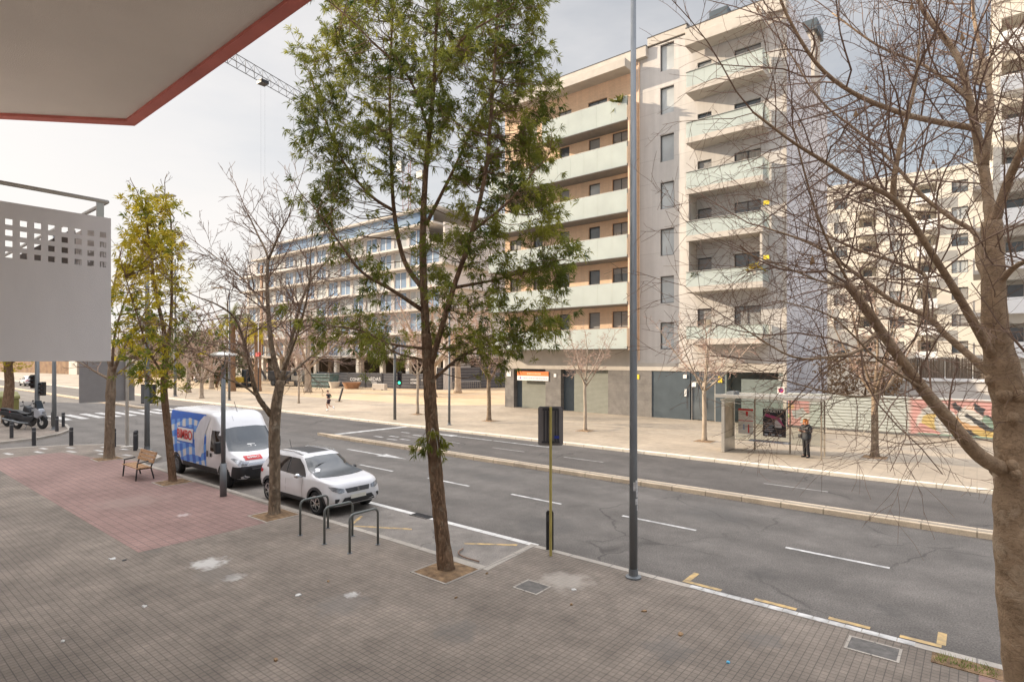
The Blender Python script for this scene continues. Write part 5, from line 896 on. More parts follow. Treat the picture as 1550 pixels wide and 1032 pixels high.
# blue and white gingham printed on the load body's sides and rear
gm = bpy.data.materials.new('blue_gingham_print'); gm.use_nodes = True; T_ = gm.node_tree; N_ = T_.nodes; K_ = T_.links.new; P_ = N_['Principled BSDF']; P_.inputs['Roughness'].default_value = .3; P_.inputs['Coat Weight'].default_value = .05; P_.inputs['Specular IOR Level'].default_value = .3
tcn = N_.new('ShaderNodeTexCoord'); sp = N_.new('ShaderNodeSeparateXYZ')
nzw = N_.new('ShaderNodeTexNoise'); nzw.inputs['Scale'].default_value = 1.1; K_(tcn.outputs['Object'], nzw.inputs['Vector']); vm = N_.new('ShaderNodeVectorMath'); vm.operation = 'MULTIPLY_ADD'; vm.inputs[1].default_value = (.3, .3, .3); K_(nzw.outputs['Color'], vm.inputs[0]); K_(tcn.outputs['Object'], vm.inputs[2]); K_(vm.outputs[0], sp.inputs[0])
def stripe(ax, ay, ph):
    a = N_.new('ShaderNodeMath'); a.operation = 'MULTIPLY'; a.inputs[1].default_value = ax; K_(sp.outputs['X'], a.inputs[0]); c = N_.new('ShaderNodeMath'); c.operation = 'MULTIPLY_ADD'; c.inputs[1].default_value = ay; K_(sp.outputs['Z'], c.inputs[0]); K_(a.outputs[0], c.inputs[2])
    d = N_.new('ShaderNodeMath'); d.operation = 'FRACT'; K_(c.outputs[0], d.inputs[0]); e = N_.new('ShaderNodeMath'); e.operation = 'GREATER_THAN'; e.inputs[1].default_value = .5; K_(d.outputs[0], e.inputs[0]); return e.outputs[0]
s1, s2 = stripe(1.75, .35, 0), stripe(-.3, 1.75, 0); ad = N_.new('ShaderNodeMath'); ad.operation = 'ADD'; K_(s1, ad.inputs[0]); K_(s2, ad.inputs[1]); hv = N_.new('ShaderNodeMath'); hv.operation = 'MULTIPLY'; hv.inputs[1].default_value = .5; K_(ad.outputs[0], hv.inputs[0])
rp_ = N_.new('ShaderNodeValToRGB'); rp_.color_ramp.interpolation = 'CONSTANT'; E_ = rp_.color_ramp.elements; E_[0].color = (.66, .66, .66, 1); E_[1].position = .3; E_[1].color = (.12, .33, .78, 1); e3 = E_.new(.8); e3.color = (.008, .13, .62, 1); K_(hv.outputs[0], rp_.inputs['Fac']); K_(rp_.outputs['Color'], P_.inputs['Base Color'])
gpoly = [(-3.02, .62), (-2.75, .62), (-2.7, .82), (-2.55, .9), (-1.85, .9), (-1.68, .72), (-1.6, .56), (.62, .56), (.62, 1.2), (.58, 1.7), (.2, 2.1), (-.1, 2.32), (-3.02, 2.32)]
M['royal'] = mat('royal_blue_print', (.008, .12, .58), .35, var=.08, coat=.0, spec=.3); M['palep'] = mat('pale_print_cloud', (.62, .63, .68), .35, var=.12, scale=3)
for sd_ in ('side-', 'side+'): B.decal('gingham_side', [gpoly], sd_, gm, t, .006, 6); B.decal('blue_band', [[(-3.03, 2.1), (-2.2, 2.2), (-1.2, 2.3), (.1, 2.2), (.35, 2.38), (.35, 2.5), (-3.03, 2.5)]], sd_, M['royal'], t, .010, 5)
B.decal('pale_blank', [[(-.3, .95), (.15, .9), (.42, 1.3), (.46, 1.8), (.62, 2.1), (.75, 2.42), (.2, 2.45), (-.1, 2.25), (-.35, 1.9), (-.42, 1.4)]], 'side-', M['palep'], t, .013, 4)
def logo(par, B, d, x, z, w, h, ts, rot, loc):
    o = B.decal('logo_plate', [[(x-w/2-.05, z-h/2-.05), (x+w/2+.05, z-h/2-.05), (x+w/2+.05, z+h/2+.05), (x-w/2-.05, z+h/2+.05)]], d, M['royal'], par, .016, 3); B.decal('logo_field', [[(x-w/2, z-h/2), (x+w/2, z-h/2), (x+w/2, z+h/2), (x-w/2, z+h/2)]], d, M['whitep'], o, .02, 3)
    words('lettering', 'BIMBO', ts, M['redp'], o, loc, rot, bold=.03, sx=1.0)
logo(t, B, 'side-', -1.35, 1.62, 1.5, .52, .5, (R(90), 0, 0), (-1.35, -1.075, 1.62)); logo(t, B, 'side+', -1.35, 1.62, 1.5, .52, .5, (R(90), 0, R(180)), (-1.35, 1.075, 1.62))
o = B.decal('hood_sign', [[(-.62, 1.0), (.0, 1.0), (.0, 1.13), (-.62, 1.13)]], 'front', M['redp'], t, .014, 3)
hq = B.bvh.ray_cast(Vector((9, -.31, 1.065)), Vector((-1, 0, 0))); nn = hq[1] if hq[1].x > 0 else -hq[1]; words('lettering', 'BIMBO', .15, M['whitep'], o, hq[0]+nn*.032, (R(90)-math.atan2(nn.z, nn.x), 0, R(90)), bold=.008)
B.decal('windshield', [[(-.9, 1.3), (-.3, 1.24), (.3, 1.24), (.9, 1.3), (.8, 2.02), (.4, 2.07), (-.4, 2.07), (-.8, 2.02)]], 'front', M['cglass'], t, .007, 6)
o = B.decal('dash_paper', [[(-.2, 1.4), (.12, 1.38), (.1, 1.46), (-.17, 1.48)]], 'front', M['whitep'], t, .009, 1)
for sd_, s_ in (('side-', -1), ('side+', 1)):
    B.decal('side_window', [[(.98, 1.22), (1.75, 1.2), (1.9, 1.26), (1.55, 1.95), (1.0, 1.97)]], sd_, M['sideglass'], t, .008, 3)
    B.decal('door', [[(.84, .5), (1.66, .5), (1.66, .515), (.85, .515), (.85, 2.05), (.84, 2.05)], [(1.92, .95), (1.93, .95), (1.93, 1.2), (1.92, 1.2)]], sd_, M['greyp'], t, .005, 2)
    B.decal('lower_cladding', [[(-1.62, .38), (1.55, .38), (1.55, .62), (-1.62, .6)]], sd_, M['black'], t, .012, 4)
    B.decal('door_handle', [[(.68, .98), (.8, .98), (.8, 1.2), (.68, 1.2)], [(.95, 1.0), (1.12, 1.0), (1.12, 1.14), (.95, 1.14)]], sd_, M['black'], t, .014, 1)
    for wx in (2.1, -2.2): B.decal('arch_trim', [[(wx+.5*math.cos(a), .37+.5*math.sin(a)) for a in np.linspace(R(-12), R(192), 18)]+[(wx+.415*math.cos(a), .37+.415*math.sin(a)) for a in np.linspace(R(192), R(-12), 18)]], sd_, M['black'], t, .014, 0)
    B.decal('rear_corner', [[(-3.08, .42), (-2.66, .42), (-2.66, .72), (-2.8, 1.0), (-3.08, 1.0)]], sd_, M['black'], t, .016, 3)
    b = MB(); b.box(1.72, 1.9, s_*1.13-.1, s_*1.13+.1, 1.2, 1.62); b.bar((1.82, s_*.98, 1.3), (1.82, s_*1.1, 1.35), .08, .08); b.build('mirror', M['black'], t, bevel=.04)
    B.decal('headlight', [[(s_*.52, .94), (s_*.62, .84), (s_*.88, .86), (s_*.96, 1.06), (s_*.9, 1.08), (s_*.7, .99)]], 'front', M['lampg'], t, .012, 3)
    b = MB(); b.lathe((3.0, s_*.68, .46), [(.07, 0), (.07, .03), (.05, .035)], 12, 'x'); b.build('fog_light', M['lampg'], t)
    for wx in (2.1, -2.2): wheel(t, wx, s_*.93, .37, .375, .24, s_, 8, M['metal'])
    B.decal('tail_light', [[(s_*.86, 1.0), (s_*.98, 1.0), (s_*.94, 1.6), (s_*.84, 1.6)]], 'back', M['tail'], t, .012, 2)
B.decal('bumper', [[(-.97, .38), (.97, .38), (.98, .62), (.8, .82), (.5, .8), (.45, .7), (-.45, .7), (-.5, .8), (-.8, .82), (-.98, .62)]], 'front', M['black'], t, .02, 4)
for s_ in (-1, 1): B.decal('bumper', [[(2.55, .4), (2.97, .4), (2.97, .8), (2.7, .82)]], 'side+' if s_ > 0 else 'side-', M['black'], t, .018, 3)
B.decal('grille', [[(-.5, .71), (.5, .71), (.55, .81), (-.55, .81)]], 'front', M['greyp'], t, .014, 3); B.decal('chrome_strip', [[(-.58, .85), (.58, .85), (.55, .88), (-.55, .88)], [(-.55, .9), (.55, .9), (.52, .915), (-.52, .915)]], 'front', M['chrome'], t, .02, 3)
B.decal('rear_door', [[(-.95, .55), (.95, .55), (.86, 2.35), (-.86, 2.35)]], 'back', gm, t, .008, 4)
b = MB(); b.bar((1.95, -.75, 1.5), (1.98, .05, 1.46), .03, .015); b.bar((1.95, .1, 1.5), (1.98, .8, 1.46), .03, .015); b.build('wiper', M['black'], t); b = MB(); b.tube([(.9, 0, 2.54), (.6, 0, 2.95)], .01, 5); b.build('aerial', M['black'], t)
B.decal('roof_seam', [[(.98, -.3), (1.3, -.34), (1.3, -.33), (.98, -.29)]], 'top', M['greyp'], t, .004, 1)
# --- building site lorry
t = thing('lorry', 'grey site lorry half hidden behind the bare tree trunks on the sand', 'lorry', (-82.5, 47.0, 0), R(20)); b = MB(); b.box(-3, 2.2, -1.2, 1.2, .75, 1.0); b.box(-3.2, 1.0, -1.22, 1.22, 1.001, 2.3); b.build('bed', M['dark_metal'], t, bevel=.04); b = MB(); b.prism([(1.2, .7), (3.2, .7), (3.25, 1.6), (2.9, 2.7), (1.2, 2.75)], -1.2, 1.2, axis='y'); o = b.build('cab', M['steel'], t, bevel=.08); b = MB(); b.box(1.7, 2.75, -1.215, -1.205, 1.65, 2.45); b.build('window', M['cglass'], o)
for x in (-2.2, 2.2): [wheel(t, x, s_*1.05, .5, .5, .3, s_, 6, M['metal']) for s_ in (-1, 1)]
t = thing('digger', 'yellow and dark mini digger parked between the two palms', 'digger', (-84.5, 41.0, 0), R(30)); b = MB(); b.box(-1.3, 1.3, -1.1, -.6, 0, .6); b.box(-1.3, 1.3, .6, 1.1, 0, .6); b.build('track', M['rubber'], t, bevel=.15); b = MB(); b.box(-1.3, .2, -.9, .9, .7, 1.5); b.build('body', mat('digger_yellow', (.5, .36, .05), .5), t, bevel=.1); b = MB(); b.box(-.2, .9, -.6, .6, .75, 2.6); b.build('cab', M['cglass'], t, bevel=.08); b = MB(); b.bar((.9, 0, 1.2), (2.4, 0, 2.8), .25, .3); b.bar((2.4, 0, 2.8), (3.4, 0, 1.2), .2, .25); b.build('arm', M['dark_metal'], t)
# --- motorbikes
M['bikegrey'] = mat('silver_grey_fairing', (.33, .34, .37), .3, .2, coat=.5); M['bikedark'] = mat('graphite_fairing', (.018, .019, .023), .4)
def motorbike(label, loc, rz, fair, shield):
    t = thing('motorbike', label, 'motorbike', loc, rz, 'motorbikes on the corner pavement')
    for x, r in ((.78, .31), (-.72, .29)):
        b = MB(); b.lathe((x, 0, r), [(r*.68, -.07), (r*.92, -.06), (r, -.025), (r, .025), (r*.92, .06), (r*.68, .07)], 24, 'y'); o = b.build('wheel', M['rubber'], t); b = MB(); [b.bar((x, 0, r), (x+r*.7*math.cos(a), 0, r+r*.7*math.sin(a)), .03, .03, up=(0, 1, 0)) for a in np.arange(5)*1.2566]; b.lathe((x, 0, r), [(r*.69, -.05), (r*.69, .05), (r*.62, .05), (r*.62, -.05)], 24, 'y'); b.lathe((x, 0, r), [(.12, -.075), (.12, .075)], 12, 'y'); b.build('rim', M['chrome'], o)
    b = MB(); b.prism([(-1.0, .62), (-.35, .42), (.3, .36), (.42, .55), (.55, .95), (.42, 1.02), (.3, .68), (-.2, .66), (-.35, .8), (-1.08, .86)], -.17, .17, axis='y'); b.build('body', fair, t, bevel=.06, fix=True)
    b = MB(); b.prism([(.4, .6), (.62, .52), (.9, .68), (.74, .98), (.52, 1.12), (.42, 1.0)], -.2, .2, axis='y'); b.build('front_fairing', fair if not shield else M['bikegrey'], t, bevel=.07)
    b = MB(); b.prism([(-1.05, .87), (-.6, .83), (-.42, .74), (-.1, .72), (-.02, .78), (-.4, .84), (-.62, .94), (-1.05, .97)], -.15, .15, axis='y'); b.build('seat', M['black'], t, bevel=.04)
    b = MB(); [b.tube([(.78, s_*.09, .31), (.6, s_*.09, .85)], .025, 8) for s_ in (-1, 1)]; b.build('fork', M['chrome'], t)
    b = MB(); b.prism([(.5, .64), (.68, .66), (.98, .56), (1.04, .5), (.98, .62), (.7, .74)], -.09, .09, axis='y'); b.build('mudguard', fair, t, bevel=.02)
    b = MB(); b.tube([(.42, -.36, 1.08), (.5, -.2, 1.1), (.52, 0, 1.06), (.5, .2, 1.1), (.42, .36, 1.08)], .018, 8); b.build('handlebar', M['black'], t)
    for s_ in (-1, 1):
        b = MB(); b.tube([(.5, s_*.25, 1.1), (.56, s_*.3, 1.28)], .008, 5); b.ball((.56, s_*.33, 1.31), (.02, .07, .045), 8, 6); b.build('mirror', M['black'], t)
    if shield: b = MB(); b.prism([(.5, 1.1), (.68, 1.0), (.52, 1.42), (.5, 1.42)], -.2, .2, axis='y'); b.build('windscreen', glass('screen_glass', (.5, .5, .5), mixf=.7), t)
    b = MB(); b.tube([(.1, -.17, .3), (-.4, -.2, .32), (-.8, -.22, .42)], [.03, .055, .06], 10); b.build('exhaust', M['metal'], t)
    b = MB(); b.box(-.15, .2, -.16, .16, .2, .42); b.box(-.6, -.1, -.12, .12, .25, .45); b.build('engine', M['dark_metal'], t, bevel=.03); b = MB(); b.tube([(0, -.1, .28), (-.1, -.22, 0)], .015, 6); b.tube([(0, .1, .28), (-.1, .22, 0)], .015, 6); b.build('stand', M['metal'], t)
    b = MB(); b.box(.84, .88, -.1, .1, .78, .9); b.build('headlight', M['lampg'], t, bevel=.02); b = MB(); b.box(-1.12, -1.07, -.08, .08, .84, .9); b.build('tail_light', M['tail'], t)
    return t
motorbike('nearer silver grey scooter motorbike with windscreen on the corner pavement', (-45.35, 8.6, .002), R(38), M['bikedark'], True).scale = (1.05, 1.15, 1.22); motorbike('black sport motorbike parked just behind the silver grey one', (-47.6, 8.5, .002), R(38), M['bikedark'], False).scale = (1.05, 1.15, 1.22)
# ------------------------------------------------------------------ trees
def rot_about(d, rg, a0, a1):
    """direction d turned by a random angle about a random axis"""
    d = unit(d); r_ = rg.normal(0, 1, 3); s_ = unit(np.cross(d, r_)); a = R(rg.uniform(a0, a1)); return unit(d*math.cos(a)+s_*math.sin(a))
def twig(b, rg, p, d, Ln, r, lvl, P, tips):
    n = 5 if lvl >= 2 else (4 if lvl == 1 else 3); pts = [np.array(p, float)]; dirs = [unit(d)]; d = unit(d)
    for i in range(n):
        d = unit(d+rg.normal(0, P['wig'], 3)+np.array((0, 0, P['up']))); pts.append(pts[-1]+d*Ln/n); dirs.append(d)
    rr = np.linspace(r, max(r*.45, P['rmin']*.8), n+1); b.tube(pts, rr, 5 if r > .02 else (4 if r > .009 else 3), cap=False)
    if lvl > 0:
        k = max(1, int(round(P['kids']*Ln/P['ref']*(1.0 if lvl > 1 else .8)+rg.uniform(-.5, .5)))); k = min(k, P.get('kmax', 9))
        for j in range(k):
            t = .12+.85*(j+rg.uniform(.2, .8))/k; i = min(int(t*n), n-1); f = t*n-i; q = pts[i]*(1-f)+pts[i+1]*f
            twig(b, rg, q, rot_about(dirs[i+1], rg, P['a0'], P['a1']), Ln*rg.uniform(.35, .62)*(1.15-.5*t), max(rr[i]*.55, P['rmin']), lvl-1, P, tips)
    tips.append((pts[-1], d))
    if lvl == 0: tips.append((pts[1], dirs[1]))
def curve(P, n=4):
    """Catmull-Rom through the points"""
    P = [np.array(p, float) for p in P]; P = [2*P[0]-P[1]]+P+[2*P[-1]-P[-2]]; O = []
    for i in range(1, len(P)-2):
        for k in range(n):
            t = k/n; a, b_, c, d = P[i-1:i+3]; O.append(.5*(2*b_+(c-a)*t+(2*a-5*b_+4*c-d)*t*t+(3*b_-a-3*c+d)*t**3))
    return O+[P[-2]]
def limb(bt, bc, rg, pts, r0, r1, P, tips, start=.25, dens=1., lvl=2, Lf=.5, sides=9, knob=0):
    C = curve(pts); n = len(C); Ls = np.cumsum([0]+[np.linalg.norm(C[i+1]-C[i]) for i in range(n-1)]); tot = Ls[-1]
    rr = np.array([r0+(r1-r0)*(l/tot)**.8 for l in Ls])
    if knob: rr = rr*(1+knob*np.sin(Ls*5+rg.uniform(0, 6))*.5+knob*rg.normal(0, .35, n))
    bt.tube(C, rr, sides)
    k = int(tot*P['perm']*dens*(1-start)+.5)
    for j in range(k):
        l = tot*(start+(1-start)*(j+rg.uniform(0, 1))/k); i = min(int(np.searchsorted(Ls, l)), n-1)-1; i = max(i, 0)
        f = (l-Ls[i])/max(Ls[i+1]-Ls[i], 1e-6); q = C[i]*(1-f)+C[i+1]*f; d = C[i+1]-C[i]
        twig(bc, rg, q, rot_about(d, rg, 35, 75), P['L']*rg.uniform(.5, 1.15)*(1.1-Lf*l/tot), min(rr[i]*.5, P['r']), lvl, P, tips)
    twig(bc, rg, C[-1], C[-1]-C[-2], P['L']*.9, min(r1*.95, P['r']*1.5), lvl, P, tips)
    return C
def tree_root(name, label, base, group=None): return thing(name, label, 'tree', tuple(base), 0, group)
def rel(base, pts):  # (px,py,dd): photo pixel plus metres nearer/farther than the trunk's own distance
    Y = depth(base[0], base[1]); return [np.array(at(p[0], p[1], Y+(p[2] if len(p) > 2 else 0)))-np.array((base[0], base[1], 0)) for p in pts]
def flare(bt, p0, d, r, rg, n=12):
    """root flare at the foot of a trunk"""
    C = [np.array(p0)+np.array((0, 0, -.06)), np.array(p0)+unit(d)*.12, np.array(p0)+unit(d)*.4]; bt.tube(C, [r*1.5, r*1.2, r*1.0], n)

# --- the big bare tree at the right edge
base = (.42, 8.2); t = tree_root('bare_tree', 'big bare tree with knobbly trunk filling the right edge, spreading branches leftwards', (*base, 0))
rg = np.random.default_rng(11); bt, bc, tips = MB(), MB(), []
P = dict(wig=.145, up=-.008, rmin=.0019, kids=7, ref=1.0, kmax=8, a0=28, a1=68, perm=9.5, L=1.35, r=.01)
tr = [(1558, 1110), (1551, 1020), (1539, 880), (1536, 770), (1537, 690), (1533, 620), (1517, 555), (1507, 500), (1504, 440), (1503, 390), (1501, 335)]; TR = [.21, .18, .178, .182, .188, .175, .15, .125, .106, .1, .09]
C = curve(rel(base, tr), 6); C = [np.array((C[0][0], C[0][1], -.1))]+C; n = len(C)
rr = np.interp(np.linspace(0, 1, n), np.linspace(0, 1, 11), TR)*(1+.035*np.sin(np.arange(n)*1.7)+rg.normal(0, .02, n)); bt.tube(C, rr, 22)
def K(pts, r0, r1, **k): limb(bt, bc, rg, rel(base, pts), r0*.74, r1*.75, P, tips, **k)
K([(1502, 350), (1492, 270, .1), (1478, 200, .2), (1458, 110, .3), (1440, 70, .4), (1400, 20, .5), (1375, -40, .6)], .08, .028, start=.15, knob=.06)
K([(1502, 345), (1528, 270, -.2), (1548, 225, -.4), (1580, 150, -.6), (1600, 40, -.7)], .07, .028, start=.2)
K([(1490, 250, .1), (1500, 160, .3), (1490, 100, .6), (1475, 30, .9), (1470, -40, 1)], .055, .02, start=.15)
K([(1530, 715), (1483, 690, -.1), (1440, 640, -.2), (1390, 580, -.3), (1340, 510, -.4), (1300, 452, -.5), (1281, 428, -.55)], .115, .05, start=.35, dens=.6, knob=.05)
K([(1295, 445, -.5), (1262, 385, -.6), (1235, 320, -.7), (1215, 250, -.8), (1200, 190, -.9)], .02, .009, start=.1)
K([(1281, 432, -.55), (1240, 425, -.6), (1190, 405, -.7), (1120, 380, -.8)], .014, .006, start=.1)
K([(1515, 580), (1470, 540, .3), (1430, 505, .5), (1405, 480, .6), (1350, 455, .8), (1290, 410, 1), (1230, 370, 1.2), (1160, 345, 1.4)], .062, .014, start=.2, knob=.05)
K([(1403, 480, .6), (1400, 440, .7), (1398, 415, .9), (1350, 395, 1.1), (1290, 375, 1.3), (1220, 340, 1.4)], .045, .012, start=.15)
K([(1506, 545), (1475, 490, -.2), (1440, 430, -.4), (1405, 375, -.5), (1370, 320, -.6), (1340, 293, -.7), (1290, 272, -.8), (1250, 246, -.9), (1200, 215, -1), (1140, 170, -1.1)], .07, .013, start=.25, knob=.05)
K([(1352, 303, -.65), (1354, 265, -.7), (1365, 210, -.7), (1385, 130, -.8), (1392, 60, -.8)], .04, .012, start=.1)
K([(1500, 430), (1482, 400, .2), (1477, 355, .4), (1440, 330, .6), (1395, 295, .8), (1350, 245, 1), (1300, 200, 1.2), (1240, 150, 1.3), (1190, 70, 1.4)], .045, .011, start=.15)
K([(1480, 195, .2), (1420, 185, .1), (1360, 170, 0), (1290, 140, -.2), (1235, 95, -.3), (1190, 20, -.4), (1170, -40, -.5)], .05, .016, start=.1)
K([(1470, 150, .25), (1400, 100, .8), (1330, 70, 1.1), (1260, 20, 1.3)], .035, .012, start=.1)
K([(1512, 430), (1535, 405, -.3), (1570, 385, -.6), (1640, 330, -.9)], .05, .018, start=.2)
K([(1535, 640), (1560, 600, -.2), (1600, 540, -.5)], .06, .02, start=.3)
K([(1470, 660, -.15), (1430, 668, -.3), (1370, 672, -.5), (1310, 660, -.6), (1250, 655, -.7)], .012, .004, start=.1, dens=.35, lvl=1)
K([(1365, 552, -.35), (1340, 590, -.5), (1300, 600, -.6), (1240, 590, -.7), (1170, 570, -.8)], .022, .006, start=.15, lvl=2, dens=.55)
K([(1330, 500, -.4), (1300, 530, -.6), (1260, 540, -.8), (1200, 540, -1), (1130, 500, -1.1)], .03, .007, start=.15, dens=.9)
K([(1400, 590, -.3), (1330, 545, -.7), (1260, 480, -1), (1180, 455, -1.3)], .022, .006, start=.1, dens=.9)
for k in range(24):  # fine shoots hanging off trunk and fork
    c = C[int(rg.uniform(.35, .95)*(n-1))]; twig(bc, rg, c, unit(np.array((rg.normal(), rg.normal(), rg.uniform(-.4, .6)))), rg.uniform(.4, 1.0), .006, 1, P, tips)
for k in range(10): # knots
    i = int(rg.uniform(.1, .6)*(n-1)); a = rg.uniform(2.3, 5.2); q = C[i]+np.array((math.cos(a), math.sin(a), 0))*rr[i]*.9; bt.ball(q, (.06, .06, .075), 8, 6)
bt.build('trunk', M['bark2'], t, smooth=True); bc.build('crown', M['twig'], t)
b = MB()
for k in range(14):
    p, d = tips[rg.integers(len(tips))]; 
    for j in range(3): s_ = unit(rg.normal(0, 1, 3))*.016; b.add([p, p+s_+np.array((0, 0, -.03)), p+s_*1.6+np.array((0, 0, -.07)), p+np.array((.02, 0, -.06))], [(0, 1, 2, 3)])
b.build('dead_leaves', M['brown_leaf'], t)

# --- the leafy tree in the middle
def spray(b, rg, p, d, n, L_, w, droop=.35, fan=75):
    p, d = np.asarray(p, float), np.asarray(d, float)
    for i in range(n):
        e = rot_about(d, rg, 15, fan); e = unit(e+np.array((0, 0, -droop*.5))); l = L_*rg.uniform(.6, 1.15); q = p+d*rg.uniform(-.06, .1)*L_*4*rg.uniform(0, 1)
        s_ = np.cross(e, rg.normal(0, 1, 3)); s_ = unit(s_)*w*rg.uniform(.7, 1.3); m_ = q+e*l*.55; e2 = q+e*l+np.array((0, 0, -droop*l*.5))
        b.add([q, m_+s_, e2, m_-s_], [(0, 1, 2, 3)])
def in_poly(x, y, P):
    c = False; j = len(P)-1
    for i in range(len(P)):
        if (P[i][1] > y) != (P[j][1] > y) and x < (P[j][0]-P[i][0])*(y-P[i][1])/(P[j][1]-P[i][1])+P[i][0]: c = not c
        j = i
    return c
base = (-8.52, 8.3); Y0 = depth(*base); t = tree_root('leafy_tree', 'tall leaning evergreen tree with feathery dark foliage in the middle of the pavement', (*base, 0))
rg = np.random.default_rng(5); bt, bc, bl, tips = MB(), MB(), MB(), []
P = dict(wig=.14, up=.02, rmin=.004, kids=2.6, ref=.8, kmax=4, a0=25, a1=60, perm=1.6, L=.8, r=.012)
tr = [(676, 868), (668, 800), (661, 730), (655, 660), (651, 600), (648, 550), (645, 505)]
C = curve(rel(base, tr), 6); C = [C[0]*np.array((1, 1, 0))+np.array((0, 0, -.05))]+C; n = len(C)
rr = np.interp(np.linspace(0, 1, n), [0, .06, .15, .4, .8, 1], [.24, .175, .15, .142, .122, .1])*(1+.04*np.sin(np.arange(n)*2.3)); bt.tube(C, rr, 18)
SK = []
def K(pts, r0, r1, **k): SK.append((limb(bt, bc, rg, rel(base, pts), r0, r1, P, tips, **k), r0, r1))
K([(645, 510), (641, 430), (640, 350, .1), (645, 250, .2), (655, 150, .1), (660, 50), (664, -70)], .095, .022, dens=.6)
K([(650, 560), (685, 440, -.3), (712, 360, -.5), (735, 260, -.6), (745, 150, -.6), (752, 40, -.5), (756, -60, -.5)], .066, .018, dens=.6)
K([(642, 440), (612, 395, .4), (597, 325, .6), (592, 240, .8), (590, 120, .9), (595, 10, 1), (597, -60, 1)], .058, .018, dens=.6)
K([(640, 470), (595, 440, -.5), (548, 412, -.9), (512, 365, -1.2), (480, 320, -1.5)], .05, .012)
K([(597, 320, .6), (560, 295, .9), (520, 245, 1.2), (492, 180, 1.4), (468, 110, 1.6)], .04, .012)
K([(655, 575), (705, 535, .5), (765, 512, .9), (830, 492, 1.2)], .04, .012)
K([(647, 528), (590, 520, -.7), (545, 500, -1.1), (492, 492, -1.4)], .035, .012)
K([(715, 350, -.5), (770, 305, -.9), (812, 255, -1.2)], .035, .012); K([(645, 340, .1), (690, 250, .6), (722, 180, .9), (775, 100, 1.2)], .045, .014)
K([(690, 435, -.3), (765, 420, .3), (842, 395, .7)], .035, .012); K([(641, 545), (592, 530, .6), (565, 490, 1.0)], .03, .01)
K([(650, 200, .2), (620, 120, -.6), (560, 60, -1.2), (520, 20, -1.4)], .035, .012); K([(655, 130, .1), (700, 60, -1), (760, 20, -1.5)], .03, .012)
crown = [(462, 150), (438, 195), (445, 230), (455, 275), (445, 285), (470, 330), (500, 350), (520, 400), (545, 430), (560, 470), (545, 480), (500, 472), (468, 490), (480, 515), (540, 520), (590, 545), (650, 520), (700, 540), (750, 565), (800, 530), (838, 515), (858, 490), (835, 470), (858, 430), (840, 410), (868, 385), (845, 350), (858, 290), (830, 270), (838, 215), (820, 190), (836, 120), (815, 70), (818, -70), (495, -70), (500, 30), (488, 70), (445, 60)]
holes = [(560, 325, 45, 40), (605, 410, 26, 45), (668, 300, 26, 70), (560, 372, 50, 14), (700, 420, 22, 35), (575, 470, 35, 22), (615, 345, 16, 60), (690, 480, 28, 18), (500, 410, 40, 20), (615, 480, 30, 18), (560, 250, 22, 30), (615, 270, 14, 50), (530, 330, 25, 22), (480, 250, 14, 22), (620, 150, 12, 40), (700, 130, 12, 36), (580, 60, 20, 25), (770, 200, 16, 22), (770, 330, 20, 18), (790, 380, 16, 12), (745, 480, 26, 14), (690, 210, 14, 40), (640, 260, 14, 30), (540, 140, 18, 26), (720, 310, 12, 50), (810, 440, 16, 20)]
SP = [(q, s_[1]+(s_[2]-s_[1])*i/len(s_[0])) for s_ in SK for i, q in enumerate(s_[0])]; SPP = np.array([q for q, _ in SP]); cnt = 0
tot_ = 0
while cnt < 780 and tot_ < 16000:
    tot_ += 1; x, y = rg.uniform(435, 872), rg.uniform(-75, 565)
    if not in_poly(x, y, crown): continue
    if y > 370 and x < 700 and rg.uniform() < .35: continue
    if any(((x-hx)/hw)**2+((y-hy)/hh)**2 < 1 for hx, hy, hw, hh in holes) and rg.uniform() < .96: continue
    edge = max(.35, 1-abs(x-650)/260); dd = rg.normal(0, 1.0)*edge
    q = np.array(at(x, y, Y0+dd))-np.array((*base, 0)); D = SPP-q; dist = np.linalg.norm(D, axis=1)+np.maximum(SPP[:, 2]-q[2]+.15, 0)*1.2; i = int(np.argmin(dist)); o_ = SPP[i]
    if np.linalg.norm(q-o_) > 2.2: continue
    mid = (o_+q)/2+rg.normal(0, .1, 3)+np.array((0, 0, -.08)); bc.tube(curve([o_, mid, q], 3), np.linspace(max(.005, min(.011, SP[i][1]*.4)), .0035, 7), 4, cap=False)
    d = unit(unit(q-o_)+np.array((0, 0, .25))+rg.normal(0, .25, 3)); ns = rg.integers(5, 9)
    for k in range(ns):
        pp = q+rg.normal(0, .14, 3); dk = unit(d+rg.normal(0, .55, 3)); bc.tube([q-d*.1, pp], .003, 3, cap=False); spray(bl, rg, pp, dk, 18, .165, .0092, .5)
    cnt += 1
for p, d in tips:
    if rg.uniform() < .55 and p[2] < 13: spray(bl, rg, p, unit(d+np.array((0, 0, -.1))), 18, .165, .0092, .5)
for (x, y, dd) in ((640, 660, -.1), (632, 672, 0), (668, 665, -.1), (672, 672, 0), (655, 655, -.25), (648, 672, -.25), (664, 680, -.2), (636, 685, -.1)):   # shoots low on the trunk
    q = np.array(at(x, y, Y0+dd))-np.array((*base, 0)); o_ = np.array(at(653, y-8, Y0))-np.array((*base, 0)); bc.tube(curve([o_, (o_+q)/2+np.array((0, 0, .06)), q], 3), .005, 4, cap=False)
    for k in range(4): spray(bl, rg, q+rg.normal(0, .05, 3), unit(q-o_+np.array((0, 0, -.2))), 12, .17, .011)
bt.build('trunk', M['darkbark'], t, smooth=True); bc.build('branches', M['darkbark'], t); bl.build('crown', M['leaf'], t)
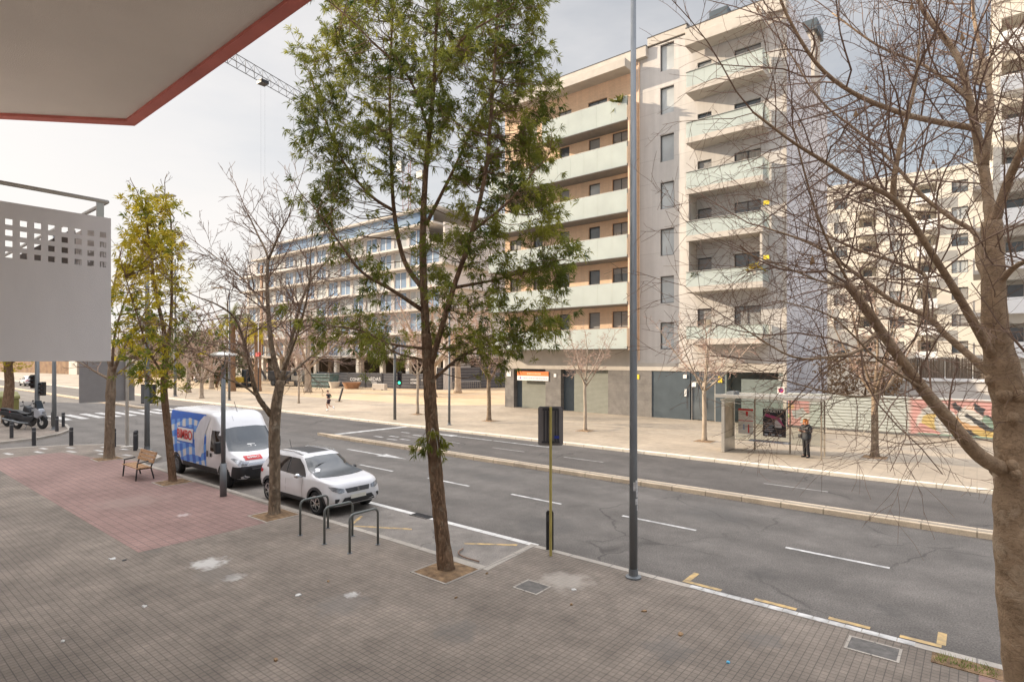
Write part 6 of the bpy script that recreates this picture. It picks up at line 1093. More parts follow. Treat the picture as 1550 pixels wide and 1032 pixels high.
b = MB(); hh = rel(base, [(645, 690, -.2), (650, 665, -.22), (655, 648, -.22), (661, 665, -.2), (664, 692, -.2)]); b.tube(curve(hh, 4), .008, 5); b.build('pale_loop', M['steel'], t)
print('leafy', len(bl.f), cnt)

# --- yellow-green tree beside the van
base = (-21.95, 8.12); Y0 = depth(*base); t = tree_root('leafy_tree', 'slender tree with yellow green foliage between the bench and the van', (*base, 0)); rg = np.random.default_rng(8); bt, bc, bl, tips = MB(), MB(), MB(), []
P = dict(wig=.15, up=.03, rmin=.006, kids=2.6, ref=.9, kmax=4, a0=25, a1=65, perm=1.5, L=1.0, r=.015)
C = curve(rel(base, [(262, 733), (258, 690), (253, 640), (248, 590), (250, 550)]), 5); bt.tube([C[0]+np.array((0, 0, -.08))]+C, np.interp(np.linspace(0, 1, len(C)+1), [0, .1, 1], [.19, .13, .11]), 12); SK = []
K([(250, 552), (248, 500), (235, 440), (228, 380), (220, 330), (210, 297)], .09, .02); K([(251, 550), (259, 480, .4), (260, 400, .5), (258, 330, .5), (250, 300, .5)], .075, .02)
K([(249, 570), (225, 530, -.5), (205, 470, -.8), (190, 420, -1)], .05, .014); K([(252, 560), (285, 520, .5), (310, 480, .8)], .045, .014); K([(250, 585), (225, 570, .6), (200, 530, 1)], .035, .012)
crown = [(205, 295), (195, 300), (215, 340), (200, 355), (185, 365), (180, 400), (170, 430), (172, 510), (190, 560), (215, 590), (245, 600), (275, 580), (300, 540), (335, 510), (345, 470), (318, 440), (285, 420), (268, 380), (262, 330), (250, 300)]
SP = [(q, s_[1]+(s_[2]-s_[1])*i/len(s_[0])) for s_ in SK for i, q in enumerate(s_[0])]; SPP = np.array([q for q, _ in SP]); cnt = 0; by = MB()
while cnt < 150:
    x, y = rg.uniform(165, 350), rg.uniform(290, 605)
    if not in_poly(x, y, crown) or (x > 272 and rg.uniform() < .75) or (y > 420 and rg.uniform() < .45): continue
    q = np.array(at(x, y, Y0+rg.normal(0, 1.0)))-np.array((*base, 0)); D = SPP-q; dist = np.linalg.norm(D, axis=1)+np.maximum(SPP[:, 2]-q[2]+.1, 0)*1.5; i = int(np.argmin(dist)); o_ = SPP[i]; bc.tube(curve([o_, (o_+q)/2+rg.normal(0, .12, 3), q], 3), np.linspace(.02, .007, 7), 3, cap=False)
    d = unit(q-o_+np.array((0, 0, .3)))
    for k in range(rg.integers(4, 8)): spray(by if (y < 450 and rg.uniform() < .9) or rg.uniform() < .5 else bl, rg, q+rg.normal(0, .2, 3), unit(d+rg.normal(0, .6, 3)), 12, .27, .02)
    cnt += 1
bt.build('trunk', M['darkbark'], t, smooth=True); bc.build('branches', M['darkbark'], t); bl.build('crown', M['gleaf'] if False else mat('mid_green_leaf', (.08, .12, .02), .6, col2=(.24, .26, .04), scale=.7, trans=.4, spec=.12), t); by.build('crown', M['yleaf'], t)

# --- bare tree between van and SUV
base = (-15.2, 8.2); t = tree_root('bare_tree', 'bare grey tree forking low, standing in front of the van and the SUV', (*base, 0)); rg = np.random.default_rng(21); bt, bc, tips = MB(), MB(), []
P = dict(wig=.1, up=.045, rmin=.0065, kids=5.5, ref=1.0, kmax=7, a0=25, a1=62, perm=6, L=1.7, r=.02)
C = curve(rel(base, [(415, 784), (416, 720), (415, 660), (418, 615), (425, 575)]), 5); bt.tube([C[0]+np.array((0, 0, -.08))]+C, np.interp(np.linspace(0, 1, len(C)+1), [0, .08, .2, .7, 1], [.24, .165, .145, .15, .12]), 14); SK = []
K([(424, 580), (412, 530), (406, 470), (404, 420, .2), (405, 388, .3), (390, 355, .5), (376, 325, .6)], .09, .018, dens=.9); K([(405, 395, .3), (425, 350), (436, 330, -.2), (442, 310, -.3)], .045, .012)
K([(410, 628), (388, 595, -.5), (374, 535, -.9), (357, 484, -1.2), (330, 462, -1.5), (300, 450, -1.7)], .085, .014, start=.35); K([(425, 580), (440, 520, .4), (452, 470, .6), (470, 425, .8), (500, 390, 1), (525, 375, 1.1)], .075, .014)
K([(430, 560), (455, 490, -.5), (468, 430, -.8), (470, 380, -1)], .05, .014); K([(426, 578), (470, 540, .8), (500, 515, 1.2), (540, 490, 1.4)], .045, .012); K([(400, 610, -.3), (370, 585, -.8), (330, 568, -1.3), (290, 545, -1.6)], .035, .009, start=.3, dens=.7)
K([(408, 480), (375, 430, .8), (340, 400, 1.2), (315, 380, 1.4)], .04, .012); K([(376, 540, -.9), (350, 530, -1.2), (315, 520, -1.5)], .03, .01, dens=.7)
bt.build('trunk', M['bark'], t, smooth=True); bc.build('crown', M['twig'], t)

# --- bare tree at the left
base = (-29.3, 8.22); t = tree_root('bare_tree', 'bare knotted trunk standing between the white balcony and the bench', (*base, 0)); rg = np.random.default_rng(31); bt, bc, tips = MB(), MB(), []
P = dict(wig=.17, up=.03, rmin=.008, kids=3.6, ref=1.1, kmax=5, a0=28, a1=68, perm=2.6, L=1.5, r=.025)
C = curve(rel(base, [(165, 696), (166, 650), (167, 612), (168, 580), (170, 555)]), 5); bt.tube([C[0]+np.array((0, 0, -.08))]+C, np.interp(np.linspace(0, 1, len(C)+1), [0, .1, .2, .6, .64, .68, 1], [.29, .21, .19, .18, .22, .18, .16]), 14); SK = []
K([(170, 560), (160, 520), (165, 470, .5), (175, 420, .8), (185, 370, 1)], .12, .02); K([(170, 565), (190, 520, -.6), (215, 480, -1), (240, 440, -1.3)], .09, .018); K([(172, 570), (205, 545, .6), (235, 530, 1), (262, 500, 1.3)], .06, .015); K([(168, 575), (140, 560, .4), (115, 545, .7)], .07, .02); K([(169, 560), (175, 500, -.8), (195, 440, -1.2), (215, 400, -1.4)], .07, .015)
bt.build('trunk', M['bark'], t, smooth=True); bc.build('crown', M['twig'], t)
# tree at the left edge
base = (-50.9, 8.5); t = tree_root('leafy_tree', 'tree trunk at the very left edge with a few green leaves under the balcony', (*base, 0)); rg = np.random.default_rng(33); bt, bc, bl, tips = MB(), MB(), MB(), []
C = curve([(0, 0, -.1), (.05, 0, 1.2), (0, .1, 2.6), (.05, 0, 4.2), (0, 0, 6)], 4); bt.tube(C, np.linspace(.34, .2, len(C)), 12); SK = []
P = dict(wig=.15, up=.02, rmin=.01, kids=2.5, ref=1.3, kmax=4, a0=25, a1=65, perm=1.2, L=1.6, r=.03)
for a in (.3, 1.5, 2.8, 4, 5.2): c_, s_ = math.cos(a), math.sin(a); limb(bt, bc, rg, [(0, 0, 3.6+a*.2), (c_*1.2, s_*1.2, 5), (c_*2.2, s_*2.2, 7)], .1, .03, P, tips)
for k in range(220): p, d = tips[rg.integers(len(tips))]; spray(bl, rg, p, d, 10, .32, .03)
for k in range(40): spray(bl, rg, np.array((rg.normal(0, .9), rg.normal(0, .9), rg.uniform(3.4, 4.4))), (0, 0, 1), 10, .32, .03)
bt.build('trunk', M['darkbark'], t, smooth=True); bc.build('branches', M['twig'], t); bl.build('crown', M['yleaf'], t)

# --- small bare street trees on the far pavement and the park trees
def bare(seed, h, hf, spread, r0, nl, P, barkm, twigm, lean=0.0, name='bare_tree', lvl=2):
    rg = np.random.default_rng(seed); t = tree_root(name, 'x', (0, 0, 0)); bt, bc, tips = MB(), MB(), []
    C = curve([(0, 0, -.08), (lean*.3, .02, hf*.4), (lean*.7, -.03, hf*.75), (lean, 0, hf)], 4); bt.tube(C, np.interp(np.linspace(0, 1, len(C)), [0, .12, 1], [r0*1.5, r0, r0*.8]), 10)
    for k in range(nl):
        a = 2*math.pi*(k+rg.uniform(-.25, .25))/nl; s_ = spread*rg.uniform(.7, 1.1); z1 = h*rg.uniform(.82, 1.0); zs = hf*(1-.18*rg.uniform(0, 1))
        limb(bt, bc, rg, [(lean, 0, zs), (lean+math.cos(a)*s_*.45, math.sin(a)*s_*.45, zs+(z1-zs)*.32), (lean+math.cos(a)*s_*.8, math.sin(a)*s_*.8, zs+(z1-zs)*.65), (lean+math.cos(a)*s_, math.sin(a)*s_, z1*.92)], r0*.5, r0*.14, P, tips, start=.25, lvl=lvl, sides=7)
    limb(bt, bc, rg, [(lean, 0, hf*.95), (lean+.1, .1, hf+(h-hf)*.5), (lean, 0, h*.95)], r0*.6, r0*.14, P, tips, start=.1, lvl=lvl, sides=7)
    bt.build('trunk', barkm, t, smooth=True); bc.build('crown', twigm, t); return t
P1 = dict(wig=.2, up=.0, rmin=.008, kids=5, ref=.8, kmax=7, a0=30, a1=75, perm=6, L=.95, r=.014)
A1 = bare(41, 6.6, 3.1, 2.3, .115, 6, P1, M['bark3'], M['twig2']); A1.location = (-11.1, 29.65, 0); tag(A1, 'small bare tree with pale sunlit trunk in front of the glass entrance door', 'tree', 'bare street trees on the far pavement')
A2 = bare(42, 6.2, 3.0, 2.0, .1, 5, P1, M['bark3'], M['twig2']); A2.location = (-18.25, 29.4, 0); tag(A2, 'small bare tree with pale trunk in front of the grey garage shutter', 'tree', 'bare street trees on the far pavement')
A3 = bare(43, 7.2, 2.9, 2.2, .15, 6, dict(P1, perm=3.4), M['bark'], M['twig2']); A3.location = (-3.5, 29.65, 0); tag(A3, 'bare grey tree in front of the mural hoarding right of the bus shelter', 'tree', 'bare street trees on the far pavement')
A4 = bare(44, 7.0, 3.2, 2.4, .15, 6, P1, M['bark'], M['twig2']); A4.location = (-26.3, 29.8, 0); tag(A4, 'bare tree with a double grey trunk left of the orange bannered shop', 'tree', 'bare street trees on the far pavement')
dup(A2, (-33.6, 29.75, 0), 1.7, 1.1, 'bare tree on the far pavement hidden mostly by the leaning trunk', 'bare street trees on the far pavement')
dup(A2, (-50.8, 29.85, 0), .5, .95, 'thin bare tree on the sand just left of the runner', 'bare street trees on the far pavement')
P2 = dict(wig=.2, up=.01, rmin=.02, kids=4.2, ref=1.6, kmax=6, a0=30, a1=70, perm=3, L=1.9, r=.035)
B1 = bare(51, 11.5, 3.6, 5.2, .42, 7, P2, M['bark3'], M['twig2']); B1.location = (-65.3, 39.6, 0); tag(B1, 'thick pale bare plane tree on the sand beside the teal skip', 'tree', 'bare plane trees in the park')
B2 = bare(52, 12, 4.2, 4.8, .4, 6, P2, M['bark3'], M['twig2']); B2.location = tuple(at(693, 596, 71).xy)+(0,); tag(B2, 'pale bare plane tree before the dark hoarding just right of the leaning trunk', 'tree', 'bare plane trees in the park')
for i, (px, Y, rz, sc, src, lb) in enumerate(((345, 100, 1.9, 1.1, B1, 'bare tree behind the left palm'), (520, 118, 4.1, 1.3, B1, 'tall bare tree half hidden by the low left branch of the leafy tree'), (620, 108, 3.3, 1.2, B2, 'bare tree directly behind the crown of the leaning leafy tree'), (370, 95, 2.9, 1.15, B2, 'bare tree between the palms and the forked bare tree'), (462, 112, 5.5, 1.25, B1, 'tall bare tree directly before the left part of the building site'), (395, 120, 4.4, 1.2, B1, 'bare tree behind the right palm'), (575, 104, 1.1, 1.2, B1, 'tall bare tree before the middle of the building site'),(655, 64, 2.0, 1.0, B1, 'bare plane tree behind the leaning trunk before the hoarding'), (728, 92, 1.2, 1.0, B2, 'bare tree far back before the orange brick building'), (548, 86, .4, .95, B2, 'bare tree before the bare ground floor of the building site'), (600, 90, 2.6, 1.0, B1, 'bare tree before the hoarding right of the arched traffic light'), (500, 100, 3.9, 1.1, B2, 'bare tree behind the teal skip'), (432, 96, .9, 1.05, B1, 'bare tree behind the site lorry'), (320, 80, 1.5, .75, B1, 'bare tree leaning over the dark mound left of the palms'), (285, 72, 5.1, .7, B2, 'small bare tree on the sand above the blue van roof'), (225, 110, 4.2, .9, B1, 'bare tree behind the small two tone sign'), (180, 130, 3.3, 1.0, B2, 'bare tree beyond the billboard'), (258, 140, 2.2, 1.1, B1, 'distant bare tree behind the yellow leaved tree'), (120, 150, .2, 1.0, B2, 'distant bare tree before the ivy wall'), (305, 62, .8, .5, B1, 'slim young bare tree left of the disc lamp'))):
    p = at(px, 560, Y); dup(src, (p.x, p.y, 0), rz, sc, lb, 'bare plane trees in the park')
# palms
def palm(loc, h, label, seed, leafm):
    rg = np.random.default_rng(seed); t = tree_root('palm_tree', label, (*loc, 0), 'palm trees in the park'); b = MB(); C = curve([(0, 0, -.1), (.05, 0, h*.3), (-.05, .05, h*.7), (0, 0, h)], 6); b.tube(C, np.interp(np.linspace(0, 1, len(C)), [0, .1, .8, 1], [.55, .42, .4, .5])*(1+.06*(np.arange(len(C)) % 2)), 12); b.build('trunk', M['clay2'], t)
    b = MB()
    for k in range(34):
        a = rg.uniform(0, 2*math.pi); el = rg.uniform(-.5, 1.3); d = np.array((math.cos(a)*math.cos(el), math.sin(a)*math.cos(el), math.sin(el))); P_ = [np.array((0, 0, h))]; L_ = rg.uniform(2.2, 3.1)
        for i in range(7): d = unit(d+np.array((0, 0, -.17))); P_.append(P_[-1]+d*L_/7)
        b.tube(P_, np.linspace(.04, .01, 8), 3, cap=False)
        for i in range(1, 8):
            s_ = unit(np.cross(P_[i]-P_[i-1], (0, 0, 1)))
            for sg in (-1, 1):
                for f in (0, .5): q = P_[i-1]*(1-f)+P_[i]*f; e = q+s_*sg*.55*(1-.08*i)+(P_[i]-P_[i-1])*.5+np.array((0, 0, -.18)); w_ = unit(P_[i]-P_[i-1])*.09; b.add([q-w_, q+w_, e], [(0, 1, 2)])
    b.build('crown', leafm, t); return t
M['clay2'] = mat('fibrous_palm_bark', (.2, .12, .07), .95, col2=(.32, .2, .12), scale=5, bump=.8, bscale=10)
palm((-72.9, 37.0), 8.2, 'palm with bright yellow green fronds, right of the pair', 3, M['yleaf']); palm((-75.6, 34.9), 9.6, 'darker taller palm, left of the pair', 4, mat('dull_palm_leaf', (.09, .1, .03), .7, col2=(.2, .18, .05), scale=.6, trans=.2))
# shrubs and evergreen background trees
def bushy(name, label, loc, rx, ry, h, z0, n, m, seed, ls=.35, group=None, trunk=True):
    rg = np.random.default_rng(seed); t = tree_root(name, label, (*loc, 0), group); b = MB(); cl = [(rg.uniform(-.7, .7)*rx, rg.uniform(-.7, .7)*ry, z0+rg.uniform(.15, .85)*(h-z0)) for _ in range(14)]
    for i in range(n):
        c = cl[rg.integers(len(cl))]; q = np.array(c)+rg.normal(0, 1, 3)*np.array((rx, ry, (h-z0)*.5))*.26
        if q[2] < .02: continue
        spray(b, rg, q, rg.normal(0, 1, 3), 6, ls, ls*.16, .2)
    b.build('crown', m, t)
    b = MB()
    for k in range(5 if trunk else 3): a = k*1.3; b.tube(curve([(0, 0, -.05), (math.cos(a)*.2, math.sin(a)*.2, z0*.7+.3), (math.cos(a)*rx*.5, math.sin(a)*ry*.5, z0+(h-z0)*.5)], 3), [.16, .14, .12, .1, .08, .07, .05], 6)
    b.build('trunk', M['darkbark'], t); return t
bushy('evergreen_tree', 'dark green tree left of the palms behind the sand', (-99, 41), 5.5, 4, 8.0, 1.2, 900, M['gleaf'], 61, .6); bushy('evergreen_tree', 'low dark green tree beside the disc lamp', (-86, 37.5), 3.2, 3, 5.6, 1, 500, M['gleaf'], 62, .5); bushy('evergreen_tree', 'olive green tree far behind the yellow leaved tree', (-135, 55), 9, 5, 11, 1.5, 800, mat('olive_leaf', (.14, .13, .05), .8, col2=(.24, .2, .09), scale=.3), 63, .9)
bushy('shrub', 'yellow flowering shrub against the ivy wall behind the grey post', (-150, 42.5), 5, 2, 4.2, .3, 400, M['yleaf'], 64, .6, trunk=False)
bushy('shrub', 'dry brown leaved climber between the grey end wall and the reed screens', (-5.9, 43.0), 2.3, 1.5, 5.3, .3, 1300, M['brown_leaf'], 65, .2, trunk=False)
bushy('evergreen_tree', 'green tree on the left horizon above the billboard', (-210, 66), 16, 6, 12, 1.5, 700, mat('dusty_leaf', (.16, .13, .08), .8, col2=(.25, .2, .12), scale=.2), 66, 1.3)
for k, (u_, v_, h_, lb) in enumerate(((-118, 47, 8.5, 'brownish evergreen tree left of the dark green tree, far behind the van'), (-150, 62, 11, 'dusty tree on the left horizon behind the yellow leaved tree'), (-128, 66, 10, 'tall dusty tree far behind the disc lamp'), (-108, 72, 9, 'rounded olive tree far behind the palms'))):
    bushy('evergreen_tree', lb, (u_, v_), 6.5, 4, h_, 1.0, 700, bpy.data.materials['dusty_leaf'] if k % 2 else bpy.data.materials['olive_leaf'], 90+k, .8)
# weeds and litter
rg = np.random.default_rng(77); t = thing('weed_patch', 'patch of green weeds in the empty tree pit beside the big right trunk', 'weeds', (-.12, 10.42, 0)); b = MB()
for k in range(220):
    q = np.array((rg.uniform(-.35, .35), rg.uniform(-.14, .14), 0)); d = unit(np.array((rg.normal(0, .5), rg.normal(0, .5), 1))); s_ = np.array((rg.normal(), rg.normal(), 0)); s_ = unit(s_)*.006; L_ = rg.uniform(.03, .12); b.add([q-s_, q+s_, q+d*L_], [(0, 1, 2)])
b.build('leaves', M['yleaf'] if False else mat('weed_green', (.09, .17, .02), .7, col2=(.2, .26, .04), scale=8, trans=.2), t); b = MB(); b.box(-.4, .4, -.18, .18, -.02, .012); b.build('soil', M['soil'], t)
def litter(x, y, m, s, label, seed):
    q = np.random.default_rng(seed); b = MB(); n_ = 7; P_ = [(s*q.uniform(.5, 1)*math.cos(a), s*q.uniform(.5, 1)*math.sin(a)*.7, q.uniform(.004, .03)) for a in np.arange(n_)*2*math.pi/n_]; b.add(P_+[(0, 0, .03)]+[(p[0], p[1], .002) for p in P_], [(i, (i+1) % n_, n_) for i in range(n_)]+[((i+1) % n_, i, n_+1+i, n_+1+(i+1) % n_) for i in range(n_)]); o = b.build('litter', m); o.location = (x, y, 0); o.rotation_euler = (0, 0, q.uniform(0, 6)); tag(o, label, 'litter', 'scraps on the paving')
paper = mat('scrap_paper', (.6, .58, .55), .8); dl = M['brown_leaf']
for i, (px, py, m_, s, lb) in enumerate(((170, 846, paper, .12, 'white paper scrap just below the corner of the red paving'), (188, 848, M['dark_metal'], .1, 'dark scrap just right of the paper scrap below the red paving'), (218, 918, paper, .09, 'small white scrap left of the centre of the grey paving'), (95, 971, paper, .08, 'small white scrap at lower left of the grey paving'), (418, 999, dl, .07, 'brown leaf at the bottom of the paving'), (737, 868, dl, .06, 'dark leaf right of the leaning tree pit'), (868, 893, paper, .1, 'flat white scrap right of the small square cover'), (1102, 1003, mat('blue_scrap', (.1, .4, .6), .6), .05, 'tiny blue scrap at the bottom of the paving'), (975, 925, dl, .1, 'brown twig scrap below the tall lamp post'), (865, 915, dl, .06, 'brown leaf below the small square cover'), (1030, 960, dl, .1, 'brown leaf scraps right of the tall lamp post'), (452, 901, paper, .11, 'pale spatter scrap beneath the bike racks'), (497, 880, dl, .07, 'brown leaf below the middle bike rack'), (690, 905, dl, .05, 'small leaf below the leaning tree pit'))):
    Y = 4.4*FP/(py-HOR); p = at(px, py, Y); litter(p.x, p.y, m_, s*.75, lb, i)
b = MB(); b.tube(curve([(-.42, .3, .02), (-.3, .02, .03), (0, -.12, .03), (.45, -.1, .02)], 5), .018, 6); o = b.build('dead_branch', M['twig'], None); o.location = (-8.95, 9.4, -.1); tag(o, 'curved dark dead branch lying in the parking bay behind the leaning tree', 'branch')
t = thing('leaning_stake', 'short leaning wooden stake in the sand right of the runner', 'stake', (-49.3, 33.3, 0)); b = MB(); b.bar((0, 0, 0), (.35, .2, 1.35), .18, .12); b.build('stake', M['dark_metal'], t); b = MB(); b.box(-.25, .25, -.25, .25, 0, .05); b.build('base', M['soil'], t)
# ------------------------------------------------------------------ people
def skin_mesh(name, joints, edges, m, par, sub=2, root=0):
    me = bpy.data.meshes.new(name); me.from_pydata([j[:3] for j in joints], edges, []); me.materials.append(m); o = bpy.data.objects.new(name, me); COL.objects.link(o); o.parent = par
    o.modifiers.new('skin', 'SKIN'); 
    if not me.skin_vertices: 
        bm = bmesh.new(); bm.from_mesh(me); bm.verts.layers.skin.verify(); bm.to_mesh(me); bm.free()
    for i, j in enumerate(joints): r = j[3]; me.skin_vertices[0].data[i].radius = (r if np.isscalar(r) else r[0], r if np.isscalar(r) else r[1]); me.skin_vertices[0].data[i].use_root = (i == root)
    o.modifiers['skin'].use_smooth_shade = True
    s_ = o.modifiers.new('sub', 'SUBSURF'); s_.levels = s_.render_levels = sub; return o
def chain(n0, n): return [(n0+i, n0+i+1) for i in range(n-1)]
def fingers(b, p, d, nrm, sc=1.0, curl=.5):
    """four fingers of unequal length and a thumb, on a hand at p pointing along d"""
    d, nrm = unit(d), unit(nrm); s_ = np.cross(d, nrm)
    for k, L_ in enumerate((.068, .078, .073, .058)):
        q = np.array(p)+s_*(k-1.5)*.019*sc+d*.035*sc; P_ = [q, q+d*L_*.5*sc, q+(d*.85-nrm*curl*.6)*L_*.8*sc, q+(d*.9-nrm*curl)*L_*sc]; b.tube(P_, [.0085*sc, .0085*sc, .0075*sc, .006*sc], 6)
    q = np.array(p)-s_*.03*sc; b.tube([q, q+(-s_*.6+d*.7)*.035*sc, q+(-s_*.5+d)*.06*sc], [.011*sc, .0095*sc, .007*sc], 6)
def face(par, c, f, m_eye, lipm):
    """eyes, nose, mouth and ears on a head at c looking along f"""
    f = unit(f); s_ = unit(np.cross((0, 0, 1), f)); c = np.array(c); u = np.cross(f, s_)
    b = MB(); [b.ball(c+f*.088+s_*k*.032+u*.005, .011, 8, 6) for k in (-1, 1)]; b.build('eyes', m_eye, par); b = MB(); b.tube([c+f*.09+u*.01, c+f*.118-u*.03, c+f*.092-u*.038], [.007, .014, .009], 6); [b.ball(c+s_*k*.078-u*.01, (.012, .02, .03), 8, 6) for k in (-1, 1)]; b.build('nose', M['skin'], par); b = MB(); b.tube([c+f*.088+s_*.025-u*.062, c+f*.097-u*.062, c+f*.088-s_*.025-u*.062], .006, 6); b.build('mouth', lipm, par)
M['coat'] = mat('dark_padded_coat', (.018, .022, .03), .6, var=.5, scale=9); M['trous'] = mat('black_trousers', (.014, .014, .017), .8); M['redhair'] = mat('ginger_hair', (.45, .16, .04), .6, var=.3, scale=25); M['darkhair'] = mat('brown_hair', (.07, .04, .025), .7); M['eye'] = mat('dark_eye', (.02, .015, .012), .3); M['lip'] = mat('lip', (.4, .15, .13), .5)
t = thing('person', 'person in dark hooded coat looking at a phone, standing inside the bus shelter', 'person', (-5.85, 27.75, .0), R(-35))
# local: faces -y ; x = their left-right
J = [(0, 0, .93, (.13, .09)), (0, .01, 1.1, (.13, .09)), (0, .01, 1.3, (.155, .1)), (0, .01, 1.4, (.09, .07)), (0, -.02, 1.47, .05), (0, -.05, 1.56, (.078, .09)), (0, -.05, 1.64, (.06, .075)),
     (-.18, .01, 1.36, .055), (-.25, .0, 1.12, .043), (-.1, -.24, 1.17, .032), (-.06, -.3, 1.2, (.035, .02)), (.18, .01, 1.36, .055), (.25, .0, 1.12, .043), (.1, -.24, 1.17, .032), (.06, -.3, 1.2, (.035, .02)),
     (-.09, 0, .85, .085), (-.1, .0, .48, .055), (-.1, .02, .09, .038), (-.11, -.13, .035, (.04, .028)), (.09, 0, .85, .085), (.11, -.02, .48, .055), (.12, .02, .09, .038), (.15, -.12, .035, (.04, .028))]
E_ = [(0, 1), (1, 2), (2, 3), (3, 4), (4, 5), (5, 6), (2, 7), (7, 8), (8, 9), (9, 10), (2, 11), (11, 12), (12, 13), (13, 14), (0, 15), (15, 16), (16, 17), (17, 18), (0, 19), (19, 20), (20, 21), (21, 22)]
skin_mesh('body', J, E_, M['skin'], t); b = MB(); fingers(b, (-.05, -.32, 1.21), (.5, -.7, .3), (0, .3, 1)); fingers(b, (.05, -.32, 1.21), (-.5, -.7, .3), (0, .3, 1)); b.build('fingers', M['skin'], t)
CJ = [(0, .01, .7, (.27, .2)), (0, .01, .95, (.25, .185)), (0, .01, 1.15, (.225, .17)), (0, .01, 1.32, (.23, .165)), (0, .02, 1.43, (.13, .1)), (-.2, .01, 1.36, .085), (-.275, 0, 1.12, .072), (-.14, -.2, 1.16, .058), (.2, .01, 1.36, .085), (.275, 0, 1.12, .072), (.14, -.2, 1.16, .058)]
skin_mesh('coat', CJ, [(0, 1), (1, 2), (2, 3), (3, 4), (3, 5), (5, 6), (6, 7), (3, 8), (8, 9), (9, 10)], M['coat'], t)
b = MB()
for s_, k in ((-1, 15), (1, 19)): q = [J[k], J[k+1], J[k+2]]; b.tube(curve([np.array(p[:3]) for p in q], 4), np.interp(np.linspace(0, 1, 9), [0, .5, 1], [.105, .075, .062]), 12)
b.build('trousers', M['trous'], t, smooth=True); b = MB()
for k in (17, 21): a, c = np.array(J[k][:3]), np.array(J[k+1][:3]); b.tube([a+np.array((0, .05, -.03)), a+np.array((0, .0, -.035)), c+np.array((0, 0, 0)), c+np.array((0, -.03, 0))], [.045, .05, .042, .025], 10); b.tube([a+np.array((0, 0, .12)), a+np.array((0, .01, -.04))], .055, 10)
b.build('boots', M['black'], t, smooth=True)
b = MB(); b.ball((0, -.035, 1.62), (.098, .112, .1), 14, 10); [b.tube(curve([(x, -.02, 1.62), (x*1.15, -.04, 1.5), (x*1.0, -.1, 1.36)], 3), [.045, .045, .045, .04, .035, .03, .015], 8) for x in (-.085, .085)]; b.build('hair', M['redhair'], t, smooth=True)
face(t, (0, -.065, 1.575), (0, -1, -.25), M['eye'], M['lip']); b = MB(); b.tube(curve([(-.13, .06, 1.42), (-.1, -.08, 1.4), (0, -.12, 1.38), (.1, -.08, 1.4), (.13, .06, 1.42)], 4), .055, 10); b.build('hood', M['coat'], t, smooth=True)
b = MB(); b.box(-.27, -.1, -.2, -.14, .85, 1.02); b.build('pocket', M['coat'], t, bevel=.03)
t2 = thing('phone', 'dark phone held in both hands by the person at the bus shelter', 'phone', (-5.85, 27.75, .0), R(-35)); b = MB(); b.prism([(-.04, 0), (.04, 0), (.04, .15), (-.04, .15)], -.005, .005, axis='y'); o = b.build('case', M['black'], t2, bevel=.004); o.location = (0, -.385, 1.2); o.rotation_euler = (R(-35), 0, 0); b = MB(); b.box(-.036, .036, .0055, .0065, .006, .144); o2 = b.build('screen', M['lens'], o)
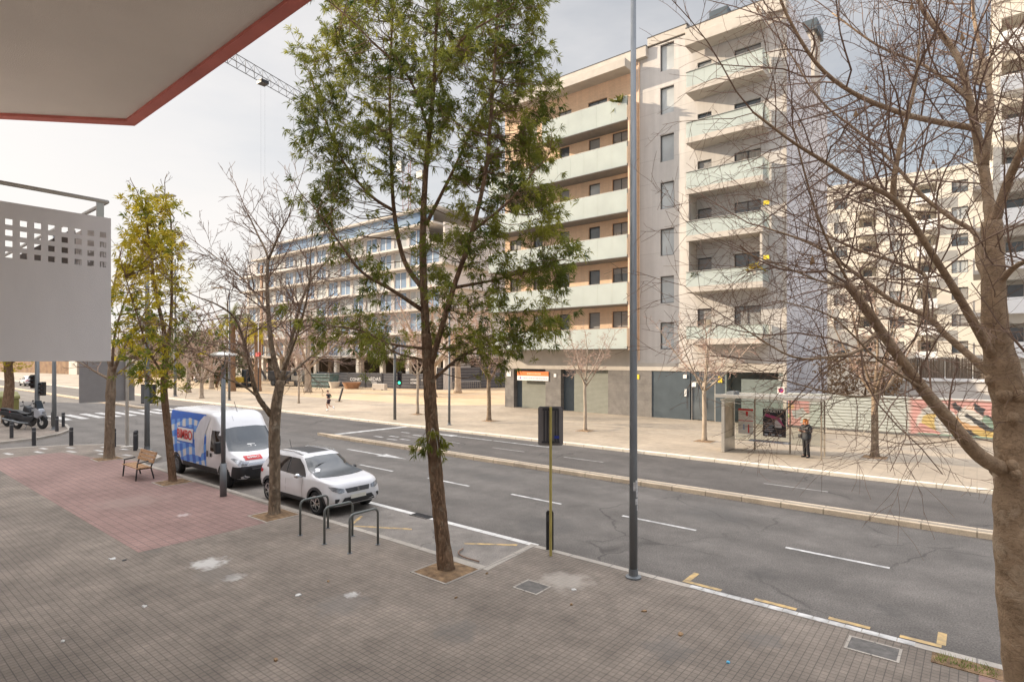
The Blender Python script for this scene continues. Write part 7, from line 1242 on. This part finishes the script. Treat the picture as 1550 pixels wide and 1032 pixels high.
# runner seen side-on, mid stride towards -x / left-back
t = thing('person', 'runner in dark shirt and shorts jogging on the sunlit far pavement', 'person', (-41.2, 26.9, 0), R(-60))   # local -y is forward
J = [(0, 0, .95, (.12, .09)), (0, -.03, 1.12, (.12, .085)), (0, -.07, 1.32, (.16, .1)), (0, -.09, 1.43, (.08, .065)), (0, -.1, 1.49, .05), (0, -.12, 1.58, (.075, .09)), (0, -.12, 1.68, (.06, .075)),
     (-.19, -.06, 1.38, .055), (-.25, .12, 1.2, .042), (-.22, -.08, 1.08, .032), (-.2, -.15, 1.1, (.035, .025)), (.19, -.08, 1.38, .055), (.25, -.05, 1.12, .042), (.14, -.26, 1.2, .032), (.12, -.33, 1.24, (.035, .025)),
     (-.09, -.02, .88, .09), (-.1, -.26, .56, .062), (-.1, -.12, .14, .04), (-.1, -.24, .05, (.04, .03)), (.09, .0, .88, .09), (.1, .04, .5, .062), (.1, .42, .36, .04), (.1, .5, .26, (.04, .03))]
skin_mesh('body', J, E_, M['skin'], t); b = MB(); fingers(b, (-.19, -.17, 1.1), (.2, -1, .2), (1, 0, 0), 1, .9); fingers(b, (.11, -.35, 1.25), (-.3, -1, .4), (-1, 0, 0), 1, .9); b.build('fingers', M['skin'], t)
skin_mesh('shirt', [(0, -.01, .98, (.15, .115)), (0, -.04, 1.15, (.145, .105)), (0, -.07, 1.33, (.185, .125)), (0, -.085, 1.42, (.11, .09)), (-.2, -.055, 1.37, .078), (-.235, .06, 1.26, .065), (.2, -.08, 1.37, .078), (.235, -.06, 1.24, .065)], [(0, 1), (1, 2), (2, 3), (2, 4), (4, 5), (2, 6), (6, 7)], mat('dark_navy_shirt', (.02, .025, .035), .8), t)
b = MB(); 
for k in (15, 19): a, c = np.array(J[k][:3]), np.array(J[k+1][:3]); b.tube([a+np.array((0, 0, .1)), a, a*.3+c*.7], [.12, .125, .11], 12)
b.build('shorts', mat('plum_shorts', (.035, .02, .03), .8), t, smooth=True); b = MB(); 
for k, dz in ((17, (0, -1, -.1)), (21, (0, .5, -1))): a, c = np.array(J[k][:3]), np.array(J[k+1][:3]); dd = unit(c-a); b.tube([a-dd*.06, a+dd*.03, c, c+dd*.05], [.05, .056, .048, .03], 10)
b.build('shoes', M['whitep'], t, smooth=True); b = MB(); b.ball((0, -.105, 1.665), (.088, .1, .075), 12, 8); b.build('hair', M['darkhair'], t, smooth=True); face(t, (0, -.14, 1.6), (0, -1, 0), M['eye'], M['lip'])
b = MB(); b.tube([(-.24, .1, 1.22), (-.235, .03, 1.16)], .05, 10); b.build('armband', mat('green_armband', (.05, .4, .2), .6), t)
print('verts', sum(len(o.data.vertices) for o in bpy.data.objects if o.type == 'MESH'))
